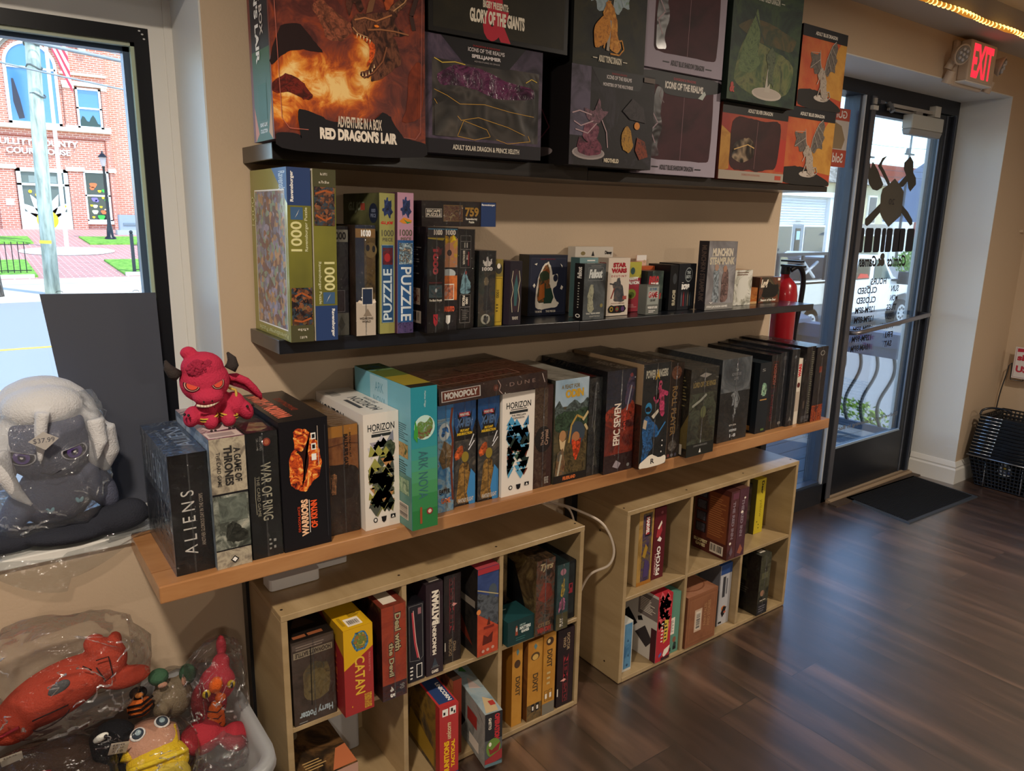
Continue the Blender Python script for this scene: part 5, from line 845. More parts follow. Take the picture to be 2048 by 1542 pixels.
S('comic-style jigsaw box in orange and blue with a small framed picture', (0.9405, 0.9895), 1.59, 0.253, 0.19, M('#26242a', .34),
  [(r, 0, .86, 1, 1, M('#22242c')), (l, [(.02, .985), (.98, .985)], .002, M('#3f96c0')), (t, '1000', .30, .93, .88, .98, CRM, 0, .05), (r, 0, .62, 1, .90, A('#e0b83a #d89a6a #8ab0c8', 34, 3, 1, const=True)), (p, [(.1, .9), (.3, .93), (.5, .9), (.8, .94), (.95, .88), (.7, .86), (.2, .86)], YEL), (e, .52, .78, .30, .08, M('#d89a74')), (e, .52, .76, .14, .03, M('#4a2a26')), (e, .5, .56, .4, .045, M('#b8c0c0')), (r, 0, .30, 1, .54, A('#b85a2a #d87a3a #3a3a44', 24, 6, 1)), (r, .2, .30, .82, .46, CRM), (r, .24, .31, .78, .45, A('#8ab8c0 #d0784a #3a4a54', 60, 7, 1)), (t, 'NARUTO', .12, .185, .86, .24, M('#d05a3a'), 0, .08), (p, [(.35, .08), (.36, .15), (.62, .15), (.6, .08), (.48, .06)], WHT)], [], group=JP, wrap=.04)
S('black jigsaw box with vertical framed lettering and a pale blue armoured figure', (0.9945, 1.0465), 1.60, 0.250, 0.19, M('#17171a', .34),
  [('o', .2, .62, .8, .94, .0008, M('#8a8684')), (r, .2, .80, .8, .804, M('#8a8684')), (r, .2, .88, .8, .884, M('#8a8684')), (t, 'BEHOLDER', .34, .65, .46, .79, CRM, -90, .03), (t, 'THE', .54, .70, .62, .75, CRM, -90), (r, .62, .64, .7, .78, M('#8a2a2e')), (t, 'II', .4, .82, .6, .87, M('#a8a49a')), (p, [(.2, .36), (.3, .5), (.5, .62), (.6, .54), (.8, .46), (.82, .36)], A('#3a5866 #7aa0ac #2a3a44', 40, 3)), (e, .52, .57, .06, .02, M('#8a3a34')), ('o', .2, .06, .8, .35, .0008, M('#8a8684')), (r, .2, .22, .8, .224, M('#8a8684')), (t, '1000\nPIECES', .34, .235, .66, .34, CRM, -90, .03), ('lines', .34, .09, .7, .20, 6, M('#6a6662'))], group=JP, wrap=.04)
S('short dark jigsaw box with a white puzzle-piece mark and pale animal badge', (1.0685, 1.1205), 1.61, 0.197, 0.18, M('#20262a', .34),
  [(r, 0, 0, 1, .74, A('#1f2a28 #34403a #4a4034 #20282a', 20, 3)), (p, [(.3, .86), (.42, .86), (.44, .92), (.56, .92), (.58, .86), (.72, .86), (.70, .90), (.78, .90), (.78, .83), (.70, .83), (.7, .80), (.3, .80), (.3, .83), (.22, .83), (.22, .88), (.3, .88)], WHT), (t, '1000', .18, .74, .82, .79, WHT, 0, .06), (e, .45, .6, .14, .06, M('#8a7a5a')), (p, [(.3, .3), (.35, .55), (.6, .55), (.7, .35), (.8, .25), (.3, .2)], M('#1c1e22')), (e, .45, .10, .28, .07, M('#c8c8b8')), (p, [(.3, .08), (.4, .16), (.5, .12), (.62, .15), (.6, .07), (.45, .04)], M('#3a3e3c'))], group=JP, wrap=.05)
S('slim yellow jigsaw box with small framed emblem panels', (1.124, 1.152), 1.62, 0.175, 0.18, M('#c0a238', .36),
  [(r, 0, .74, 1, 1, M('#8a7a3a')), (e, .5, .86, .4, .08, M('#3a3830')), (e, .5, .9, .2, .04, CRM), ('o', .1, .05, .9, .72, .0008, M('#5a4c1a')), (t, '1000', .3, .42, .6, .54, M('#5a4c1a'), -90), ('lines', .3, .2, .6, .34, 3, M('#5a4c1a'))], group=JP)
S('dark jigsaw box turned slightly, with ornate cream swirls around a teal figure', (1.163, 1.205), 1.61, 0.171, 0.13, M('#2c2430', .34),
  [(r, .0, 0, 1, 1, M('#241f2a')), (e, .5, .54, .40, .34, M('#3a2a34')), (p, [(.4, .3), (.35, .6), (.55, .8), (.7, .6), (.6, .3)], M('#3a6468')), (l, [(.25, .85), (.15, .7), (.3, .55), (.15, .4), (.25, .2)], .002, M('#cfc4a8')), (l, [(.75, .85), (.85, .7), (.7, .55), (.85, .4), (.75, .2)], .002, M('#cfc4a8')), (t, 'THE MOVIE', .25, .08, .75, .13, CRM)], [(r, 0, 0, 1, 1, M('#38303e'))], group=JP, rz=R(4))
G('black and gold shrink-wrapped jigsaw box lying flat across the tops of three others', (0.8985, 1.1135), 1.60, 1.4655, 0.060, 0.13, M('#1c1718', .34),
  [(r, 0, 0, 1, 1, A('#1c1416 #2c201e #1a1618', 12, 3)), (r, .05, .36, .26, .70, CRM), (r, .055, .38, .255, .68, INK), (t, 'ESCAPE\nPUZZLE', .062, .40, .248, .66, CRM, 0, .05), (r, .28, .20, .54, .86, M('#8a6a3c')), (r, .285, .23, .535, .83, A('#3a2c24 #8a6a4a #5a2a2a #a08a60', 80, 3)), (t, '759', .57, .40, .76, .78, M('#c89a3c'), 0, .04), (t, 'Ravensburger\nPuzzle', .58, .14, .74, .36, CRM, 0, .02), (r, .79, 0, 1, 1, NVY), (t, 'Ravensburger', .80, .84, .99, .94, WHT, 0, .04)], [(r, 0, 0, 1, 1, M('#1a1618'))], group=None, wrap=.03, name='puzzle_box', cat='jigsaw puzzle box')
S('square dark blue jigsaw box facing front with a cream-outlined costumed pile', (1.339, 1.486), 1.75, 0.181, 0.05, M('#2a2d3e', .34),
  [(r, .0, 0, 1, 1, M('#232738')), (r, .05, .05, .95, .95, M('#2b2f42')), ('o', .05, .05, .95, .95, .0008, M('#4a4a5a')), (p, [(.18, .14), (.22, .6), (.36, .84), (.50, .90), (.58, .78), (.6, .66), (.76, .70), (.74, .5), (.62, .44), (.72, .24), (.82, .2), (.74, .13), (.3, .10)], CRM), (p, [(.22, .2), (.25, .58), (.38, .8), (.48, .86), (.54, .74), (.54, .5), (.6, .4), (.66, .24)], A('#7a3a24 #9a5a30 #3a4a34 #6a2a2c', 30, 3)), (e, .40, .66, .13, .08, M('#3e4a36')), (p, [(.4, .2), (.42, .44), (.58, .46), (.66, .3), (.6, .2)], M('#2c4438')), (e, .69, .62, .06, .06, M('#2b2f42')), (p, [(.26, .24), (.28, .5), (.4, .54), (.42, .3)], M('#b0622c')), (t, 'DISNEY TIM BURTON', .28, .92, .66, .94, M('#8a3040')), (t, 'THE MOVIE', .18, .05, .36, .085, CRM, 0, .02), (t, 'THE PIECES', .46, .05, .72, .085, CRM, 0, .02), (p, [(.1, .5), (.14, .54), (.17, .5), (.14, .46)], CRM), (p, [(.82, .44), (.85, .5), (.9, .47), (.87, .42)], CRM), (p, [(.12, .85), (.2, .87), (.18, .83)], CRM), (p, [(.8, .86), (.86, .82), (.85, .79)], CRM)],
  [(r, 0, 0, 1, 1, M('#3c3830'))], group=None)
SG = 'small card games on the middle shelf'; sg = dict(name='game_box', group=SG)
S('thin silver-black card game box with a pale armoured figure, in front of the hang-tab packs', (1.4335, 1.5175), 1.61, 0.163, 0.042, M('#17181a', .2),
  [(r, 0, 0, 1, 1, A('#3a4044 #555c60 #262a2e', 6, 3, rough=.18, coat=.5)), (t, 'Fallout', .22, .74, .84, .90, M('#d8dcda'), 0, .06, .2), ('o', .18, .70, .88, .93, .0008, M('#8a9090')), ('lines', .3, .95, .85, .97, 1, GRY), (p, [(.2, .16), (.18, .4), (.28, .62), (.42, .64), (.48, .5), (.42, .34), (.5, .2), (.4, .12)], A('#7a7a66 #a8a890 #4a4c44', 50, 3)), (e, .85, .25, .07, .035, M('#8a8050')), (t, 'VAULT RISING SERIES', .14, .10, .8, .13, M('#d8d8d0'), 0, .03), (t, 'COLLECTOR PACK', .3, .05, .8, .075, M('#c8c8c0'))],
  [(r, 0, 0, 1, 1, INK), (t, 'Fallout', .3, .74, .75, .94, WHT, 90, .05), ('lines', .4, .2, .6, .68, 10, M('#b8b8b0')), (e, .5, .07, .25, .035, WHT), (e, .5, .07, .15, .02, INK)], **sg)
S('teal card pack with pale hang tab, behind the silver-black card game', (1.462, 1.535), 1.665, 0.177, 0.04, M('#4a686a', .3),
  [(r, 0, .90, 1, 1, M('#7a9a9c')), ('lines', .4, .93, .95, .98, 1, WHT)], name='card_pack', cat='card pack', group='hang-tab packs behind the small games')
S('white hang-tab pack standing behind the red-lettered white game', (1.53, 1.69), 1.765, 0.205, 0.035, M('#d2cabe', .4),
  [(e, .2, .90, .06, .03, M('#8a7a50')), (p, [(.42, .86), (.46, .94), (.50, .86)], INK), (t, 'Disney', .78, .87, .97, .94, INK, 0, .05)], name='card_pack', cat='card pack', group='hang-tab packs behind the small games')
S('white space-war dice game box with red title and dark armoured figure', (1.5695, 1.6605), 1.655, 0.176, 0.05, M('#e0d2c2', .36),
  [(t, 'STAR\nWARS', .14, .74, .86, .92, M('#a82430'), 0, .08), (t, 'D E S T I N Y', .16, .67, .86, .705, M('#a82430'), 0, .02), (p, [(.3, .28), (.32, .46), (.2, .55), (.4, .6), (.46, .66), (.56, .66), (.6, .56), (.72, .5), (.82, .3), (.76, .24), (.4, .24)], A('#2e3238 #4a4c50 #6a5a50', 40, 3)), (l, [(.1, .56), (.36, .54)], .004, M('#3a3a3e')), (l, [(.18, .3), (.32, .48)], .004, M('#8a3a30')), (r, .72, .28, .9, .34, M('#a85048')), (t, 'SHADOW SUMMONERS', .2, .205, .82, .225, M('#8a6a60')), (p, [(.12, .05), (.08, .11), (.12, .18), (.84, .18), (.9, .11), (.84, .05)], INK), (e, .22, .115, .08, .045, M('#a88a30')), (e, .48, .115, .08, .045, M('#8a3a30')), (e, .74, .115, .08, .045, M('#5a3a6a')), (e, .22, .115, .04, .022, INK), (e, .48, .115, .04, .022, M('#4a8a4a'))],
  [(r, 0, 0, 1, 1, M('#b8a898')), (t, 'STAR WARS', .2, .7, .8, .92, M('#8a2430'), 90, .06)], **sg)
S('half green half red fish card game box peeking out beside the white dice game', (1.7015, 1.7685), 1.71, 0.160, 0.035, M('#a83a48', .36),
  [(r, 0, .68, 1, 1, M('#b8b04a')), (e, .42, .82, .15, .07, M('#3a5a5a')), (t, 'HAPPY\nSALMON', .05, .55, .9, .70, WHT, 0, .07), (e, .4, .36, .3, .1, M('#8a9a3a')), (e, .4, .34, .2, .06, M('#5a6a2a')), ('lines', .2, .08, .8, .16, 3, M('#e0a0a0'))], **sg)
S('salmon-orange card pack with a pale clipped hang tab', (1.790, 1.8725), 1.75, 0.143, 0.03, M('#c87850', .36),
  [(r, 0, .80, 1, 1, M('#c05a2e')), (r, .15, .55, .6, .6, CRM)], name='card_pack', cat='card pack', group='hang-tab packs behind the small games')
G('clear-edged pale pink hang tab card standing up behind the orange pack', (1.822, 1.868), 1.785, 1.1985, 0.176, 0.004, M('#e0b8a4', .4), [(r, 0, .9, 1, 1, WHT), (e, .8, .88, .12, .03, M('#c9ab8c'))], name='card_pack', cat='card pack', group='hang-tab packs behind the small games')
S('dark party game box with slanted red and white letters, behind a small silver box', (1.7785, 1.8525), 1.69, 0.131, 0.05, M('#232a2c', .34),
  [(r, .3, .3, 1, 1, A('#26302e #3a4a44 #5a6a60', 20, 3)), (t, 'EXPLO', .08, .68, .7, .88, M('#c03a40'), 0, .08, .2), (t, 'DING', .2, .55, .7, .72, WHT, 0, .08, .2), (e, .1, .3, .05, .03, M('#8a3a30')), (e, .1, .45, .05, .03, M('#3a6a8a')), (p, [(.75, .3), (.8, .42), (.9, .46), (.86, .3)], M('#b03a34'))], **sg)
S('small silver box with a bold word, standing in front of the dark party game', (1.7135, 1.7705), 1.628, 0.093, 0.035, M('#787c78', .25, metal=.2),
  [(r, .06, .34, .94, .94, M('#9aa09a', .25)), (t, 'IS THIS', .25, .82, .78, .9, M('#4a6a8a'), 0, .05), (t, 'GAME', .12, .56, .88, .78, WHT, 0, .12), (t, 'GAME', .14, .57, .86, .77, M('#a8343a'), 0, .04), (t, 'OH MY', .3, .44, .72, .52, M('#4a4a4a'), 0, .04), (t, 'WORDS OUT LOUD', .12, .2, .88, .28, WHT, 0, .06), ('lines', .2, .06, .8, .16, 2, WHT)], **sg)
S('narrow black game box with a faint crest on its side, touching the crested group-scene box', (1.874, 1.9125), 1.68, 0.150, 0.1, M('#16181c', .34), [(e, .6, .7, .25, .12, M('#3a3e42')), (t, 'BOYS', .4, .1, .8, .45, M('#b0a890'), -90, .08)], **sg)
S('black game box with a pale crest and a row of standing figures', (1.9155, 2.0005), 1.68, 0.154, 0.09, M('#1a1b20', .3),
  [(r, 0, 0, 1, 1, A('#15161b #20232a', 6, 3)), (e, .58, .76, .22, .16, M('#8a9090')), (e, .58, .76, .19, .135, M('#1c2026')), (t, 'THE\nBOYS', .44, .68, .72, .84, M('#a8b0b0'), 0, .05), (t, 'BOYS', .2, .44, .66, .56, WHT, 0, .1), (t, 'THE', .2, .58, .3, .6, WHT)] + [(p, [(.2 + i * .12, .08), (.19 + i * .12, .3), (.23 + i * .12, .40), (.27 + i * .12, .3), (.27 + i * .12, .08)], M(c)) for i, c in enumerate(('#5a6068', '#8a3038', '#3a4048', '#6a5a50', '#4a5a64', '#30343a'))],
  [(r, 0, 0, 1, 1, M('#1b1d22'))], **sg)
S('large silver card game box with two faint figures, tallest of the small games', (2.0035, 2.152), 1.635, 0.230, 0.042, M('#2a282c', .3),
  [(r, 0, 0, 1, 1, A('#5a585c #7c7a7e #9a999c #6a686c', 6, 4, .8, rough=.14, coat=.8, bump=.25)), (t, 'MUNCHKIN', .14, .78, .86, .90, M('#d8cdb8'), 0, .05), (t, 'STEAMPUNK', .06, .66, .94, .77, M('#cabfa8'), 0, .05), (p, [(.22, .1), (.26, .4), (.2, .55), (.32, .66), (.42, .6), (.42, .4), (.48, .1)], M('#7a8288')), (e, .32, .62, .07, .05, M('#a88a78')), (p, [(.52, .1), (.52, .4), (.56, .58), (.72, .6), (.78, .4), (.78, .12)], M('#6a5450')), (e, .62, .6, .07, .05, M('#a8806a')), (r, 0, 0, 1, .09, M('#8a8884')), (t, 'STEVE JACKSON GAMES', .06, .02, .8, .06, WHT, 0, .03), (p, [(.12, .12), (.2, .09), (.28, .12), (.2, .105)], WHT)],
  [(r, 0, 0, 1, 1, M('#2c2a30')), (t, 'MUNCHKIN STEAMPUNK', .3, .12, .8, .94, M('#6a5a54'), -90, .03)], **sg)
S('foil-wrapped whitish small game with ragged pale shapes', (2.226, 2.3265), 1.69, 0.127, 0.07, M('#b8b4a4', .3),
  [(r, 0, 0, 1, 1, A('#8a8a7e #c8c6b8 #e8e6dc #a8a69a', 14, 3, 2, rough=.12, coat=.8, bump=.8)), (p, [(.15, .2), (.2, .7), (.5, .84), (.7, .8), (.8, .4), (.6, .15)], M('#dcdad0', .2)), ('lines', .1, .84, .9, .96, 2, M('#6a4a3a'))],
  [(r, 0, 0, 1, 1, M('#d8d6cc', .15))], [(r, 0, 0, 1, 1, M('#b08a68', .3))], **sg)
S('tiny orange wedge-shaped game beside the fallen-leaf game', (2.3385, 2.379), 1.70, 0.06, 0.04, M('#b0622c', .36), [(r, 0, .3, 1, 1, A('#8a4a24 #c07a38', 30, 2)), (r, 0, 0, 1, .15, M('#c8a070'))], **sg)
S('low brown woodland game box with a curling cream title and bear silhouette', (2.4035, 2.5325), 1.71, 0.096, 0.05, M('#4a3026', .34),
  [(r, 0, 0, 1, 1, A('#5a2e22 #7a4430 #3a3a30 #6a5a40', 10, 3)), (p, [(.1, .2), (.2, .6), (.45, .85), (.62, .7), (.9, .72), (.95, .4), (.8, .2)], M('#22201e')), (t, 'Leaf', .06, .6, .4, .92, M('#e8d8c0'), 0, .08, .2), (t, 'Season of the Bear', .1, .06, .85, .16, CRM, 0, .03), (r, .86, .86, .97, .96, CRM)], **sg)

# ---------------------------------------------------------------- games in the cube bookcases
zt, zb = 0.3062, 0.0178
CT, CB = 'games in the nearer bookcase', 'games in the bookcase by the door'
B1 = M('#2c2420', .38)
HW = A('#3a2e26 #54443a #463a30', 10, 3)
G('brown wizard-school card game box standing upside down with a faded crest', (0.5035, 0.6065), 1.523, zt, 0.219, 0.2, M('#4a3c33', .38),
  [(r, 0, 0, 1, 1, HW), (r, .02, .90, 1, .97, M('#6a5a50')), (r, .04, .80, .96, .875, M('#b0a288')), (t, 'HOGWARTS BATTLE', .08, .81, .92, .865, M('#4a3c30'), 180, .05), ('lines', .1, .89, .9, .95, 2, M('#a8988a')), (p, [(.25, .34), (.22, .62), (.5, .72), (.86, .66), (.88, .3), (.6, .24), (.36, .26)], A('#5a5034 #84744a #6a5a3a #3a4a44', 26, 5)), (e, .58, .5, .22, .12, A('#8a7a4c #6a5c38', 60, 2)), (l, [(.42, .2), (.44, .9)], .0025, M('#1c1814')), (t, 'Harry Potter', .12, .06, .92, .17, M('#a8b8c0'), 180, .03), (r, .1, .02, .3, .03, GRY)], [],
  [(r, 0, 0, 1, 1, M('#1c1715')), (r, .1, .06, .4, .12, M('#a0603c')), (r, .45, .06, .8, .12, M('#a0603c')), (p, [(.2, .3), (.5, .6), (.8, .3)], M('#5a4434'))], group=CT, wrap=.05)
CATR = M('#a02c2c', .32); CATY = M('#d8a818', .34)
G('deep red and yellow hexagon-island game box with yellow lettering reading downward', (0.6155, 0.6905), 1.487, zt, 0.230, 0.2, CATR,
  [(p, [(0, 1), (1, 1), (1, .74), (.0, .54)], CATY), (p, [(.26, .84), (.38, .94), (.7, .95), (.88, .83), (.76, .73), (.42, .72)], M('#3f6f92')), (p, [(.32, .84), (.42, .92), (.68, .93), (.81, .83), (.72, .755), (.45, .745)], A('#c8a03a #6a7a3a #a8642c #8a8a7a', 90, 3, .5, const=True)), (t, 'CATAN', .36, .22, .70, .66, M('#e0b83c'), -90, .02), (t, 'TRADE BUILD SETTLE', .84, .45, .90, .68, M('#d88a7a'), -90), (t, 'EXTENSION 5-6 PLAYERS', .66, .03, .92, .2, M('#e0b83c'), -90, .02), (e, .24, .1, .02, .01, CATY)],
  [(r, 0, 0, 1, 1, M('#8a2426')), (p, [(.3, 1), (1, 1), (1, .7)], M('#a8801a')), (t, 'CATAN', .4, .2, .8, .7, M('#b8522c'), -90, .02)],
  [(r, 0, 0, 1, 1, M('#d2a51c', .3)), (r, .25, .06, .75, .24, CRM), ('bar', .3, .07, .7, .20, 0), ('lines', .5, .26, .9, .36, 4, M('#4a3a10')), (r, .1, .1, .2, .3, M('#a8841a'))], group=CT)
G('orange-red gothic game box with curling cream lettering reading downward', (0.7155, 0.7815), 1.489, zt, 0.255, 0.2, M('#b8482c', .34),
  [(r, 0, 0, 1, 1, A('#a83c24 #c4502e #b04228', 12, 3)), (r, 0, 0, 1, .17, A('#2a1c20 #5a2c2c #3a3444 #241a1c', 40, 3)), (t, 'Deal with', .52, .50, .80, .92, M('#2a1c18'), -90, .09), (t, 'Deal with', .54, .51, .78, .91, M('#d8cda0'), -90, .03), (t, 'the Devil', .26, .24, .50, .62, M('#2a1c18'), -90, .09), (t, 'the Devil', .28, .25, .48, .61, M('#d8cda0'), -90, .03), (t, '4', .3, .08, .45, .14, WHT, -90, .05), (t, '5', .3, .02, .5, .06, WHT, -90, .05), (t, '90', .7, .08, .9, .14, GRY, -90)],
  [(r, 0, 0, 1, 1, A('#2a1614 #4a2420 #241412', 14, 4))], [(r, 0, 0, 1, 1, A('#6a2a20 #8a3c2c #4a1e18', 10, 5, rough=.25)), (r, .2, .08, .75, .45, CRM), (r, .3, .5, .9, .8, M('#9a5a4a'))], group=CT, wrap=.05)
G('black card game box with a curved red blade, first in its cubby', (0.8035, 0.850), 1.52, zt, 0.221, 0.21, M('#16151a', .34),
  [(r, 0, 0, 1, 1, A('#141318 #24222a #1a181e', 16, 3)), (l, [(.3, .90), (.36, .70), (.44, .5), (.62, .3)], .006, M('#b8404a')), (l, [(.34, .92), (.42, .7), (.5, .5), (.7, .28)], .002, M('#d8b0a8')), (l, [(.08, .98), (.9, .98), (.92, .3), (.7, .26), (.1, .28), (.08, .98)], .001, M('#8a8a8a')), (r, .62, .86, .82, .94, M('#9a6a70')), ('lines', .1, .03, .3, .22, 4, WHT), (r, .5, .04, .86, .22, WHT), (r, .54, .05, .82, .21, INK)], group=CT)
G('dark plum game box with white lettering reading upward, comic caper theme', (0.8555, 0.906), 1.518, zt, 0.263, 0.21, M('#2c1e26', .34),
  [(t, 'MUNCHKIN', .36, .22, .60, .54, CRM, 90, .05), (t, 'BATMAN', .34, .55, .74, .92, CRM, 90, .07), (l, [(.78, .55), (.78, .9)], .001, CRM), (r, .24, .22, .28, .9, M('#5a4a54')), (p, [(.3, .08), (.5, .19), (.7, .08)], M('#3a4450')), (t, 'STEVE\nJACKSON', .26, .07, .76, .10, GRY), (t, 'GAMES', .3, .02, .7, .055, CRM, 0, .04)], [], [(r, 0, 0, 1, 1, M('#2a2226')), (r, .3, .05, .9, .2, M('#a8a094'))], group=CT)
def nem(fl):
    a = [(r, 0, 0, 1, 1, A('#1a1114 #2a181c #1c1418', 14, 3)), (r, .32, .34, .62, .96, M('#8a2430')), (r, .38, .40, .56, .94, M('#b8323c')), (t, 'NEMESIS', .34, .33, .60, .97, M('#241216'), 90, .06), (p, [(.45, .66), (.56, .68), (.80, .66), (.56, .64)], M('#f0a8a0')), (t, 'DOCTOR\nWHO', .28, .08, .72, .28, M('#a89070'), 90, .03), (r, .02, .15, .08, .25, CRM)]
    if fl: a = [(r, 0, 0, 1, 1, A('#1a1114 #2a181c #1c1418', 14, 3)), (r, .38, .05, .68, .66, M('#8a2430')), (r, .44, .08, .62, .62, M('#b8323c')), (t, 'NEMESIS', .40, .05, .66, .67, M('#241216'), -90, .06), (p, [(.2, .34), (.44, .36), (.56, .34), (.44, .32)], M('#f0a8a0')), (t, 'DOCTOR\nWHO', .32, .72, .72, .94, M('#a89070'), -90, .03), (r, .02, .15, .08, .25, CRM)]
    return a
G('black game box with a glowing red bar, upright in the upper middle cubby', (0.9225, 0.974), 1.54, zt, 0.259, 0.21, M('#1c1216', .34), nem(False), group='red-glow black game boxes', wrap=.03)
G('blue and red giant-monster game box with a battle scene, right of a dark side face', (1.0135, 1.083), 1.517, zt, 0.262, 0.22, M('#26262c', .34),
  [(r, 0, .5, 1, 1, A('#26386a #3a4c7e #2a2c4a', 10, 3)), (p, [(0, .74), (1, .62), (1, .3), (0, .3)], A('#26282c #5a6068 #3a3e44', 30, 4)), (e, .72, .72, .2, .08, M('#4a5560')), (l, [(0, .77), (1, .66)], .003, M('#b8aa80')), (p, [(0, 0), (0, .50), (1, .30), (1, 0)], A('#9a3424 #c05032 #a83c28', 10, 3)), (e, .06, .52, .1, .03, M('#e08a4a')), (r, .3, .30, .8, .33, M('#7a2a20')), (p, [(.45, .34), (.55, .44), (.62, .34)], M('#5a2418')), (p, [(.25, .12), (.3, .24), (.5, .2), (.75, .25), (.7, .13)], M('#5a2018')), (e, .28, .05, .07, .018, M('#c8a090')), (e, .5, .055, .07, .018, M('#c8a090')), (e, .74, .065, .07, .018, M('#c8a090')), (r, 0, .94, 1, 1, M('#a8323a'))],
  [(r, 0, 0, 1, 1, A('#1a1816 #2c2622 #16161a', 12, 4)), (r, .5, .55, .95, .63, M('#8a8074')), (p, [(.2, .3), (.6, .4), (.9, .1)], M('#6a2a1c'))], [(r, 0, 0, 1, 1, M('#a8424a'))], group=CT)
G('cream and brown game box leaning in the upper right cubby, mostly a dark side cover', (1.1055, 1.1935), 1.63, zt, 0.265, 0.05, M('#8a7654', .38), [(r, 0, 0, 1, 1, A('#241c16 #4a3828 #8a7450 #2a221c', 9, 3)), (p, [(.15, .1), (.05, .75), (.7, .72), (.95, .15)], INK), ('lines', .2, .3, .7, .6, 6, M('#3a3a3a'))], [], [(r, 0, 0, 1, 1, M('#4a3828'))], group=CT)
G('dark teal small square game box low at the front of the upper right cubby', (1.1125, 1.206), 1.51, zt, 0.075, 0.09, M('#17383a', .34),
  [(p, [(.28, .36), (.38, .36), (.36, .7), (.33, .78), (.29, .7)], M('#9a4a34')), (e, .33, .6, .03, .09, M('#c8c0b8')), (t, 'GAME THAT', .44, .70, .66, .78, M('#a8c0bc'), 0, .03), (t, 'MATTERS', .44, .54, .86, .68, M('#d8e0dc'), 0, .06), (t, 'GAMES', .50, .40, .80, .52, M('#d8e0dc'), 0, .06), ('lines', .3, .12, .85, .3, 2, M('#3a6a6a'))], [(r, 0, 0, 1, 1, M('#1b4143'))], [(r, 0, 0, 1, 1, M('#1c4548')), ('lines', .1, .7, .5, .8, 1, M('#a8c0bc'))], group=CT)
G('ink-and-red illustrated adventure game box with a scrolled title near its top', (1.2075, 1.2755), 1.507, zt, 0.236, 0.21, M('#3a2e26', .38),
  [(r, 0, 0, 1, 1, A('#1e1a18 #4a3426 #7a4a34 #5a5a50 #2a201c', 26, 3, 2)), (t, 'Tyrs', .2, .84, .9, .95, M('#c8b890'), 0, .04, .3), (p, [(.1, .5), (.4, .7), (.8, .66), (.9, .5), (.5, .42)], A('#7a2e22 #a84a34', 40, 5)), (t, 'CITIES', .15, .11, .8, .16, M('#a88a60'), 0, .03), (t, 'VENOM', .1, .03, .85, .10, M('#c03a30'), 0, .08)],
  [(r, 0, 0, 1, 1, A('#3a2c22 #a08a5c #5a4630 #8a7450', 7, 3, 2)), (p, [(.1, .3), (.05, .85), (.5, .82), (.8, .25)], INK)], [(r, 0, 0, 1, 1, A('#1a1614 #4a3a2c #8a6a44', 24, 8, 2))], group=CT, wrap=.04)
G('teal and ochre game box with a small pink and a yellow winged creature', (1.2775, 1.3215), 1.498, zt, 0.209, 0.2, M('#2f4a4c', .36),
  [(r, 0, .25, 1, 1, A('#24404a #3a6060 #2c4c50', 12, 3)), (r, 0, 0, 1, .25, A('#4a4a2c #6a6038', 12, 3)), (e, .5, .88, .24, .05, M('#c88a9a')), (p, [(.3, .52), (.4, .7), (.62, .8), (.6, .66), (.7, .6), (.5, .5)], M('#c8a83c')), (p, [(.2, .25), (.25, .42), (.45, .5), (.7, .46), (.75, .3), (.55, .28), (.4, .34)], M('#b86a90')), (t, 'PLAY', .3, .05, .6, .18, CRM, 90, .04)], [], [(r, 0, 0, 1, 1, M('#24383a'))], group=CT, wrap=.05)
G('black game box with a small red chequered square, last in the upper right cubby', (1.326, 1.3755), 1.53, zt, 0.19, 0.2, M('#191a1c', .34),
  [(r, .1, .1, .9, .95, A('#1a1c1e #2c3030', 14, 3)), (r, .3, .45, .8, .62, M('#a02c3a')), (r, .38, .48, .55, .54, INK), (r, .6, .54, .72, .6, INK)], [], [], group=CT)
G('box lying flat with dark cave art and cream caption on its lid, bottom left cubby', (0.503, 0.640), 1.48, zb, 0.16, 0.27, M('#c8a08a', .4),
  [(r, 0, 0, 1, 1, M('#b89080')), ('lines', .1, .3, .8, .7, 3, M('#7a5044'))], [], [(r, 0, 0, 1, 1, A('#1c1610 #3a2a1a #6a4c2c #241a12', 8, 3, 1.8)), (p, [(.55, .02), (1, .02), (1, .3), (.8, .28)], M('#b86a44')), ('lines', .15, .12, .6, .26, 4, M('#b0905c')), (e, .25, .7, .12, .1, M('#8a7a60'))], group=CT)
b = MB(); b.rbox((0.60, 1.70, 0.22), (0.735, 1.775, 0.27), 0.012, M('#c8c8c8', .35)); b.rbox((0.585, 1.715, 0.02), (0.75, 1.782, 0.22), 0.01, M('#b8bcc0', .4))
tag(bevel(b.build('power_strip', loc=(0.667, 1.74, 0.02)), .004), 'pale grey plastic device standing at the back of the empty lower left cubby', 'electrical device')
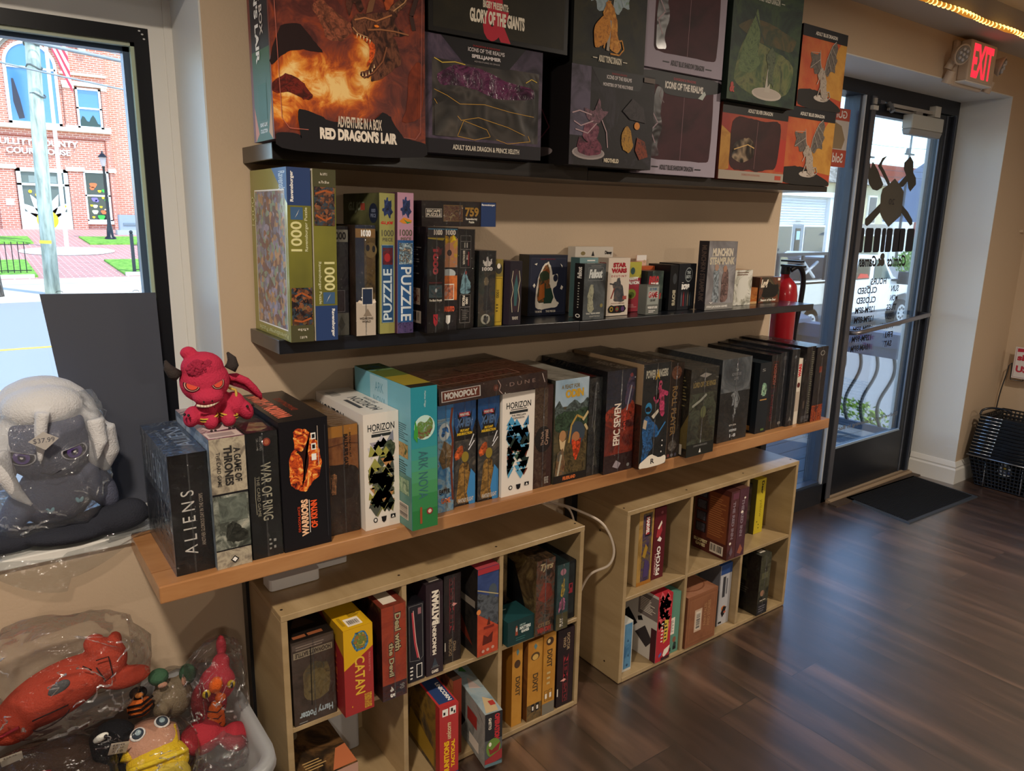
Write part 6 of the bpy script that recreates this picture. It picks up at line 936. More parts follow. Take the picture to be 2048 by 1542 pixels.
G('bright red toy-cannon style game box with yellow lettering in the lower middle cubby', (0.8785, 0.9345), 1.475, zb, 0.213, 0.23, M('#a83030', .34),
  [(r, 0, 0, 1, 1, M('#b43434', .32)), (r, .15, .86, .45, .96, WHT), (r, .52, .86, .86, .97, WHT), (r, .2, .88, .3, .92, INK), (r, .6, .9, .7, .95, INK), (r, .74, .87, .82, .91, INK), (t, 'unicorn', .36, .52, .6, .76, M('#d8c49a'), 90, .03, .2), (t, 'MUNITIONS', .22, .02, .50, .5, YEL, 90, .05), (t, 'TACTICAL', .6, .1, .8, .5, YEL, 90, .05), (r, 0, 0, 1, .02, NVY)],
  [(r, 0, 0, 1, 1, A('#4a3a24 #8a6a2c #5a4a34 #2a2a2a', 8, 3, 1.4)), (r, .9, 0, 1, 1, M('#a83030')), (p, [(.1, .1), (.2, .5), (.85, .3), (.85, .05)], M('#a8842c'))], [(r, 0, 0, 1, 1, M('#b43434')), (r, .1, .06, .92, .55, NVY), (t, 'UNICORN', .62, .08, .84, .45, WHT, -90, .04)], group=CT, rz=R(-4))
G('comic-strip game box with a green monster head, tilted out of the lower cubby', (1.0075, 1.060), 1.435, zb, 0.165, 0.25, M('#8a8e8a', .36),
  [(r, 0, 0, 1, 1, M('#55585c')), (r, .0, .5, 1, 1, M('#26262a')), (t, 'OPERATION', .55, .48, .85, .97, M('#b83038'), -90, .08), (t, 'GHETTO', .2, .7, .36, .92, CRM, -90, .03), (e, .5, .34, .42, .18, M('#6a8a3c')), (p, [(.2, .36), (.4, .3), (.9, .42), (.8, .26), (.3, .22)], M('#8a3030')), (e, .3, .42, .08, .04, CRM), (p, [(0, .14), (1, .28), (1, .1), (0, 0)], M('#9a3438')), (r, 0, 0, 1, .06, M('#5f7c86'))],
  [(r, 0, 0, 1, 1, A('#8a8c86 #a8aaa4 #6a6c68', 10, 3)), (r, .55, .5, .8, .75, M('#a83a34')), (p, [(.2, .3), (.3, .5), (.5, .4), (.4, .2)], INK), (r, .6, .1, .85, .3, CRM)],
  [(r, 0, 0, 1, 1, A('#7a9098 #9aaab0 #a8a494', 8, 3)), (p, [(.1, .02), (.5, .3), (.95, .2), (.8, .02)], M('#c8b088')), (p, [(.2, .5), (.5, .7), (.8, .45)], M('#c0aca4')), (p, [(.3, .85), (.6, .95), (.7, .8)], M('#4a8a44')), (r, .6, .12, .9, .2, M('#b03a34'))], group=CT, rz=R(-8), ry=R(0))
G('reddish-brown illustrated board leaning behind the comic-strip box in the lower cubby', (0.945, 0.972), 1.53, zb, 0.235, 0.22, M('#5a2a1e', .38),
  [(r, 0, 0, 1, 1, M('#7a3020'))], [(r, 0, 0, 1, 1, A('#3a2218 #6a3a26 #a06a40 #4a2a20', 14, 3, 2))], [(r, 0, 0, 1, 1, M('#3a2a22'))], group=CT, ry=0)
DX = A('#b07828 #c08a38 #a86c24', 5, 3, .5)
def dixit(k):
    return [(r, 0, 0, 1, 1, DX), (t, 'DIXIT', .36, .34 - .0 * k, .72, .58, M('#4a3a24'), -90, .03), (e, .5, .80, .3, .05, M('#5a4428')), (p, [(.38, .93), (.5, .96), (.62, .92), (.5, .88)], M('#5a8088')), (e, .5, .79, .2, .035, M('#d0a85a')), (r, 0, 0, 1, .2, A('#3a3024 #6a5638 #8a6a34', 30, k)), (r, .3, .10, .5, .2, INK), (r, .6, .10, .82, .2, INK), (r, .35, .12, .45, .17, CRM), (r, .65, .12, .77, .17, CRM)]
GD = 'golden storytelling game boxes'
G('slim golden storytelling game box, leftmost of the three', (1.1475, 1.1845), 1.533, zb, 0.268, 0.2, M('#8a5a20', .34), [(r, 0, 0, 1, 1, DX), (t, 'DIXIT', .36, .36, .80, .6, M('#4a3a24'), -90, .03), (e, .5, .76, .3, .05, M('#4a3424')), (p, [(.38, .91), (.5, .95), (.66, .9), (.5, .86)], M('#5a8088'))], group=GD)
G('broad golden storytelling game box in the middle, with dice icons at its foot', (1.1985, 1.2535), 1.525, zb, 0.265, 0.2, M('#7a4a1c', .34), dixit(2), [(r, 0, 0, 1, 1, A('#5a3418 #8a5424', 10, 3))], group=GD)
G('golden storytelling game box with a lower icon grid, rightmost of the three', (1.2545, 1.3015), 1.522, zb, 0.272, 0.2, M('#9a6a2a', .34), [(r, 0, 0, 1, 1, DX), (r, 0, 0, 1, .14, M('#7a7468')), (t, 'DIXIT', .3, .58, .72, .80, M('#4a3a24'), -90, .03), (e, .5, .9, .3, .05, M('#4a3424')), (e, .42, .905, .12, .025, M('#d8c090')), ('o', .15, .17, .42, .3, .001, INK), ('o', .5, .17, .78, .3, .001, INK), (r, .2, .2, .36, .26, CRM), (r, .55, .2, .72, .26, CRM), ('lines', .3, .36, .7, .55, 3, M('#c8b07a'))], group=GD)
G('black game box with a glowing red bar, inverted in the lower right cubby', (1.3125, 1.3765), 1.525, zb, 0.262, 0.2, M('#1c1216', .34), nem(True), group='red-glow black game boxes')

# --- bookcase by the door
G('thin acid-yellow and black game box at the left of its upper cubby', (1.594, 1.630), 1.60, zt, 0.245, 0.17, M('#1c1c18', .34), [(r, 0, .1, .7, .78, M('#a0981c')), (t, 'GO', .1, .56, .5, .66, WHT, 0, .06), (e, .4, .3, .2, .05, INK), (p, [(0, .78), (1, .78), (1, 1), (0, 1)], INK)], group=CB)
G('gold-framed comic hero game box with a red name plate reading downward', (1.6675, 1.7355), 1.556, zt, 0.261, 0.2, M('#a8803a', .34),
  [(r, 0, 0, 1, 1, A('#8a6a34 #b08a48 #9a7638', 12, 3)), (r, .26, .03, .88, .97, A('#2a2434 #4a3a5a #6a5a3a #2a2430', 24, 4, 1.8)), (r, .42, .66, .78, .94, INK), (r, .46, .68, .72, .92, M('#a8242c')), (t, 'MARVEL', .48, .69, .70, .91, WHT, -90, .05), (p, [(.3, .4), (.5, .56), (.66, .5), (.5, .36)], M('#a8842c')), (p, [(.4, .1), (.5, .34), (.8, .3), (.8, .1)], M('#4a3a6a')), (r, 0, 0, 1, .05, M('#a8702c'))], [(r, 0, 0, 1, 1, M('#c8b088'))], group=CB)
G('wine-red game box with white lettering reading upward and red blot shapes', (1.7435, 1.7995), 1.56, zt, 0.256, 0.2, M('#5c1a24', .34),
  [(t, 'AMERICAN', .18, .06, .30, .36, M('#d8a8a4'), 90, .03), (t, 'PSYCHO', .34, .05, .66, .46, WHT, 90, .04), (p, [(.2, .60), (.3, .74), (.6, .78), (.7, .68), (.5, .58)], M('#a8303a')), (p, [(.3, .72), (.6, .82), (.66, .78), (.4, .70)], CRM), (p, [(.3, .55), (.5, .6), (.7, .56), (.6, .52)], WHT), (e, .6, .93, .1, .02, M('#8a4a50'))], group=CB)
INN = A('#3a2022 #5a3234 #4a2828', 14, 3)
G('brown tavern game box showing its printed back cover and barcode, left one of two', (2.0765, 2.1225), 1.512, zt, 0.260, 0.155, M('#4a2420', .36),
  [(r, 0, 0, 1, 1, INN), (t, 'THE RED INN', .3, .3, .6, .85, M('#8a7a84'), -90, .04), (p, [(.3, .1), (.5, .2), (.7, .1), (.5, .04)], M('#6a5a64')), (e, .3, .24, .12, .02, CRM), (r, .2, .88, .9, .97, M('#6a3a4a'))],
  [(r, 0, 0, 1, 1, A('#3c1a16 #562820 #48201a', 8, 3)), (r, .40, .22, .95, .92, M('#7c4226')), ('lines', .43, .28, .92, .86, 18, M('#a4683c'))] + [(r, .06, .78 - i * .17, .36, .92 - i * .17, INK) for i in range(4)] + [(r, .09, .79 - i * .17, .33, .91 - i * .17, A('#2a2a34 #4a4a54 #3a2a3a', 60, 3 + i)) for i in range(4)] + [(t, 'SLUGFEST\nGAMES', .04, .06, .44, .17, M('#d8c89a'), 0, .05), ('bar', .52, .04, .9, .18, 0)],
  [(r, 0, 0, 1, 1, M('#4a2a26', .3))], group='brown tavern game boxes')
G('brown tavern game box pressed against the divider, right one of two', (2.1245, 2.1745), 1.512, zt, 0.261, 0.155, M('#4a2420', .36),
  [(r, 0, 0, 1, 1, A('#3a2028 #56323c #4a2a34', 14, 5)), (t, 'THE RED INN', .3, .3, .6, .85, M('#8a7a84'), -90, .04), (p, [(.2, .06), (.5, .18), (.8, .1), (.6, .03)], M('#9a5a44')), (e, .4, .66, .14, .02, CRM), (e, .6, .86, .1, .015, CRM)], [], [(r, 0, 0, 1, 1, M('#5a3a34', .3))], group='brown tavern game boxes')
G('thin lemon-yellow game box with handwritten lines in the upper right cubby', (2.352, 2.406), 1.60, zt, 0.223, 0.17, M('#c8b020', .36),
  [(r, 0, 0, 1, 1, M('#c8b42c')), (t, 'Dear', .5, .72, .78, .96, INK, -90, .03), (t, 'yellow', .4, .3, .75, .62, M('#7a6a1a'), -90, -.01), (e, .3, .22, .05, .01, INK), (e, .5, .16, .05, .01, INK), (e, .5, .1, .05, .01, INK)], [(r, 0, 0, 1, 1, M('#6a6432'))], group=CB)
G('low black game box with photo covers, tucked left of the lemon-yellow one', (2.2905, 2.3485), 1.62, zt, 0.205, 0.15, M('#1c1a18', .36), [(r, 0, 0, 1, 1, A('#1c1a18 #3a322a #5a4a3c', 16, 3)), (r, .1, .05, .6, .15, CRM), (r, 0, .1, .3, .5, M('#a8962c'))], group=CB)
G('small white-framed pale blue game box alone in the lower left corner', (1.6105, 1.6515), 1.542, zb, 0.180, 0.16, M('#c8c8c0', .4), [(r, .1, .05, .92, .97, A('#3a6a92 #5a8cb0 #4a7aa0', 12, 3)), (p, [(.4, .6), (.5, .66), (.6, .6)], M('#2a4a6a')), (p, [(.5, .3), (.6, .36), (.7, .28)], M('#2a4a6a')), (e, .5, .12, .1, .03, M('#2a4a6a'))], group=CB)
G('bright red dotted party game box with its white cover leaning to the left', (1.7405, 1.8095), 1.516, zb, 0.246, 0.18, M('#b02430', .34),
  [(r, 0, 0, 1, 1, M('#b82636', .34)), ('tri', .06, .5, .94, .96, 50, (M('#d85a60'),)), ('lines', .3, .28, .46, .6, 6, CRM), (p, [(.5, .26), (.52, .62), (.8, .6), (.78, .3)], M('#d8b848')), ('lines', .54, .3, .74, .58, 5, INK), (p, [(.5, .08), (.6, .16), (1, .2), (.9, .1), (.6, .04)], CRM), (p, [(.2, .1), (.4, .14), (.42, .1), (.25, .06)], M('#4a6ab0')), (r, .4, .0, 1, .05, M('#3a1a20'))],
  [(r, 0, 0, 1, 1, M('#cfc8c0', .3)), (r, .5, .62, 1, .96, M('#7a6e6a')), ('lines', .55, .68, .95, .9, 9, CRM), (p, [(.05, .45), (.25, .62), (.5, .45), (.3, .3)], INK), (p, [(.45, .3), (.7, .48), (.9, .3), (.75, .16)], M('#3a3436')), (p, [(.5, .56), (.6, .6), (.64, .54), (.52, .5)], INK), (p, [(.2, .2), (.3, .26), (.4, .18)], M('#6a3a34')), (r, .86, 0, 1, .5, M('#4a2028'))],
  [(r, 0, 0, 1, 1, M('#b8303c', .3)), (r, .1, .2, .5, .9, A('#b83a44 #d87a7c', 60, 2))], group=CB)
G('sea-green game box with a white paper label strip, behind the red dotted one', (1.8135, 1.8655), 1.528, zb, 0.228, 0.18, M('#5a8a78', .36),
  [(r, 0, 0, 1, 1, M('#5f8f7c')), (r, 0, .32, .55, .60, CRM), ('lines', .08, .36, .48, .56, 8, M('#6a6a6a')), (e, .6, .22, .16, .05, M('#8a5a44')), (p, [(.5, .1), (.6, .18), (.8, .16), (.8, .08)], M('#2a3a34')), (r, .1, .04, .3, .1, INK), (r, .5, .05, .8, .1, INK)], group=CB)
LTH = A('#7c4e34 #8f5c3e #84543a', 6, 3, .5)
G('leather-brown storybook style game box with embossed frame and barcode label', (1.8905, 2.0505), 1.516, zb, 0.196, 0.19, M('#84563c', .36),
  [(r, 0, 0, 1, 1, LTH), ('o', .06, .05, .95, .95, .001, M('#6a4028')), ('o', .10, .09, .91, .91, .0006, M('#a87a54')), (r, .26, .26, .50, .70, M('#c8ac94')), ('bar', .30, .30, .46, .66, 1), (t, 'FAIRYTALES\nAND STORIES', .56, .28, .78, .80, M('#a87a54'), 90, .03)], [(r, 0, 0, 1, 1, M('#6a402c'))], [(r, 0, 0, 1, 1, A('#8a5a40 #a4745a #94644a', 5, 3, .5, rough=.25)), (e, .5, .4, .44, .3, M('#7a4c34')), (e, .5, .4, .41, .27, M('#94644a'))], group=CB)
G('white and grey game box with a small orange figure and a navy cap panel', (2.103, 2.1715), 1.55, zb, 0.244, 0.18, M('#b8b8bc', .36),
  [(r, 0, .84, 1, 1, M('#2a4a86')), (r, .3, .46, .52, .80, M('#3a3a40')), (r, .6, .5, .7, .76, M('#6a6a70')), (e, .5, .27, .18, .04, M('#c8702c')), (p, [(.3, .2), (.5, .3), (.75, .28), (.6, .16), (.45, .12)], INK), (e, .62, .2, .1, .02, M('#b05a44')), (r, .15, .03, .4, .06, INK), (r, 0, 0, .06, 1, M('#7a7a80'))], [(r, 0, 0, 1, 1, M('#6a6a70'))], [(r, 0, 0, 1, 1, M('#2a4a86'))], group=CB)
G('dark green and black game box half hidden behind the leather-brown one', (2.055, 2.099), 1.64, zb, 0.225, 0.12, M('#24302a', .36), [(r, 0, 0, 1, 1, A('#1a2420 #3a4a40', 14, 2))], group=CB)
G('thin maroon game box behind the black one in the lower right cubby', (2.222, 2.262), 1.58, zb, 0.235, 0.19, M('#4a1c24', .36), [('lines', .3, .5, .7, .95, 8, M('#8a5a54')), (r, .1, .02, .9, .3, M('#3a5a8a')), (r, .1, .3, .9, .45, M('#8a3a34'))], group=CB)
G('black game box with ruined-city art and a barcode on its side, lower right cubby', (2.2925, 2.3555), 1.512, zb, 0.248, 0.19, M('#1a1a1a', .32),
  [(r, 0, 0, 1, 1, A('#20221e #4a4c3a #6a6a50 #2a2a26', 12, 3, 1.5)), (r, 0, .3, .7, .9, A('#3a3c30 #5a5c44 #2a2c26', 16, 5)), (r, .2, .60, .8, .7, M('#7a7a5a')), (e, .4, .36, .2, .05, M('#c89a7a')), ('lines', .2, .22, .8, .26, 1, CRM), (r, 0, 0, 1, .2, M('#1a1c24')), ('lines', .15, .04, .8, .16, 3, M('#8a8a9a'))],
  [(r, 0, 0, 1, 1, A('#171716 #24241f', 12, 3)), (r, .3, .75, .7, .95, A('#1c1c1a #5a5a4a', 30, 5)), (r, .3, .5, .7, .7, A('#3a3c30 #5a5c44', 30, 6)), ('lines', .3, .3, .8, .45, 4, M('#5a5a50')), ('bar', .15, .04, .55, .2, 0)], [(r, 0, 0, 1, 1, A('#1a1a18 #55554a', 30, 5)), (r, .3, .1, .8, .2, CRM)], group=CB, wrap=.05)

# ================================================================ plush toys
FELT = lambda h: M(h, 0.95, bump=0.6, bscale=260, spec=0.1)
def dragon_plush():
    root = thing('plush_dragon', 'crimson plush devil-dragon with black horns sitting on top of the card game boxes', 'plush toy', (0.40, 1.60, 1.0435))
    RD, RD2, HN = FELT('#b8324c'), FELT('#6e2234'), FELT('#3a3432')
    q = lambda cx, cy, y=0.0: (0.383 + (cx - 700) * .000131, 1.60 + y, 1.0445 + (1385 - cy) * .000131)
    b = MB()
    b.ell(q(820, 1080, .022), (.037, .03, .042), RD).ell(q(660, 620, .0), (.0505, .042, .047), RD).ell(q(640, 400, .0), (.043, .038, .033), RD)
    b.ell(q(640, 830, -.030), (.031, .026, .018), RD).ell(q(650, 920, -.02), (.025, .022, .013), RD)
    for cx in (670, 950): b.ell(q(cx, 1250, -.018), (.0155, .022, .0175), RD)
    for cx in (680, 950): b.ell(q(cx, 1150, -.004), (.0155, .018, .020), RD)
    for cx, yy in ((430, .004), (1270, .004)): b.ell(q(cx, 1190, yy), (.0165, .023, .023), RD, rot=(0, .35 if cx < 700 else -.35, 0))
    b.ell(q(600, 1180, .01), (.02, .03, .024), RD).ell(q(1130, 1090, .014), (.022, .03, .028), RD)
    b.ell(q(460, 160, .008), (.0165, .014, .0135), RD)
    body = b.build('body', root); blob(body, .0028, 5)
    b = MB()
    for cx, cy in ((640, 470),):
        rr = random.Random(3)
        for i in range(70):
            a = rr.uniform(0, 6.28); d = rr.random() ** .5
            b.ell(q(560 + 190 * d * math.cos(a), 370 + 120 * d * math.sin(a), -.036 + .006 * d), (.005, .005, .005), FELT('#9a2a42'), nu=7, nv=5)
    b.build('hair_tuft', root)
    for s, pts in (('l', [(270, 500), (190, 440), (130, 350), (110, 260)]), ('r', [(1060, 480), (1110, 400), (1100, 300), (1050, 215)])):
        b = MB(); P = [q(*p, 0.0) for p in pts]; b.tube(P, [.0125, .0125, .009, .0035], HN, 12); b.ell(P[-1], (.0035,) * 3, HN); b.build('horn', root)
    for cx, cy, sg_ in ((410, 640, 1), (780, 630, -1)):
        e_ = MB(); n = Vector(((cx - 660) * .0000021 * 40, -1, 0)).normalized()
        def disc(r_, yy, m, half=False):
            pts = []
            for k in range(26):
                a = math.pi + math.pi * k / 25 if half else 2 * math.pi * k / 26
                pts.append((a))
            vs = []
            for a in pts:
                x, z = r_ * math.cos(a), r_ * 1.05 * math.sin(a)
                t_ = sg_ * -R(22); x, z = x * math.cos(t_) - z * math.sin(t_), x * math.sin(t_) + z * math.cos(t_)
                c = q(cx, cy - 25); X = c[0] + x; Z = c[2] + z
                # lie on the head's front surface
                u = (X - q(660, 620)[0]) / .0515; v = (Z - q(660, 620)[2]) / .048
                Y = 1.60 - .043 * math.sqrt(max(.05, 1 - u * u - v * v)) - yy
                vs.append((X, Y, Z))
            e_.add(vs, [tuple(range(len(vs)))], m)
        disc(.0142, .0005, M('#2a1418', .8), True); disc(.0128, .0010, M('#d8a090', .8), True); disc(.0112, .0015, M('#3a1418', .8), True); disc(.0096, .0020, M('#e0503c', .8), True)
        e_.build('eye', root)
    b = MB(); P = [q(440 + 400 * i / 9, 905 + 70 * math.sin(math.pi * (i + 1.3) / 10.5) - i * 6, -.048 + .00045 * (i - 4) ** 2) for i in range(10)]
    b.tube(P, .0026, M('#d8c8b0', .8), 8)
    for i in range(8): b.ell(P[i + 1], (.0006, .0034, .0034), M('#5a2028', .8), nu=6, nv=4)
    b.build('teeth', root)
    b = MB()
    for cx in (525, 650): b.ell(q(cx, 865, -.0545), (.0018, .0012, .0026), M('#3a1018', .8), nu=8, nv=6)
    for i in range(3): b.tube([q(710, 1025 + i * 28, -.012), q(765, 1030 + i * 28, -.0135)], .0008, M('#3a1018', .8), 5)
    b.build('nostrils', root)
    for cx, s in ((660, -1), (970, 1)):
        b = MB()
        for dz, m in ((0, FELT('#d8b048')), (18, FELT('#2a2420')), (36, FELT('#d8b048'))):
            c = Vector(q(cx, 1185 + dz, -.012)); b.tube([c + Vector((.0172 * math.cos(a), .021 * math.sin(a), -.0035 * s * math.cos(a))) for a in [2 * math.pi * k / 20 for k in range(20)]], .0019, m, 6, closed=True)
        b.build('arm_band', root)
    b = MB()
    W = [q(1060, 640, .02), q(1180, 640, .015), q(1330, 720, .01), q(1450, 860, .01), q(1540, 980, .012), q(1570, 1060, .015)]
    b.tube(W, [.008, .009, .0085, .008, .006, .003], RD, 10)
    lo = [q(1040, 740, .02), q(1150, 800, .02), q(1270, 850, .018), q(1380, 920, .016), q(1480, 1010, .016), q(1570, 1060, .016)]
    n = len(W); vs = list(W) + lo + [(p[0], p[1] + .004, p[2]) for p in W] + [(p[0], p[1] + .004, p[2]) for p in lo]
    fs = [(i, i + 1, n + i + 1, n + i) for i in range(n - 1)] + [(2 * n + i, 3 * n + i, 3 * n + i + 1, 2 * n + i + 1) for i in range(n - 1)]
    b.add(vs, fs, RD2, True); b.build('wing', root)
    b = MB(); b.tube([q(1000, 765, .005), q(1060, 800, .0), q(1130, 830, .002), q(1135, 900, .0), q(1115, 980, -.006)], [.002, .003, .003, .003, .002], FELT('#c8a850'), 7); b.build('strap', root)
    b = MB()
    for cx, cy, yy in ((285, 1090, -.02), (340, 1110, -.022), (1340, 1070, -.022), (1250, 1085, -.022), (640, 1390, -.036), (700, 1392, -.036), (920, 1390, -.036), (980, 1385, -.036)):
        b.cyl(q(cx, cy, yy), q(cx + (cx - 700) * .02 - 8, cy + 10, yy - .008), .0032, .0008, M('#2a2020', .7), 8)
    b.build('claws', root)
    MB().add([q(505, 185, -.004), q(600, 195, -.004), q(590, 225, -.005), q(520, 210, -.005)], [(0, 1, 2, 3)], WHT).build('sewn_tag', root)
dragon_plush()

# doll in a bag on the sill
def bag(name, c, r, label, seed, parent=None, wrinkle=0.12, tint=0.05, white=0.05, sub=40, top=None, group=None):
    rr = random.Random(seed); off = Vector((rr.random() * 9, rr.random() * 9, rr.random() * 9))
    b = MB(); m = film('#f8f9fa', tint, 0.11, 1.0, 16, key='bag', white=white, fres=.45)
    nu, nv = sub, sub // 2; vs = []
    for j in range(nv + 1):
        ph = math.pi * j / nv
        for i in range(nu):
            th = 2 * math.pi * i / nu; d = Vector((math.sin(ph) * math.cos(th), math.sin(ph) * math.sin(th), math.cos(ph)))
            e_ = Vector([abs(k) ** .7 * (1 if k > 0 else -1) for k in d])     # boxier than a sphere
            k = 1 + wrinkle * (noise.noise(d * 2.2 + off) + .6 * noise.noise(d * 5.5 + off))
            p = Vector((c[0] + e_.x * r[0] * k, c[1] + e_.y * r[1] * k, c[2] + e_.z * r[2] * k))
            if top and p.z > c[2] + r[2] * .55:
                p.x += top[0] * (p.z - c[2] - r[2] * .55) / r[2]; p.y += top[1] * (p.z - c[2] - r[2] * .55) / r[2]
            vs.append(p)
    b.add(vs, [(j * nu + i, (j + 1) * nu + i, (j + 1) * nu + (i + 1) % nu, j * nu + (i + 1) % nu) for j in range(nv) for i in range(nu)], m, True)
    wf = film('#ffffff', .25, .12, .4, 60, key='fold', white=.22, fres=.6)  # whitish strips laid along the bag paint in its crinkle highlights
    for q_ in range(int(10 + sub * .35)):
        th = rr.uniform(math.pi * .9, math.pi * 2.1); ph = rr.uniform(.5, 2.5); dth, dph = rr.uniform(-.5, .5), rr.uniform(-.5, .5); N_ = 14; P0 = []; P1 = []
        for i in range(N_):
            t_ = i / (N_ - 1); a1 = th + dth * t_ + .10 * noise.noise(Vector((t_ * 5, q_, 0))); a2 = min(max(ph + dph * t_ + .10 * noise.noise(Vector((t_ * 5, q_, 7))), .12), 3.0)
            fi = a1 / (2 * math.pi) * nu; fj = a2 / math.pi * nv; i0, j0 = int(fi), int(fj); u_, v_ = fi - i0, fj - j0
            g = lambda jj, ii: Vector(vs[min(jj, nv) * nu + ii % nu])
            p_ = (g(j0, i0) * (1 - u_) + g(j0, i0 + 1) * u_) * (1 - v_) + (g(j0 + 1, i0) * (1 - u_) + g(j0 + 1, i0 + 1) * u_) * v_
            n_ = (p_ - Vector(c)).normalized(); w_ = rr.uniform(.4, 1) * .0016 * math.sin(math.pi * (t_ * .9 + .05)) * (1 + 6 * max(r) ) ; P0.append(p_ + n_ * .001 + Vector((0, 0, w_))); P1.append(p_ + n_ * .0035 - Vector((0, 0, w_)))
        b.add(P0 + P1, [(i, i + 1, N_ + i + 1, N_ + i) for i in range(N_ - 1)], wf, True)
    o = b.build(name, parent, c)
    if parent is None: tag(o, label, 'bag', group)
    return o
def sill_doll():
    root = thing('plush_doll', 'grey plush doll with white hair and violet eyes, bagged on the window sill', 'plush toy', (0.085, 1.88, 0.7605))
    GY, GY2, WH = FELT('#62667a'), FELT('#34363f'), FELT('#d8d8da')
    k = .00044
    q = lambda cx, cy, y=0.0: (0.0 + .104 + (cx - 270) * k, 1.865 + y, 0.7625 + (1130 - cy) * k * 1.0)
    b = MB()
    b.ell(q(270, 600, .0), (.094, .075, .095), GY); b.ell(q(270, 900, .01), (.075, .06, .075), GY2)
    b.ell(q(110, 930, -.01), (.03, .035, .06), GY2, rot=(0, .5, 0)).ell(q(470, 880, -.01), (.03, .035, .065), GY2, rot=(0, -.4, 0))
    body = b.build('body', root); blob(body, .004, 5)
    b = MB(); b.ell(q(300, 1080, -.02), (.10, .07, .025), GY2, rot=(0, .05, 0)).ell(q(60, 1080, -.01), (.07, .05, .028), GY2).ell(q(500, 1060, -.03), (.085, .042, .034), GY2).ell(q(585, 1040, -.03), (.042, .034, .032), GY2)
    blob(b.build('legs', root), .004, 5)
    b = MB(); b.ell(q(262, 545, .030), (.113, .085, .112), WH); b.ell(q(262, 430, -.012), (.080, .060, .048), WH)
    b.ell(q(75, 640, .0), (.036, .05, .085), WH, rot=(0, .18, 0)).ell(q(470, 620, .0), (.034, .05, .085), WH, rot=(0, -.15, 0))
    for pts, rad in (([q(250, 420, -.08), q(235, 500, -.082), q(225, 590, -.08), q(215, 680, -.078)], [.014, .013, .010, .003]), ([q(60, 600, -.05), q(70, 720, -.06), q(110, 820, -.06), q(165, 890, -.06)], [.02, .018, .013, .004]), ([q(470, 500, -.05), q(480, 620, -.058), q(455, 720, -.06)], [.02, .016, .004]), ([q(30, 560, -.02), q(20, 700, -.03), q(60, 800, -.03)], [.03, .025, .008]), ([q(500, 560, -.02), q(520, 700, -.02), q(500, 800, -.02)], [.03, .026, .008])): b.tube(pts, rad, WH, 12)
    blob(b.build('hair', root), .0045, 3)
    for cx, s in ((145, 1), (365, -1)):
        e_ = MB(); c0 = Vector(q(cx, 640, -.0))
        for (rx, rz, yy, m) in ((.026, .020, .0, M('#c8c8d0', .8)), (.023, .0175, .0012, M('#1c1a24', .8)), (.015, .0155, .0024, M('#5a4488', .8)), (.007, .009, .0036, M('#241a38', .8)), (.003, .003, .0046, WHT)):
            vs = []
            for t_ in range(24):
                a = 2 * math.pi * t_ / 24; x = rx * math.cos(a); z = min(rz * math.sin(a), rz * .55 - s * x * .22)
                X, Z = c0.x + x, c0.z + z; u = (X - q(270, 600)[0]) / .095; v = (Z - q(270, 600)[2]) / .096
                vs.append((X, 1.865 - .0765 * math.sqrt(max(.05, 1 - u * u - v * v)) - yy - .001, Z))
            e_.add(vs, [tuple(range(24))], m)
        e_.build('eye', root)
    b = MB(); b.tube([q(215, 722, -.0745), q(260, 738, -.077), q(300, 722, -.0755)], .0011, M('#22222a', .8), 6); b.build('mouth', root)
    b = MB()
    for cx in (235, 365):
        for d in (-1, 1): b.ell(q(cx + d * 9, 935 - (cx > 300) * 30, -.056), (.004, .002, .007), M('#8ab8c8', .7), rot=(0, d * .4, 0), nu=10, nv=6)
    b.build('chest_charm', root)
    b = MB(); b.add([q(175, 540, -.108), q(240, 500, -.108), q(300, 540, -.108), q(240, 590, -.108)], [(0, 1, 2, 3)], M('#b9b4ae', .6))
    b.text('$37.99', M('#5a5a64', .6), lambda u, v: (u, 1.865 - .1085, v), (q(195, 0)[0], q(0, 556)[2], q(282, 0)[0], q(0, 530)[2]), 0, 0); b.build('price_tag', root)
    o = bag('plastic_bag', (0.088, 1.885, 0.932), (.134, .102, .156), 'crumpled clear plastic bag around the grey doll on the sill', 5, None, .10, .06, .15, 56, (.10, 0))
    # loose skirt of the bag
    b = MB(); rr = random.Random(8); nu, nv = 40, 8; vs = []
    for j in range(nv + 1):
        for i in range(nu + 1):
            t_ = i / nu; x = -.10 + .42 * t_; sag = -.095 * math.sin(math.pi * min(1, max(0, (t_ - .05) / .85))) ** 1.2 * (1.1 if t_ < .5 else .8)
            s = j / nv; z = .773 + sag * s ** 1.0; y = 1.83 - (.055 * min(1, s * 2.2)) + .008 * noise.noise(Vector((x * 14, s * 3, 2)))
            vs.append((x, y, z))
    b.add(vs, [(j * (nu + 1) + i, j * (nu + 1) + i + 1, (j + 1) * (nu + 1) + i + 1, (j + 1) * (nu + 1) + i) for j in range(nv) for i in range(nu)], film('#eef0f0', .04, .1, .7, 20, key='bagskirt', white=.05), True)
    f_ = b.build('bag_flap', o)
sill_doll()
b = MB()
for i in range(1): pass
nn = 26; vs = []
rr = random.Random(4)
for j in range(9):
    for i in range(nn):
        a = 2 * math.pi * i / nn; rad = .018 + .042 * j / 8 * (1 + .35 * noise.noise(Vector((math.cos(a) * 2, math.sin(a) * 2, 3))))
        vs.append((0.235 + rad * 1.1 * math.cos(a), 1.90 + rad * .7 * math.sin(a), .765 + .022 * (1 - j / 8) + .006 * noise.noise(Vector((math.cos(a) * 4, j * .7, 1)))))
b.add(vs, [(j * nn + i, (j + 1) * nn + i, (j + 1) * nn + (i + 1) % nn, j * nn + (i + 1) % nn) for j in range(8) for i in range(nn)], film('#eef0f2', .1, .1, .8, 30, key='bagfoot', white=.08), True)
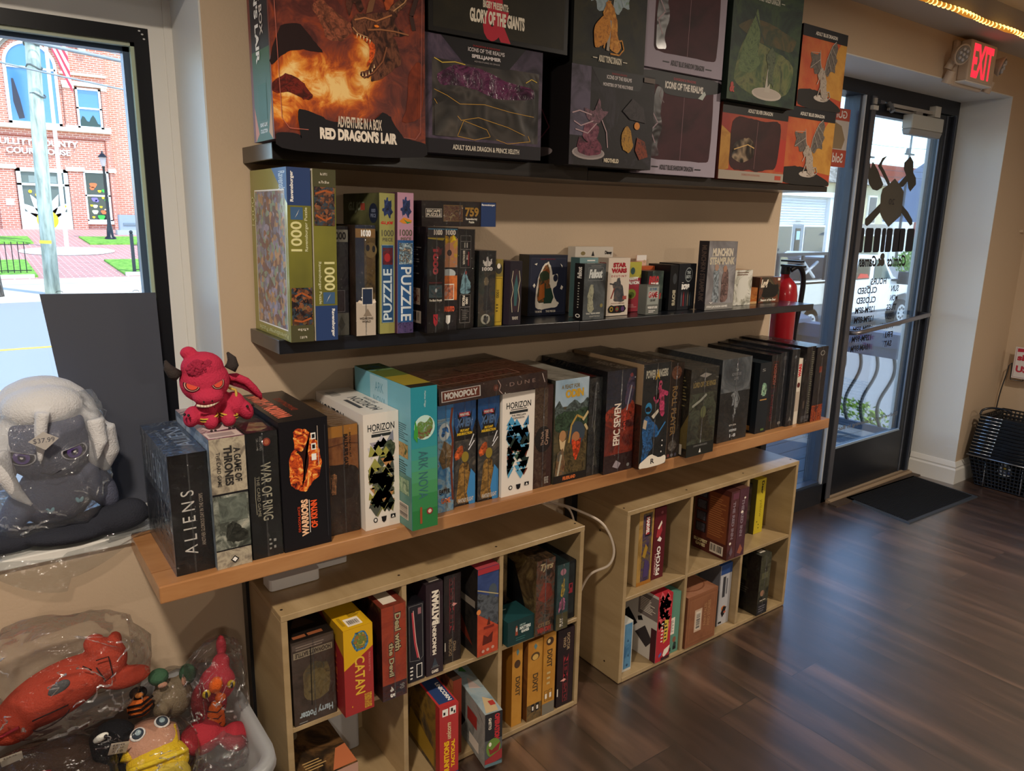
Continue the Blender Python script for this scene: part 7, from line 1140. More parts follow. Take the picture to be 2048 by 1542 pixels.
tag(b.build('plastic_wrap', loc=(.235, 1.90, .765)), 'small crumpled piece of clear plastic on the sill beside the bagged doll', 'plastic wrap')
b = MB(); b.tube([(0.262, 1.885, .7645), (0.285, 1.878, .763), (0.33, 1.876, .763)], .0026, BLK, 8)
tag(b.build('black_cable', loc=(.29, 1.88, .7605)), 'short black cable end on the white sill left of the first game box', 'cable')
b = MB(); b.tube([(0.205, 2.02, .83), (0.222, 1.99, .815), (0.235, 1.96, .79), (0.238, 1.945, .766)], .0022, BLK, 8)
tag(b.build('black_cable', loc=(.222, 1.98, .7605)), 'thin black wire curving down the window panel to the sill', 'cable')
# black panel propped against the window
b = MB(); y0p, y1p = 2.015, 2.035
b.hexa([(0.178, 1.985, .7605), (0.378, 1.985, .7605), (0.378, 1.991, .7605), (0.178, 1.991, .7605), (0.132, 2.035, 1.296), (0.379, 2.035, 1.289), (0.379, 2.041, 1.289), (0.132, 2.041, 1.296)], M('#4a4d58', .5))
o = b.build('sign_board', loc=(.27, 2.0, .7605)); tag(o, 'plain black board propped against the window glass on the sill', 'board')
b = MB()
for (x, z) in ((.172, 1.2975), (.335, 1.293)): b.tube([(x + .007 * math.cos(a), 2.038, z + .004 * math.sin(a)) for a in [math.pi * k / 8 for k in range(9)]], .0006, M('#55565a', .4), 5)
b.build('wire_loop', o)

# ================================================================ tub with bagged plush toys
TX0, TX1, TY0, TY1, TZ = -.62, .40, 1.33, 1.775, .385
tub = thing('plastic_tub', 'translucent white storage tub on the floor under the window', 'tub', (-.1, 1.55, 0))
TUBM = film('#d8d8d4', .05, .3, .0, 1, key='tubwall', white=.55)
b = MB()
def rr_ring(x0, x1, y0, y1, r_, z):
    pts = []
    for (cx, cy, t0) in ((x1 - r_, y1 - r_, 0), (x0 + r_, y1 - r_, 90), (x0 + r_, y0 + r_, 180), (x1 - r_, y0 + r_, 270)):
        for q_ in range(7): t_ = R(t0 + 15 * q_); pts.append((cx + r_ * math.cos(t_), cy + r_ * math.sin(t_), z))
    return pts
rings = [rr_ring(TX0 + .05, TX1 - .05, TY0 + .05, TY1 - .05, .05, .003), rr_ring(TX0 + .012, TX1 - .012, TY0 + .012, TY1 - .012, .06, TZ - .02), rr_ring(TX0 + .010, TX1 - .010, TY0 + .010, TY1 - .010, .06, TZ), rr_ring(TX0 - .008, TX1 + .008, TY0 - .008, TY1 + .008, .07, TZ + .004), rr_ring(TX0 - .010, TX1 + .010, TY0 - .010, TY1 + .010, .07, TZ - .018)]
n = len(rings[0]); vs = [p for r_ in rings for p in r_]
b.add(vs, [(k * n + i, k * n + (i + 1) % n, (k + 1) * n + (i + 1) % n, (k + 1) * n + i) for k in range(len(rings) - 1) for i in range(n)] + [tuple(range(n))], TUBM, True)
o = b.build('tub_body', tub); s_ = o.modifiers.new('thick', 'SOLIDIFY'); s_.thickness = .003
def plush(name, label, loc, parts, group=None, vox=.005):
    root = thing(name, label, 'plush toy', loc, group)
    for pn, shapes, merge in parts:
        b = MB()
        for sh in shapes:
            if sh[0] == 'e': b.ell(sh[1], sh[2], sh[3], sh[4] if len(sh) > 4 else None)
            elif sh[0] == 't': b.tube(sh[1], sh[2], sh[3], 10)
        o = b.build(pn, root)
        if merge: blob(o, vox, 4)
    return root
PG = 'plush toys piled in the tub'
RO, RO2 = FELT('#b04432'), FELT('#9e303a')
LN = M('#2a1414', .8)
plush('plush_crab', 'long orange-red plush creature lying in a clear bag at the top of the pile', (.06, 1.66, .40),
  [('body', [('e', (.05, 1.66, .505), (.115, .06, .052), RO, (0, -.32, 0)), ('e', (-.03, 1.65, .47), (.05, .045, .04), RO), ('e', (.145, 1.66, .545), (.045, .045, .045), RO), ('e', (.13, 1.665, .585), (.022, .02, .022), RO2), ('e', (.17, 1.67, .58), (.014, .014, .018), RO2), ('e', (.18, 1.64, .50), (.05, .03, .02), RO2)], True),
   ('spot', [('e', (.055, 1.612, .538), (.022, .006, .013), FELT('#5a5a5c'), (0, -.5, 0))], False), ('stitching', [('t', [(.035 + .032 * math.cos(a), 1.598, .482 + .012 * math.sin(a) + .010 * math.cos(a)) for a in [math.pi + math.pi * k / 10 for k in range(11)]], .0014, LN), ('t', [(.003, 1.598, .492), (.067, 1.598, .503)], .0014, LN), ('t', [(.125, 1.612, .575), (.148, 1.608, .578), (.152, 1.605, .535), (.138, 1.606, .525), (.124, 1.610, .56)], .0013, LN), ('t', [(.10, 1.605, .575), (.115, 1.606, .56)], .0013, LN), ('t', [(-.06, 1.61, .47), (-.02, 1.6, .487)], .003, RO2)], False)], PG)
bag('plastic_bag', (.075, 1.655, .545), (.150, .095, .115), 'large clear bag around the orange-red plush creature at the back of the tub', 11, None, .12, .008, .012, 48, (-.1, 0), 'clear bags over the plush toys in the tub')
plush('plush_doll', 'black shaggy plush with one white oval eye and a paper price tag', (.13, 1.56, .36),
  [('body', [('e', (.135, 1.57, .405), (.048, .045, .042), FELT('#1c1c1f')), ('e', (.125, 1.53, .335), (.06, .055, .05), FELT('#18181a')), ('e', (.09, 1.5, .33), (.03, .03, .05), FELT('#18181a'))], True), ('eye', [('e', (.112, 1.54, .443), (.015, .007, .009), FELT('#d8d8d0'), (.5, -.3, 0)), ('e', (.12, 1.535, .446), (.004, .005, .004), INK)], False)], PG)
def note(cx, cy, cz, w_, h_, rz_, txt, label):
    b = MB(); m = Matrix.Rotation(rz_, 3, 'Y') ; P = lambda u, v: Vector((cx, cy, cz)) + m @ Vector((u, -.002 - v * .35, v))
    b.add([P(0, 0), P(w_, 0), P(w_, h_), P(0, h_)], [(0, 1, 2, 3)], M('#c9bfae', .7))
    for k_, t_ in enumerate(txt): b.text(t_, M('#5a4a48', .7), lambda u, v: P(u, v) + Vector((0, -.0006, 0)), (w_ * .15, h_ * (.72 - .27 * k_), w_ * .75, h_ * (.88 - .27 * k_)), 0, 0)
    tag(b.build('price_sticker', loc=(cx, cy, cz)), label, 'price tag', 'paper price tags in the tub')
note(.118, 1.515, .417, .034, .032, .25, ['100', '$14.99', '2.10'], 'tilted cream price tag on the black shaggy plush')
note(-.055, 1.565, .437, .036, .026, -.04, ['$24.95'], 'cream price tag at the left foot of the orange-red plush creature')
SK = FELT('#c09078')
plush('plush_doll', 'yellow-haired plush doll lying head first with big outlined eyes', (.20, 1.52, .33),
  [('head', [('e', (.20, 1.545, .385), (.060, .055, .046), SK), ('e', (.155, 1.52, .36), (.018, .012, .016), SK), ('e', (.245, 1.55, .40), (.014, .012, .016), SK)], True),
   ('hair', [('e', (.205, 1.508, .36), (.063, .050, .046), FELT('#d8b428')), ('e', (.207, 1.475, .340), (.056, .04, .044), FELT('#c8b048'))] + [('t', [(.15 + .022 * i, 1.512, .388 + .004 * (i % 2)), (.163 + .022 * i, 1.545, .412 + .006 * (i % 2))], [.013, .002], FELT('#d8b428')) for i in range(5)], False),
   ('hair_seam', [('t', [(.150 + .011 * i, 1.485 - .018 * math.sin(math.pi * i / 10), .384 + .012 * math.sin(math.pi * i / 10)) for i in range(11)], .005, FELT('#e0c030')), ('t', [(.17, 1.447, .358), (.178, 1.442, .372), (.19, 1.437, .355), (.2, 1.434, .375), (.215, 1.434, .358), (.225, 1.438, .378), (.24, 1.446, .36)], .0022, FELT('#b89a28'))], False),
   ('eye', [('e', (.177, 1.530, .428), (.016, .014, .004), FELT('#e8e4e0'), (.5, -.35, 0)), ('e', (.177, 1.528, .431), (.012, .011, .003), FELT('#3a4450'), (.5, -.35, 0)), ('e', (.178, 1.527, .434), (.006, .006, .002), FELT('#9ab0b8'), (.5, -.3, 0))], False),
   ('eye', [('e', (.226, 1.540, .431), (.016, .014, .004), FELT('#e8e4e0'), (.5, .2, 0)), ('e', (.226, 1.538, .434), (.012, .011, .003), FELT('#3a4450'), (.5, .2, 0)), ('e', (.226, 1.537, .437), (.006, .006, .002), FELT('#9ab0b8'), (.5, .2, 0))], False)], PG)
bag('plastic_bag', (.205, 1.51, .375), (.078, .075, .068), 'clear shiny bag stretched over the yellow-haired doll head', 21, None, .10, .01, .008, 36, None, 'clear bags over the plush toys in the tub')
GN = FELT('#3c5a44')
plush('plush_doll', 'upside-down plush doll showing two green shoes above the yellow-haired one', (.26, 1.63, .37),
  [('body', [('e', (.265, 1.63, .42), (.045, .04, .045), FELT('#7a6c58')), ('t', [(.25, 1.63, .44), (.243, 1.632, .472)], .014, FELT('#8a7a66')), ('t', [(.275, 1.63, .44), (.293, 1.632, .462)], .014, FELT('#8a7a66')), ('e', (.235, 1.59, .425), (.018, .018, .018), SK)], True),
   ('shoe', [('e', (.240, 1.625, .485), (.021, .022, .017), GN)], False), ('shoe', [('e', (.300, 1.625, .470), (.018, .022, .022), GN)], False), ('sock', [('e', (.244, 1.605, .475), (.010, .006, .006), SK), ('e', (.287, 1.605, .468), (.005, .006, .011), SK)], False)], PG)
plush('plush_dragon', 'red and orange plush dragon with ridged belly at the right corner of the tub', (.335, 1.58, .33),
  [('body', [('e', (.335, 1.60, .40), (.040, .036, .055), RO2), ('e', (.350, 1.575, .455), (.040, .036, .042), RO2), ('e', (.365, 1.59, .495), (.02, .02, .02), RO2), ('e', (.30, 1.54, .36), (.045, .04, .035), RO2), ('e', (.368, 1.52, .345), (.034, .035, .03), RO2), ('e', (.375, 1.62, .515), (.012, .012, .03), RO2)], True),
   ('belly', [('e', (.338, 1.555, .378), (.020, .012, .055), FELT('#c85a24')), ('e', (.338, 1.535, .478), (.016, .012, .02), FELT('#c85a24'), (0, .3, 0)), ('e', (.345, 1.532, .446), (.014, .01, .01), FELT('#c85a24'))], True),
   ('belly_ridges', [('t', [(.319, 1.553, .345 + .016 * i), (.338, 1.540, .342 + .016 * i), (.357, 1.553, .345 + .016 * i)], .0012, LN) for i in range(5)], False),
   ('eye', [('e', (.318, 1.537, .462), (.009, .005, .010), FELT('#c0a030')), ('e', (.317, 1.533, .462), (.003, .003, .008), INK)], False), ('eye', [('e', (.372, 1.543, .462), (.009, .005, .010), FELT('#c0a030')), ('e', (.372, 1.538, .462), (.003, .003, .008), INK)], False)], PG)
bag('plastic_bag', (.350, 1.585, .445), (.062, .062, .092), 'tall clear bag pulled over the red and orange dragon in the tub', 31, None, .12, .015, .02, 40, (.05, .05), 'clear bags over the plush toys in the tub')
plush('plush_tiger', 'small orange and black striped plush paw poking up mid pile', (.20, 1.62, .38),
  [('paw', [('e', (.197, 1.615, .435), (.026, .022, .022), FELT('#c8642c')), ('e', (.197, 1.62, .465), (.018, .016, .013), FELT('#1c1a1a'))], False), ('stripes', [('t', [(.172, 1.603, .425 + .012 * i), (.197, 1.590, .430 + .012 * i), (.222, 1.603, .434 + .012 * i)], .0028, FELT('#1c1414')) for i in range(3)] + [('e', (.197, 1.608, .467), (.009, .007, .006), FELT('#b8743c'))], False)], PG)
plush('plush_spider', 'dark brown patterned plush heap at the left of the tub under the orange-red creature', (.0, 1.58, .36),
  [('body', [('e', (.0, 1.58, .40), (.11, .06, .045), FELT('#3a2c24')), ('e', (-.04, 1.53, .37), (.09, .06, .05), FELT('#2c2420')), ('e', (.09, 1.53, .34), (.07, .05, .05), FELT('#2a2424'))], True), ('trim', [('t', [(-.09, 1.53, .43), (-.04, 1.51, .44), (.02, 1.50, .43)], .008, FELT('#7a2430'))], False)], PG)
plush('plush_ball', 'little red and blue plush dome at the lower edge of the pile', (.075, 1.46, .34),
  [('ball', [('e', (.075, 1.46, .36), (.035, .03, .03), FELT('#b83a38'))], False), ('blue_patch', [('e', (.055, 1.445, .362), (.022, .022, .028), FELT('#4a6a9a'))], False)], PG)
bag('plastic_bag', (.02, 1.52, .395), (.125, .08, .065), 'wrinkled clear bag over the dark heap at the left of the tub', 41, None, .15, .01, .01, 44, None, 'clear bags over the plush toys in the tub')
bag('plastic_bag', (.33, 1.50, .335), (.055, .05, .035), 'small crumpled clear bag at the right front corner of the tub', 51, None, .2, .08, .1, 30, None, 'clear bags over the plush toys in the tub')
bag('plastic_bag', (.265, 1.60, .43), (.065, .06, .065), 'clear bag around the doll with green shoes', 61, None, .15, .01, .01, 36, None, 'clear bags over the plush toys in the tub')
# filler lying lower in the tub
plush('plush_cushion', 'dull red plush mass filling the bottom of the tub', (.05, 1.55, .02), [('body', [('e', (.05, 1.56, .20), (.30, .17, .15), FELT('#6a2a2c')), ('e', (-.35, 1.56, .2), (.2, .17, .16), FELT('#4a2a2c'))], True)], PG, .01)

# ================================================================ cable, fire extinguisher, baskets, sign
def smooth(P, n=8):
    out = []
    for i in range(len(P) - 1):
        p0, p1, p2, p3 = (Vector(P[max(i - 1, 0)]), Vector(P[i]), Vector(P[i + 1]), Vector(P[min(i + 2, len(P) - 1)]))
        for k_ in range(n):
            t_ = k_ / n; out.append(.5 * ((2 * p1) + (p2 - p0) * t_ + (2 * p0 - 5 * p1 + 4 * p2 - p3) * t_ * t_ + (3 * p1 - p0 - 3 * p2 + p3) * t_ ** 3))
    return out + [Vector(P[-1])]
b = MB(); CAB = M('#cdbfae', .45)
b.tube(smooth([(1.16, 1.795, .66), (1.30, 1.77, .62), (1.42, 1.70, .608), (1.46, 1.63, .600), (1.52, 1.575, .56), (1.555, 1.555, .48), (1.545, 1.56, .42), (1.50, 1.60, .38), (1.47, 1.62, .30), (1.46, 1.66, .18), (1.47, 1.70, .02)]), .0042, CAB, 8)
tag(b.build('white_cable', loc=(1.5, 1.65, .006)), 'thick white cable looping down in the gap between the two bookcases', 'cable', 'white cables behind the bookcases')
b = MB(); b.tube(smooth([(1.14, 1.79, .64), (1.26, 1.79, .625), (1.36, 1.75, .628), (1.42, 1.68, .612), (1.435, 1.63, .60), (1.43, 1.60, .52), (1.425, 1.62, .36), (1.43, 1.66, .02)]), .0034, CAB, 8)
tag(b.build('white_cable', loc=(1.43, 1.7, .006)), 'thinner white cable dropping beside the right side of the nearer bookcase', 'cable', 'white cables behind the bookcases')
b = MB(); b.rbox((.50, 1.64, .604), (.625, 1.70, .632), .01, M('#d8d8d8', .4)); o = b.build('network_box', loc=(.56, 1.67, .604)); bevel(o, .004); tag(o, 'white plastic network box on top of the nearer bookcase under the shelf', 'network device')
b = MB(); b.rbox((.635, 1.69, .604), (.72, 1.76, .618), .008, M('#d0d0d0', .4)); o = b.build('power_adapter', loc=(.68, 1.72, .604)); bevel(o, .003); tag(o, 'flat white plastic piece beside the network box on the bookcase top', 'adapter')
# extinguisher on the end of the wall, in the door opening
ex = thing('fire_extinguisher', 'red fire extinguisher with black hose hanging at the wall end by the sidelight', 'fire extinguisher', (2.72, 1.87, .93))
EX = M('#9a1a24', .25, coat=.6)
b = MB(); b.lathe([(0, .0), (.05, .0), (.057, .01), (.057, .30), (.05, .34), (.03, .365), (.018, .375), (.018, .39), (0, .39)], EX, (2.715, 1.815, .90), 28); b.build('cylinder', ex)
b = MB(); b.cyl((2.715, 1.815, 1.285), (2.715, 1.815, 1.315), .02, .018, BLK, 14).box((2.70, 1.73, 1.315), (2.728, 1.83, 1.323), BLK).box((2.70, 1.74, 1.335), (2.728, 1.83, 1.342), BLK); b.build('valve_handle', ex)
b = MB(); b.tube(smooth([(2.735, 1.805, 1.30), (2.77, 1.79, 1.315), (2.80, 1.785, 1.27), (2.80, 1.785, 1.18), (2.785, 1.79, 1.06), (2.785, 1.79, .98)]), .011, BLK, 10); b.cyl((2.785, 1.79, 1.0), (2.785, 1.79, .93), .012, .019, BLK, 12); b.build('hose', ex)
b = MB(); b.lathe([(.0578, .02), (.0578, .09)], M('#d8c8c0', .4), (2.715, 1.815, .90), 28); b.lathe([(.0585, .26), (.0585, .275)], BLK, (2.715, 1.815, .90), 28); b.box((2.634, 1.815, 1.14), (2.665, 1.845, 1.20), BLK); b.build('label_band', ex)
# shopping baskets
BK = M('#111216', .32, coat=.3)
bs = thing('basket_stand', 'chrome wire stand with a sign holder around the nested baskets, right edge', 'stand', (4.72, 1.58, 0))
CH = M('#9a9ea4', .25, metal=.9)
b = MB()
for y in (1.672, 1.482): b.tube([(4.70, y, .004), (4.655, y, .012), (4.655, y + .002, .188), (4.67, y, .192)], .0035, CH, 8)
b.tube([(4.612, 1.765, .190), (4.612, 1.33, .190)], .0045, CH, 8)
b.tube(smooth([(4.99, 1.79, .10), (4.99, 1.785, .45), (4.985, 1.76, .64), (4.98, 1.755, .68)]) + [Vector((4.98, 1.74, .70)), Vector((4.98, 1.735, .60)), Vector((4.98, 1.67, .60)), Vector((4.98, 1.66, .66)), Vector((4.98, 1.50, .66))], .0035, M('#55585c', .3, metal=.8), 8)
b.build('wire_frame', bs)
def basket_mb():
    b = MB()
    x0, x1, y0, y1, h = -.205, .205, -.155, .155, .195
    ti = .042
    b.tube([(x0, y0, h), (x1, y0, h), (x1, y1, h), (x0, y1, h)], .005, BK, 6, closed=True)
    lo = [(x0 + ti, y0 + ti), (x1 - ti, y0 + ti), (x1 - ti, y1 - ti), (x0 + ti, y1 - ti)]; hi = [(x0, y0), (x1, y0), (x1, y1), (x0, y1)]
    for k_ in range(4):
        a0, a1, c0, c1 = lo[k_], lo[(k_ + 1) % 4], hi[k_], hi[(k_ + 1) % 4]
        N = 18 if k_ % 2 == 0 else 13
        for i in range(N + 1):
            t_ = i / N; p0 = (a0[0] + (a1[0] - a0[0]) * t_, a0[1] + (a1[1] - a0[1]) * t_, 0); p1 = (c0[0] + (c1[0] - c0[0]) * t_, c0[1] + (c1[1] - c0[1]) * t_, h)
            b.cyl(p0, p1, .004, .004, BK, 5, False)
        for j in range(9):
            s = j / 9; f = lambda a, c: (a[0] + (c[0] - a[0]) * s, a[1] + (c[1] - a[1]) * s, h * s)
            b.cyl(f(a0, c0), f(a1, c1), .0045, .0045, BK, 5, False)
    for i in range(11): x = x0 + ti + (x1 - x0 - 2 * ti) * i / 10; b.cyl((x, y0 + ti, 0), (x, y1 - ti, 0), .0035, .0035, BK, 5, False)
    # solid front skirt under the rim
    b.box((x0 + .002, y0 - .004, h - .012), (x1 - .002, y0 + .001, h + .002), BK)
    return b
bk_mesh = basket_mb().build('basket_body')
def handle_mb(xa, xb):
    hb = MB(); hb.tube([(xa, -.150, .193), (xa, -.166, .199), (xb, -.166, .199), (xb, -.150, .193)], .0030, M('#c8d4e0', .15, metal=1.0), 7); hb.ell((xb, -.167, .199), (.006, .004, .0045), M('#d8e4f0', .15, metal=1.0), nu=8, nv=5); return hb
h1_ = handle_mb(-.200, -.088).build('handle'); h2_ = handle_mb(.088, .200).build('handle')
for m_ in (bk_mesh, h1_, h2_): C.objects.unlink(m_)
names = ['lowest', 'second from the bottom', 'third from the bottom', 'fourth from the bottom', 'fifth from the bottom', 'sixth from the bottom', 'seventh from the bottom', 'eighth from the bottom', 'ninth from the bottom', 'tenth from the bottom', 'eleventh from the bottom', 'topmost']
for i in range(12):
    root = thing('shopping_basket', 'black slatted shopping basket with chrome handles, %s in the nested stack' % names[i], 'basket', (4.787 + .0032 * i, 1.558 - .0016 * i, .008 + .0195 * i), 'nested shopping baskets')
    root.rotation_euler = (0, 0, R(-90))
    for m_ in (bk_mesh, h1_, h2_):
        c_ = m_.copy(); C.objects.link(c_); c_.parent = root; c_.location = (0, 0, 0)
for m_ in (bk_mesh, h1_, h2_): bpy.data.objects.remove(m_)
# one handle folded up over the topmost rim
b = MB(); b.tube(smooth([(4.66, 1.745, .425), (4.675, 1.74, .452), (4.70, 1.70, .468), (4.70, 1.62, .47), (4.71, 1.60, .45)]), .006, BK, 8); tag(b.build('basket_grip', loc=(4.70, 1.67, .425)), 'curved black grip lying over the rim of the topmost shopping basket', 'handle')
SP_ = lambda u, v, e=0: (4.652 - e + (v - .13) * -.18, 1.571 - u, v)
b = MB(); WS = M('#e0e4e8', .4)
def blobp(cu, cv, ru, rv, m, e=0): b.add([SP_(cu + ru * math.cos(2 * math.pi * k_ / 18), cv + rv * math.sin(2 * math.pi * k_ / 18), e) for k_ in range(18)], [tuple(range(18))], m)
blobp(0, .122, .038, .022, WS); blobp(.002, .143, .030, .018, WS); b.add([SP_(-.026, .158), SP_(-.02, .140), SP_(.022, .140), SP_(.03, .156), SP_(.02, .166), SP_(-.016, .166)], [(0, 1, 2, 3, 4, 5)], WS)
blobp(.0, .147, .013, .012, M('#b8983a', .4), .001); b.text('OL BROTHER', M('#1c2a5a', .4), lambda u, v: SP_(u, v, .002), (-.031, .116, .031, .130), 0, .06)
b.text('SHOP', WS, lambda u, v: SP_(u, v, .001), (-.02, .168, .022, .182), 0, .03)
tag(b.build('basket_sticker', loc=SP_(0, .13)), 'white cloud-shaped sticker with navy lettering on the lowest shopping basket', 'sticker')
b = MB(); XS = 4.962; b.box((XS, 1.47, .615), (XS + .004, 1.727, .80), M('#d8d2d0', .4))
SR = M('#b83444', .4); SP2 = lambda u, v: (XS - .0006, 1.727 - u, v)
b.add([SP2(.012, .772), SP2(.25, .785), SP2(.25, .796), SP2(.012, .793)], [(0, 1, 2, 3)], SR)
b.text('shopping', SR, SP2, (.016, .712, .24, .758), 0, .05); b.text('USE ME', SR, SP2, (.016, .652, .19, .692), 0, .05)
b.box((XS - .0006, 1.49, .621), (XS, 1.721, .6225), M('#8a4a54', .4)).box((XS - .0006, 1.7195, .621), (XS, 1.721, .796), M('#8a4a54', .4))
tag(b.build('shopping_sign', loc=(XS, 1.6, .615)), 'white sign with red lettering above the shopping baskets at the right edge', 'sign')
b = MB(); b.box((4.955, 1.79, 1.46), (4.99, WY, 1.475), M('#c8b49c', .5)); tag(b.build('thermostat', loc=(4.97, WY, 1.467)), 'small beige wall fitting at the right picture edge', 'wall fitting')

# ================================================================ the street outside
GZ = -0.81
ASPH = M('#8f8f8d', .9, bump=.2, bscale=30); CONC = M('#c2b8a6', .9, bump=.2, bscale=20)
GRASS = A('#4a7a24 #6a9a34 #86ae48', 6, 2, .5, rough=.95, bump=.5)
PAVER = brickmat('paver_path', '#b0776a', '#a06a60', '#c0a498', .4, .2, .02, (0, 0, 0), .9)
sb('ground', [((-60, OY, GZ - .3), (140, 22.4, GZ), ASPH), ((-60, 22.4, GZ - .3), (22, 27.8, GZ + .13), CONC), ((22, 22.4, GZ - .3), (140, 90, GZ), M('#b0a48e', .9))])
MB_ = MB(); MB_.hexa([(-60, 27.8, GZ - .3), (22, 27.8, GZ - .3), (22, 90, GZ - .3), (-60, 90, GZ - .3), (-60, 27.8, GZ + .13), (22, 27.8, GZ + .13), (22, 90, 2.5), (-60, 90, 2.5)], PAVER); struct(MB_.build('ground_plaza'))
slz = lambda y: GZ + .13 + (y - 27.8) * (2.5 - GZ - .13) / (90 - 27.8)
b = MB()
for (x0, x1_, y0, y1_) in ((-20, 1.85, 28.2, 33.0), (4.35, 20, 28.2, 32.6), (-20, 2.6, 39.9, 43.4), (4.75, 20, 39.3, 43.2)):
    b.hexa([(x0, y0, slz(y0)), (x1_, y0, slz(y0)), (x1_, y1_, slz(y1_)), (x0, y1_, slz(y1_)), (x0, y0, slz(y0) + .06), (x1_, y0, slz(y0) + .06), (x1_, y1_, slz(y1_) + .06), (x0, y1_, slz(y1_) + .06)], GRASS)
o = b.build('lawn'); o['kind'] = 'stuff'; tag(o, 'bright green lawn patches on both sides of the paved walk', 'lawn')
b = MB(); vs = [(3.55 + 1.75 * math.cos(2 * math.pi * k / 40), 36.4 + 1.75 * math.sin(2 * math.pi * k / 40), 0) for k in range(40)]
b.add([(x, y, slz(y) + .02) for x, y, z in vs], [tuple(range(40))], M('#e4dccf', .8)); tag(b.build('plaza_circle', loc=(3.55, 36.4, slz(36.4))), 'round white paved circle at the foot of the flagpole', 'paving')
b = MB()
for y in (11.3, 14.7): b.box((-40, y - .07, GZ + .001), (20, y + .07, GZ + .006), M('#e0b848', .8))
tag(b.build('road_marking', loc=(0, 13, GZ)), 'two yellow lines painted along the street left of the doll', 'road marking')
b = MB(); b.box((-40, 22.2, GZ), (12, 22.4, GZ + .14), M('#cfc6b4', .9)).box((-20, 28.0, GZ + .13), (1.75, 28.15, GZ + .26), M('#b8ad9a', .9)).box((4.35, 28.0, GZ + .13), (20, 28.15, GZ + .26), M('#b8ad9a', .9)); tag(b.build('curb', loc=(0, 22.3, GZ)), 'pale concrete curb and low lawn edging across the street', 'curb')
# courthouse
K, FY = 1.436, 48.8
BRK = brickmat('facade_brick', '#a8604c', '#b46e58', '#c8a494', .34, .11, .016)
BRK2 = brickmat('facade_brick_wing', '#b46a54', '#c07a62', '#d0ac9a', .34, .11, .016)
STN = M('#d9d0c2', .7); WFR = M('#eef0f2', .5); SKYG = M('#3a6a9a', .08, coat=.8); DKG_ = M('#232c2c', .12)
ch = thing('courthouse', 'red brick courthouse with arched window and stone trim across the street', 'building', (4, FY, slz(FY)))
fx = lambda x, z, y=0.0: (x * K, FY - y, z * K + 1.49)
def fb(b, x0, z0, x1_, z1_, y0, y1_, m): b.box((x0 * K, FY - y1_, z0 * K + 1.49), (x1_ * K, FY - y0, z1_ * K + 1.49), m); return b
b = MB(); fb(b, -6, -1.2, 5.2, 8.5, -3, .0, BRK); b.build('wall', ch)
b = MB(); fb(b, 5.2, -1.2, 12, 8.5, -3, -.45, BRK2); b.build('wing_wall', ch)
b = MB()
for (x0, x1_) in ((1.30, 1.87), (3.60, 4.10), (5.03, 5.2)): fb(b, x0, -.90, x1_, 1.42, 0, .22, BRK)
for (x0, x1_) in ((3.72, 4.08), (5.0, 5.18)): fb(b, x0, 3.05, x1_, 4.5, 0, .14, BRK)
b.build('pilasters', ch)
b = MB()
fb(b, -3, 2.88, 5.22, 3.03, 0, .25, STN); fb(b, 3.70, 4.55, 5.22, 4.70, 0, .28, STN); fb(b, 3.66, 4.93, 5.22, 5.02, 0, .2, STN); fb(b, 3.72, 4.44, 4.10, 4.56, 0, .22, STN); fb(b, 5.0, 4.44, 5.2, 4.56, 0, .2, STN); fb(b, 3.70, 3.02, 4.1, 3.12, 0, .2, STN); fb(b, 5.0, 3.02, 5.22, 3.12, 0, .2, STN)
for (x0, x1_) in ((1.24, 1.93), (3.54, 4.16), (5.0, 5.24)):
    fb(b, x0, 1.42, x1_, 1.58, 0, .3, STN); fb(b, x0, -.98, x1_, -.86, 0, .3, STN)
    for xx in (x0 + .04, x1_ - .04): b.cyl(fx(xx, 1.47, .36), fx(xx, 1.47, .2), .09, .09, STN, 10)
fb(b, -6, -1.1, 5.25, -.94, 0, .25, STN)
fb(b, -3, 2.60, 5.0, 2.64, 0, .06, M('#7a3a2c', .8)); fb(b, 4.97, 1.6, 5.0, 2.62, 0, .06, M('#8a4636', .8))
b.build('stone_trim', ch)
b = MB(); N = 28; cx, cz = 2.76, 5.1
def arc(r0, r1, y0, y1_, m):
    for i in range(N):
        a0, a1 = math.pi * i / N, math.pi * (i + 1) / N
        q_ = [(cx + r_ * math.cos(a), cz + r_ * math.sin(a)) for r_, a in ((r0, a0), (r1, a0), (r1, a1), (r0, a1))]
        b.hexa([fx(*p_, y0) for p_ in q_] + [fx(*p_, y1_) for p_ in q_], m)
arc(1.08, 1.26, 0, .3, STN); arc(.98, 1.08, 0, .15, M('#8a8076', .8)); b.prism([(4.08 * K, 6.38 * K + 1.49), (4.66 * K, 6.40 * K + 1.49), (4.60 * K, 5.78 * K + 1.49), (4.42 * K, 5.80 * K + 1.49)], .3, STN, y0=FY - .3)
b.cyl(fx(4.45, 6.18, .3), fx(4.45, 6.18, .36), .12, .12, M('#c8bfb0', .7), 16); b.cyl(fx(4.45, 6.18, .36), fx(4.45, 6.18, .4), .07, .07, STN, 12); b.build('stone_arch', ch)
wn = MB(); b = wn; arc(.74, .84, 0, .12, WFR)
for (x0, z0, x1_, z1_) in ((1.92, 3.03, 2.02, 5.1), (3.50, 3.03, 3.60, 5.1), (1.92, 3.03, 3.6, 3.13), (2.70, 3.03, 2.80, 5.85), (2.0, 4.98, 3.55, 5.05)): fb(b, x0, z0, x1_, z1_, 0, .12, WFR)
wo = b.build('window', ch)
b = MB(); vs = [fx(2.0, 3.1, .05), fx(3.52, 3.1, .05)] + [fx(cx + .76 * math.cos(math.pi * i / 20), cz + .76 * math.sin(math.pi * i / 20), .05) for i in range(21)]
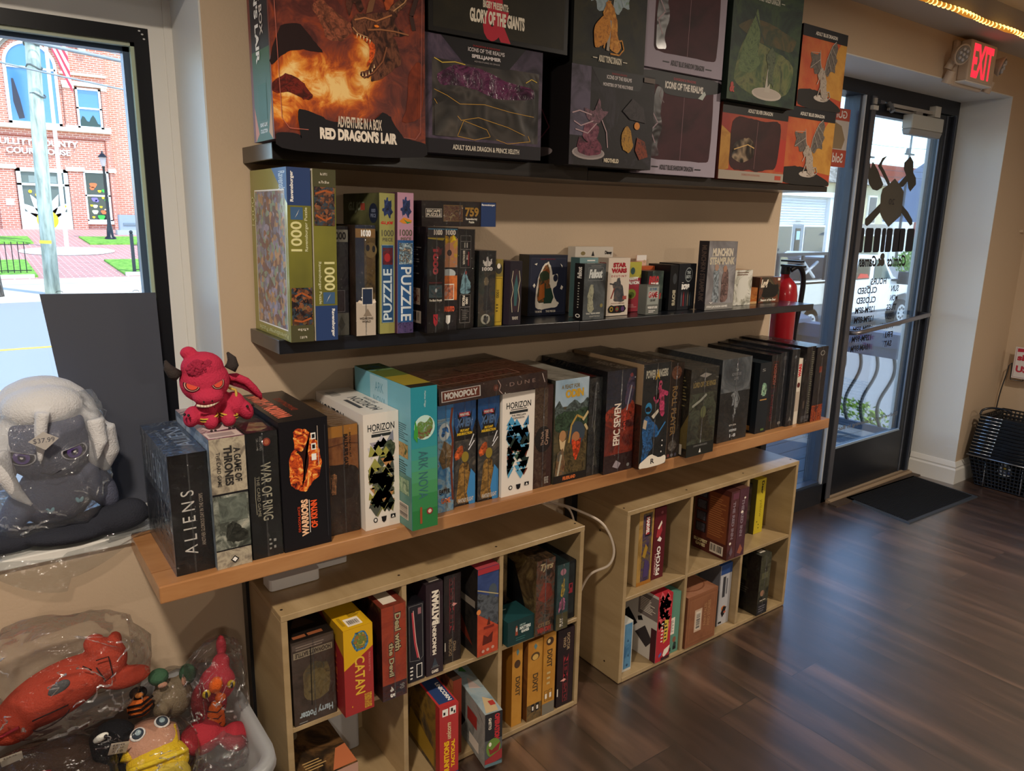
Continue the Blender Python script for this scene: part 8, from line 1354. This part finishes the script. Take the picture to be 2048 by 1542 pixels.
b.add(vs, [tuple(range(len(vs)))], SKYG); b.add([fx(2.13, 4.6, .06), fx(2.20, 4.6, .06), fx(2.34, 3.9, .06), fx(2.42, 3.25, .06), fx(2.24, 3.2, .06), fx(2.12, 3.8, .06)], [(5, 4, 3, 2, 1, 0)], M('#2c2832', .2)); b.build('pane', wo)  # dark shape painted on the pane stands in for the flag's reflection
def win(x0, z0, x1_, z1_, zm_, gm, fr=.07):
    b = MB()
    for q_ in ((x0, z0, x0 + fr, z1_), (x1_ - fr, z0, x1_, z1_), (x0, z0 - .02, x1_, z0 + fr), (x0, z1_ - fr, x1_, z1_), (x0, zm_ - .03, x1_, zm_ + .03)): fb(b, *q_, 0, .12, WFR)
    o = b.build('window', ch); MB().add([fx(x0, z0, .05), fx(x1_, z0, .05), fx(x1_, z1_, .05), fx(x0, z1_, .05)], [(0, 1, 2, 3)], gm).build('pane', o); return o
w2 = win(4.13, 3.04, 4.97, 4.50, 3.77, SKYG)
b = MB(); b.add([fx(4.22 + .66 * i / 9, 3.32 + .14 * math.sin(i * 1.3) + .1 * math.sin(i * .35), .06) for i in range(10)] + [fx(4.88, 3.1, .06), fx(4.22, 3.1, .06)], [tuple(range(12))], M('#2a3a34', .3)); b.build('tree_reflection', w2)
w3 = win(4.10, -.46, 4.98, 1.46, .53, DKG_)
b = MB(); fb(b, 4.06, -.56, 5.02, -.44, 0, .2, WFR); rr = random.Random(5)
OR_, GR_, PU_ = M('#c8683c', .6), M('#3a9a3c', .6), M('#7a6ac8', .6)
for (x, z, r_, m_) in ((4.42, .92, .12, OR_), (4.37, .80, .08, OR_), (4.62, .7, .06, YEL), (4.78, .72, .08, GR_), (4.72, .45, .05, YEL), (4.42, .38, .10, PU_), (4.5, .33, .06, PU_), (4.85, .35, .08, GR_), (4.3, .15, .05, YEL), (4.42, .12, .08, M('#e8d8a0', .6)), (4.4, -.1, .1, M('#d8d8a8', .6)), (4.62, .1, .05, YEL), (4.7, -.1, .10, OR_), (4.8, -.02, .07, M('#d8a890', .6)), (4.6, -.3, .12, GR_), (4.33, -.3, .05, YEL), (4.86, -.32, .04, YEL)):
    b.add([fx(x + r_ * (1 + .25 * math.sin(3 * a)) * math.cos(a), z + r_ * (1 + .25 * math.cos(2 * a)) * math.sin(a), .07) for a in [2 * math.pi * k_ / 14 for k_ in range(14)]], [tuple(range(14))], m_)
b.build('window_stickers', w3)
b = MB()
for q_ in ((1.92, -.9, 2.06, 1.46), (3.44, -.9, 3.58, 1.46), (1.92, 1.34, 3.58, 1.46), (1.92, .84, 3.58, .92)): fb(b, *q_, 0, .16, WFR)
d_ = b.build('entrance', ch)
b = MB(); b.add([fx(2.0, -.9, .04), fx(3.5, -.9, .04), fx(3.5, 1.4, .04), fx(2.0, 1.4, .04)], [(0, 1, 2, 3)], M('#5a6058', .3)); b.add([fx(2.0, -.9, .06), fx(3.5, -.9, .06), fx(3.5, -.12, .06), fx(2.0, -.12, .06)], [(0, 1, 2, 3)], WFR); b.add([fx(2.3, .95, .05), fx(3.2, .95, .05), fx(3.2, 1.2, .05), fx(2.3, 1.2, .05)], [(0, 1, 2, 3)], M('#7a8078', .3))
for a in (92, 118, 144, 168, 66, 40, 14): 
    a = R(a); c0 = Vector((2.78, -.42)); d2 = Vector((math.cos(a), math.sin(a))); n2 = Vector((-d2.y, d2.x)); L_ = 1.05
    pts = [c0 + d2 * L_ * t_ + n2 * .15 * math.sin(math.pi * t_ ** .8) for t_ in [k_ / 8 for k_ in range(9)]] + [c0 + d2 * L_ * t_ - n2 * .15 * math.sin(math.pi * t_ ** .8) for t_ in [k_ / 8 for k_ in range(7, 0, -1)]]
    pass
    b.add([fx(min(3.5, max(2.0, p_.x)), max(-.9, p_.y), .07) for p_ in pts], [tuple(range(len(pts)))], M('#f6f6f4', .5))
for (x, z, r_, m_) in ((2.76, -.42, .36, YEL), (2.3, .62, .06, YEL), (2.52, .5, .07, YEL), (2.66, .72, .07, YEL), (3.38, .1, .05, YEL)): b.add([fx(x + r_ * math.cos(2 * math.pi * k_ / 16), z + r_ * math.sin(2 * math.pi * k_ / 16), .09) for k_ in range(16)], [tuple(range(16))], m_)
b.build('daisy_banner', d_)
b = MB(); b.text('BULLITT COUNTY', M('#e6e6ea', .5), lambda u, v: (u, FY - .14, v), (1.36 * K, 2.29 * K + 1.49, 4.05 * K, 2.52 * K + 1.49), 0, .03); b.text('COURTHOUSE', M('#e6e6ea', .5), lambda u, v: (u, FY - .14, v), (1.71 * K, 1.98 * K + 1.49, 3.76 * K, 2.2 * K + 1.49), 0, .03)
lt = b.build('wall_lettering', ch); s_ = lt.modifiers.new('thick', 'SOLIDIFY'); s_.thickness = .08
b = MB(); fb(b, 1.5, .1, 1.75, .32, .22, .26, WFR); b.build('plaque', ch)
# utility pole, flagpole, lamp post, fence, monument, trunk, wires
PW = woodmat('weathered_pole', '#7a8072', '#a3a898', '#c2c4b4', 3, (3, 3, .5), .9)
up = thing('utility_pole', 'thick weathered wooden utility pole in front of the courthouse with a yellow band', 'utility pole', (1.77, 22.6, GZ + .13))
b = MB(); b.tube([(1.76, 22.6, GZ + .1), (1.82, 22.6, 2.0), (1.97, 22.6, 6.2), (2.03, 22.6, 9.0)], [.175, .165, .155, .13], PW, 16); b.build('shaft', up)
b = MB(); b.cyl((1.775, 22.6, .62), (1.777, 22.6, .70), .176, .176, M('#e0c83a', .6), 16, False); b.build('yellow_band', up)
b = MB()
for z in (4.2, 4.85, 5.4):
    b.tube([(1.93 + .17 * math.cos(a), 22.6 + .17 * math.sin(a), z + .05 * math.sin(2 * a)) for a in [2 * math.pi * k_ / 12 for k_ in range(12)]], .02, M('#5a5c58', .7), 6, closed=True)
b.build('pole_straps', up)
fp = thing('flagpole', 'slim white flagpole rising from the paved circle', 'flagpole', (3.62, 37.3, slz(37.3)))
b = MB(); b.cyl((3.62, 37.3, slz(37.3)), (3.72, 37.3, 14), .085, .055, M('#dfe3e6', .4), 12); b.build('shaft', fp)
fl = MB(); Rm, Wm, Bm = M('#c23a4a', .7), M('#eceaf0', .7), M('#2c3a6a', .7)
for k_ in range(13):
    for i in range(8):
        def P_(u, v): x = 3.75 + u * .62 * (1 - .0 * v); return (x + .10 * v, 37.3 + .12 * math.sin(u * 5 + v * 4), 10.2 - 2.6 * v - 1.3 * u * (.3 + .9 * v) + .15)
        u0, u1, v0, v1 = k_ / 13, (k_ + 1) / 13, i / 8, (i + 1) / 8
        fl.add([P_(v0, u0), P_(v1, u0), P_(v1, u1), P_(v0, u1)], [(0, 1, 2, 3)], Bm if (k_ < 5 and i < 4) else (Rm if k_ % 2 == 0 else Wm))
tag(fl.build('flag', loc=(3.75, 37.3, 10)), 'red and white striped flag hanging limp from the white flagpole', 'flag')
lp = thing('street_lamp', 'black cast-iron street lamp with glass lantern before the courthouse wing', 'street lamp', (5.95, 41.7, slz(41.7)))
b = MB(); b.lathe([(.26, 0), (.26, .12), (.16, .2), (.14, .5), (.09, .8), (.07, 1.6), (.055, 3.4), (.07, 3.5)], BLK, (5.95, 41.7, slz(41.7)), 14); b.build('post', lp)
z0 = slz(41.7) + 3.5; b = MB(); b.lathe([(.08, 0), (.17, .42)], film('#e8e4e0', .1, .2, 0, key='lantern', white=.5), (5.95, 41.7, z0), 6); b.build('lantern', lp); b = MB(); b.lathe([(.22, .42), (.10, .56), (.05, .60), (.05, .68), (0, .72)], BLK, (5.95, 41.7, z0), 8); b.build('cap', lp)
def fence(label, x0, x1_, y, post):
    t = thing('iron_fence', label, 'fence', ((x0 + x1_) / 2, y, slz(y)), 'low iron fences around the lawn')
    b = MB(); n = int((x1_ - x0) / .17)
    for i in range(n + 1): x = x0 + i * .17; b.box((x - .012, y - .012, slz(y)), (x + .012, y + .012, slz(y) + 1.05), BLK)
    for z in (.12, .95): b.box((x0, y - .015, slz(y) + z), (x1_, y + .015, slz(y) + z + .025), BLK)
    b.build('bars', t)
    b = MB(); b.box((post - .05, y - .05, slz(y)), (post + .05, y + .05, slz(y) + 1.35), M('#23292c', .4)); b.ell((post, y, slz(y) + 1.4), (.06, .06, .06), M('#23292c', .4)); b.build('post', t)
fence('low black iron fence at the left edge of the lawn', -4, 1.75, 29.0, -3.9); fence('low black iron fence with a taller post right of the walk', 4.72, 9, 28.6, 4.72)
b = MB(); b.rbox((6.9, 45.0, slz(45) - .1), (9.3, 45.4, slz(45) + 1.05), .08, M('#8d9298', .6)); b.rbox((6.75, 44.9, slz(45) - .1), (9.5, 45.5, slz(45) + .25), .05, M('#a2a09a', .7)).rbox((7.1, 44.95, slz(45) + .5), (9.1, 45.02, slz(45) + .62), .02, M('#707880', .5)); o = b.build('stone_monument', loc=(8.1, 45.2, slz(45))); tag(o, 'wide grey granite monument slab against the courthouse wing', 'monument')
b = MB(); b.tube([(.42, 22.5, GZ + .1), (.40, 22.5, .4), (.30, 22.5, 1.4), (.05, 22.5, 3.0)], [.30, .24, .2, .17], A('#4a4038 #6a5e54 #8a8078', 8, 3, rough=.95, stretch=(3, 3, .6)), 14)
tag(b.build('tree_trunk', loc=(.42, 22.5, GZ + .13)), 'rough grey-brown tree trunk at the left picture edge by the curb', 'tree trunk')
for k_, (z0_, z1_, r_) in enumerate(((5.75, 5.05, .03), (5.05, 4.35, .045), (4.45, 3.5, .022), (5.45, 4.0, .012))):
    b = MB(); b.tube([(-8 + 28 * t_, 22.2, z0_ + .7 + (z1_ - z0_) * (-8 + 28 * t_) / 6.0 * .55 - .9 * math.sin(math.pi * t_) + .55) for t_ in [i / 16 for i in range(17)]], r_, M('#85878a', .5), 6)
    tag(b.build('overhead_wire', loc=(6, 22.2, z0_)), ['topmost thin wire crossing the left window view', 'thick bundled cable crossing in front of the arched window', 'lowest wire crossing above the square upper window', 'faint hair-thin wire between the other overhead wires'][k_], 'overhead wire')

# ---- to the right, seen through the glass door
DKW = M('#4c5668', .75, bump=.2, bscale=40); RAILM = M('#55617a', .7)
b = MB(); n = 9
for i in range(n): y = OY + .02 + i * .145; b.box((2.3, y, -.09), (5.45, y + .138, -.055), M('#6a7078', .8))
b.box((2.3, OY + .01, -.5), (5.45, 3.52, -.095), M('#3a3e48', .9)); b.box((2.5, OY + .02, -.055), (3.5, 2.62, -.045), PAVER)
tag(b.build('deck', loc=(3.9, 2.9, -.3)), 'weathered grey plank porch deck outside the door', 'deck')
dr = thing('deck_railing', 'blue-grey wooden porch railing with curved black iron balusters outside the door', 'railing', (5.25, 2.9, -.055))
b = MB(); b.box((5.19, 2.28, .64), (5.33, 3.40, .74), RAILM).box((2.4, 3.33, .64), (5.2, 3.45, .74), RAILM).box((5.24, 2.3, .56), (5.28, 3.4, .66), RAILM); b.build('handrail', dr)
b = MB(); b.box((5.10, 3.30, -.055), (5.25, 3.45, .68), DKW).box((5.19, 2.38, -.055), (5.30, 2.49, .66), DKW); b.build('posts', dr)
b = MB(); b.box((5.06, 3.26, .74), (5.29, 3.49, .77), RAILM); b.add([(5.06, 3.26, .77), (5.29, 3.26, .77), (5.29, 3.49, .77), (5.06, 3.49, .77), (5.175, 3.375, .84)], [(0, 1, 4), (1, 2, 4), (2, 3, 4), (3, 0, 4)], RAILM); b.build('post_cap', dr)
b = MB(); b.box((5.235, 2.3, -.0), (5.275, 3.4, .05), DKW).box((2.4, 3.36, 0), (5.2, 3.42, .05), DKW); b.build('bottom_rail', dr)
for i, (x, y) in enumerate([(5.255, 2.60 + .125 * k_) for k_ in range(6)] + [(5.0 - .16 * k_, 3.39) for k_ in range(14)]):
    b = MB(); dx, dy = (0, 1) if i < 6 else (1, 0)
    b.tube([(x + dx * s, y + dy * s, z) for s, z in [(.045 * math.sin(2 * math.pi * t_) * (1 - .0), .03 + .60 * t_) for t_ in [k_ / 14 for k_ in range(15)]]], .0125, M('#23282c', .5), 8); b.build('baluster', dr)
def bush(name, label, c, r, n, cols, seed):
    rr = random.Random(seed); b = MB(); ms = [M(c_, .8) for c_ in cols]
    for i in range(n):
        d = Vector((rr.gauss(0, 1), rr.gauss(0, 1), rr.gauss(0, 1))).normalized(); p_ = Vector(c) + Vector((d.x * r[0], d.y * r[1], d.z * r[2])) * rr.uniform(.6, 1)
        s = .13 * min(r); u = Vector((rr.gauss(0, 1), rr.gauss(0, 1), rr.gauss(0, 1))).normalized(); v = u.orthogonal().normalized() * s; w_ = u.cross(v)
        b.add([p_ - v, p_ + w_ * .45, p_ + v, p_ - w_ * .45], [(0, 1, 2, 3)], rr.choice(ms))
    o = b.build(name, loc=(c[0], c[1], c[2] - r[2])); tag(o, label, 'shrub'); return o
bush('garden_shrub', 'yellow-green leafy plant at the foot of the porch railing', (5.62, 3.05, -.03), (.22, .35, .16), 900, ('#7a9a2c', '#9ab83c', '#5a7a24'), 2)
bush('garden_shrub', 'far green shrub row behind the white truck', (30.5, 14.2, .1), (2.4, .6, .55), 1500, ('#6a9a3c', '#8ab04c', '#4a7a2c'), 3)
# pickup
TY = 8.5
tr = thing('pickup_truck', 'white utility pickup truck with tool racks parked beyond the porch', 'truck', (15, TY + .9, GZ))
WT = M('#e9ebee', .25, coat=.6); GTR = M('#c8c6bc', .4); DT = M('#2a2c32', .5)
b = MB(); pr = [(15.0, -.41), (15.0, .30), (15.15, .80), (15.3, .86), (16.15, .84), (16.35, .78), (16.85, .36), (17.1, .31), (18.2, .20), (18.45, .05), (18.45, -.35), (17.85, -.38), (17.72, -.16), (17.5, -.05), (17.2, -.08), (17.0, -.25), (16.95, -.41)]
b.prism(pr, 1.75, WT, y0=TY); bevel(b.build('cab', tr), .03, 2)
b = MB(); b.box((12.3, TY, -.12), (14.96, TY + 1.8, .34), GTR).box((12.3, TY + .02, -.36), (14.96, TY + 1.7, -.12), M('#6a6c70', .5)).box((12.3, TY + .0, .30), (14.96, TY + .08, .36), M('#e8e6dc', .4)); b.build('utility_bed', tr)
b = MB()
for x in (12.55, 13.35, 14.15, 14.75): b.box((x, TY + .05, .34), (x + .05, TY + .10, .90), DT).box((x, TY + 1.65, .34), (x + .05, TY + 1.70, .90), DT)
b.box((12.5, TY + .04, .86), (14.85, TY + .10, .92), DT).box((12.5, TY + 1.64, .86), (14.85, TY + 1.70, .92), DT).box((12.55, TY + .35, .36), (14.75, TY + 1.5, .78), M('#33343a', .8))
b.cyl((13.5, TY + .2, .8), (14.1, TY + .25, .4), .03, .03, M('#c8c8c8', .4), 8).cyl((13.55, TY + .2, .42), (14.1, TY + .2, .72), .03, .03, M('#b0b0b0', .4), 8).cyl((12.9, TY + .2, .45), (12.95, TY + .25, .82), .1, .1, M('#b8b090', .6), 10); b.build('tool_rack', tr)
b = MB(); gy = TY - .012
b.add([(15.22, gy, .33), (15.80, gy, .33), (15.80, gy, .76), (15.32, gy, .78)], [(0, 1, 2, 3)], M('#2a3034', .1)); b.add([(15.98, gy, .33), (16.72, gy, .31), (16.32, gy, .72), (15.98, gy, .75)], [(0, 1, 2, 3)], M('#3a5458', .1)); b.add([(15.3, gy - .004, .36), (15.78, gy - .004, .36), (15.7, gy - .004, .44), (15.4, gy - .004, .46)], [(0, 1, 2, 3)], M('#c8483a', .5)); b.build('side_windows', tr)
b = MB(); b.box((15.88, gy - .002, -.38), (15.90, gy, .32), DT).box((15.02, gy - .003, -.41), (16.95, gy, -.36), M('#5a6068', .5)).box((15.75, gy - .03, .16), (15.85, gy, .19), DT); b.build('door_seams', tr)
b = MB(); b.rbox((17.0, TY - .3, .18), (17.12, TY - .02, .46), .03, DT, axis='y'); b.box((16.75, TY - .1, .26), (17.0, TY, .3), DT); b.build('side_mirror', tr)
for x in (13.75, 17.42):
    for y in (TY + .02, TY + 1.6):
        b = MB(); b.cyl((x, y, -.5), (x, y + .2, -.5), .31, .31, M('#26262a', .8), 28); w_ = b.build('wheel', tr)
        b = MB(); b.cyl((x, y - .012, -.5), (x, y + .01, -.5), .19, .19, M('#c8ccd0', .3, metal=.6), 20)
        for k_ in range(8): a = math.pi * k_ / 4; b.cyl((x + .12 * math.cos(a), y - .02, -.5 + .12 * math.sin(a)), (x + .12 * math.cos(a), y - .01, -.5 + .12 * math.sin(a)), .03, .03, DT, 8)
        b.build('hub', w_)
# white shopfront
sh = thing('shop_building', 'low white clapboard shop with dark windows behind the truck', 'building', (22, 19, GZ))
b = MB(); b.box((13, 16, GZ), (26.3, 24, 2.5), M('#e4e4e2', .7))
for i in range(12): z = 1.45 + i * .09; b.box((13, 15.97, z), (26.1, 16, z + .012), M('#b8bcc0', .7))
b.build('wall', sh)
b = MB(); b.box((12.9, 15.8, 2.42), (26.5, 24.1, 2.6), M('#f0f0ee', .6)).box((26.1, 15.85, GZ), (26.35, 16.0, 2.5), M('#f0f0ee', .6)); b.build('cornice', sh)
for (x0, x1_) in ((18.2, 20.4), (20.8, 22.6), (22.9, 23.95), (24.75, 26.0)):
    b = MB(); b.box((x0 - .06, 15.92, .30), (x1_ + .06, 15.99, 1.42), M('#f2f2f0', .5)); o = b.build('window', sh); MB().box((x0, 15.90, .38), (x1_, 15.925, 1.36), M('#3a4a54', .1, coat=.5)).build('pane', o)
b = MB(); b.box((24.05, 15.93, GZ), (24.66, 15.99, 1.42), M('#8a9298', .5)).box((24.2, 15.91, .5), (24.5, 15.935, 1.3), M('#2c3034', .2)).box((24.25, 15.90, .9), (24.45, 15.912, 1.2), M('#b0d0d8', .5)); b.build('shop_door', sh)
b = MB(); b.text('414', M('#5a5a5c', .5), lambda u, v: (u, 15.96, v), (24.2, 1.52, 24.5, 1.58), 0, .02); b.build('house_number', sh)
hs = thing('house', 'cream two-storey house with grey shingled hip roof and brick chimney', 'house', (29, 18, GZ))
CRH = M('#cfc4a4', .7)
b = MB(); b.box((26.6, 16.4, GZ), (31.0, 22, 3.1), CRH); b.build('wall', hs)
b = MB(); b.add([(26.2, 16.1, 3.0), (31.4, 16.1, 3.0), (31.4, 22.3, 3.0), (26.2, 22.3, 3.0), (27.3, 18.0, 4.35), (30.0, 18.0, 4.35), (30.0, 20.4, 4.35), (27.3, 20.4, 4.35)], [(3, 2, 1, 0), (0, 1, 5, 4), (1, 2, 6, 5), (2, 3, 7, 6), (3, 0, 4, 7), (4, 5, 6, 7)], A('#5a564e #8a857a #b8b2a6 #6a665c', 4, 3, 1.5, rough=.9)); b.build('roof', hs)
b = MB(); b.box((30.4, 18.3, 3.4), (30.9, 18.8, 4.7), M('#8a6a50', .8)); b.build('chimney', hs)
for x0 in (27.0, 28.6, 29.7):
    for z0_ in (1.55,):
        b = MB(); b.box((x0 - .06, 16.33, z0_ - .06), (x0 + .56, 16.41, z0_ + 1.06), M('#f0eee6', .6)); o = b.build('window', hs); MB().box((x0, 16.31, z0_), (x0 + .5, 16.335, z0_ + 1.0), M('#4a4c58', .15)).build('pane', o)
b = MB(); b.add([(26.5, 15.4, 1.1), (31.2, 15.4, 1.1), (31.2, 16.4, 1.5), (26.5, 16.4, 1.5)], [(0, 1, 2, 3)], M('#9a968c', .8)); b.box((26.5, 15.4, 1.04), (31.2, 15.5, 1.1), M('#e8e6e0', .6)); b.build('porch_roof', hs)
gb_ = thing('gabled_building', 'large slate-blue building with a sloping roofline beyond the house', 'building', (48, 24, GZ))
b = MB(); b.prism([(52.0, 1.69), (54.4, 4.53), (58.4, 6.21), (64.4, 8.6), (72, 8.6), (72, 1.69)], 5, M('#66748a', .85), y0=23.0); b.build('wall', gb_)
b = MB(); b.box((43.0, 22.9, GZ), (72, 28, 1.66), M('#dcdcd6', .7)).box((47.0, 22.8, .7), (47.6, 22.9, 1.65), M('#b0543c', .7)).box((47.0, 22.8, -.1), (47.6, 22.9, .7), M('#3a8a6a', .7)); b.build('ground_floor', gb_)
b = MB(); b.box((57.8, 32, GZ), (66, 36, 6.1), M('#b0604c', .8)); tag(b.build('brick_building', loc=(60, 34, GZ)), 'red brick block glimpsed behind the slate-blue building', 'building')
for k_, (x, y, z) in enumerate(((40.3, 22.5, 6.2), (44.6, 22.5, 6.6))):
    t = thing('utility_pole', ['distant dark utility pole with small crossarm, left one through the door', 'distant dark utility pole, right one above the painted axe'][k_], 'utility pole', (x, y, GZ))
    b = MB(); b.cyl((x, y, GZ), (x, y, z), .09, .06, M('#3a3c40', .8), 8); b.build('shaft', t); b = MB(); b.box((x - .5, y - .05, z - 1.2), (x + .5, y + .05, z - 1.1), M('#3a3c40', .8)); b.ell((x - .25, y, z - 1.0), (.12, .12, .2), M('#55585c', .6), nu=8, nv=6); b.build('crossarm', t)
for k_, z in enumerate((6.05, 5.25, 4.95, 4.6)):
    b = MB(); b.tube([(30 + 24 * t_, 22.4, z - .5 * math.sin(math.pi * t_) + (.0 if k_ else .3) * t_) for t_ in [i / 12 for i in range(13)]], .014, M('#4a5058', .6), 5)
    tag(b.build('overhead_wire', loc=(42, 22.4, z)), ['highest thin wire seen through the door glass', 'second wire from the top seen through the door glass', 'third wire from the top seen through the door glass', 'lowest thin wire seen through the door glass'][k_], 'overhead wire')
for ob in bpy.data.objects:
    if ob.type == 'MESH': ob.data.validate()
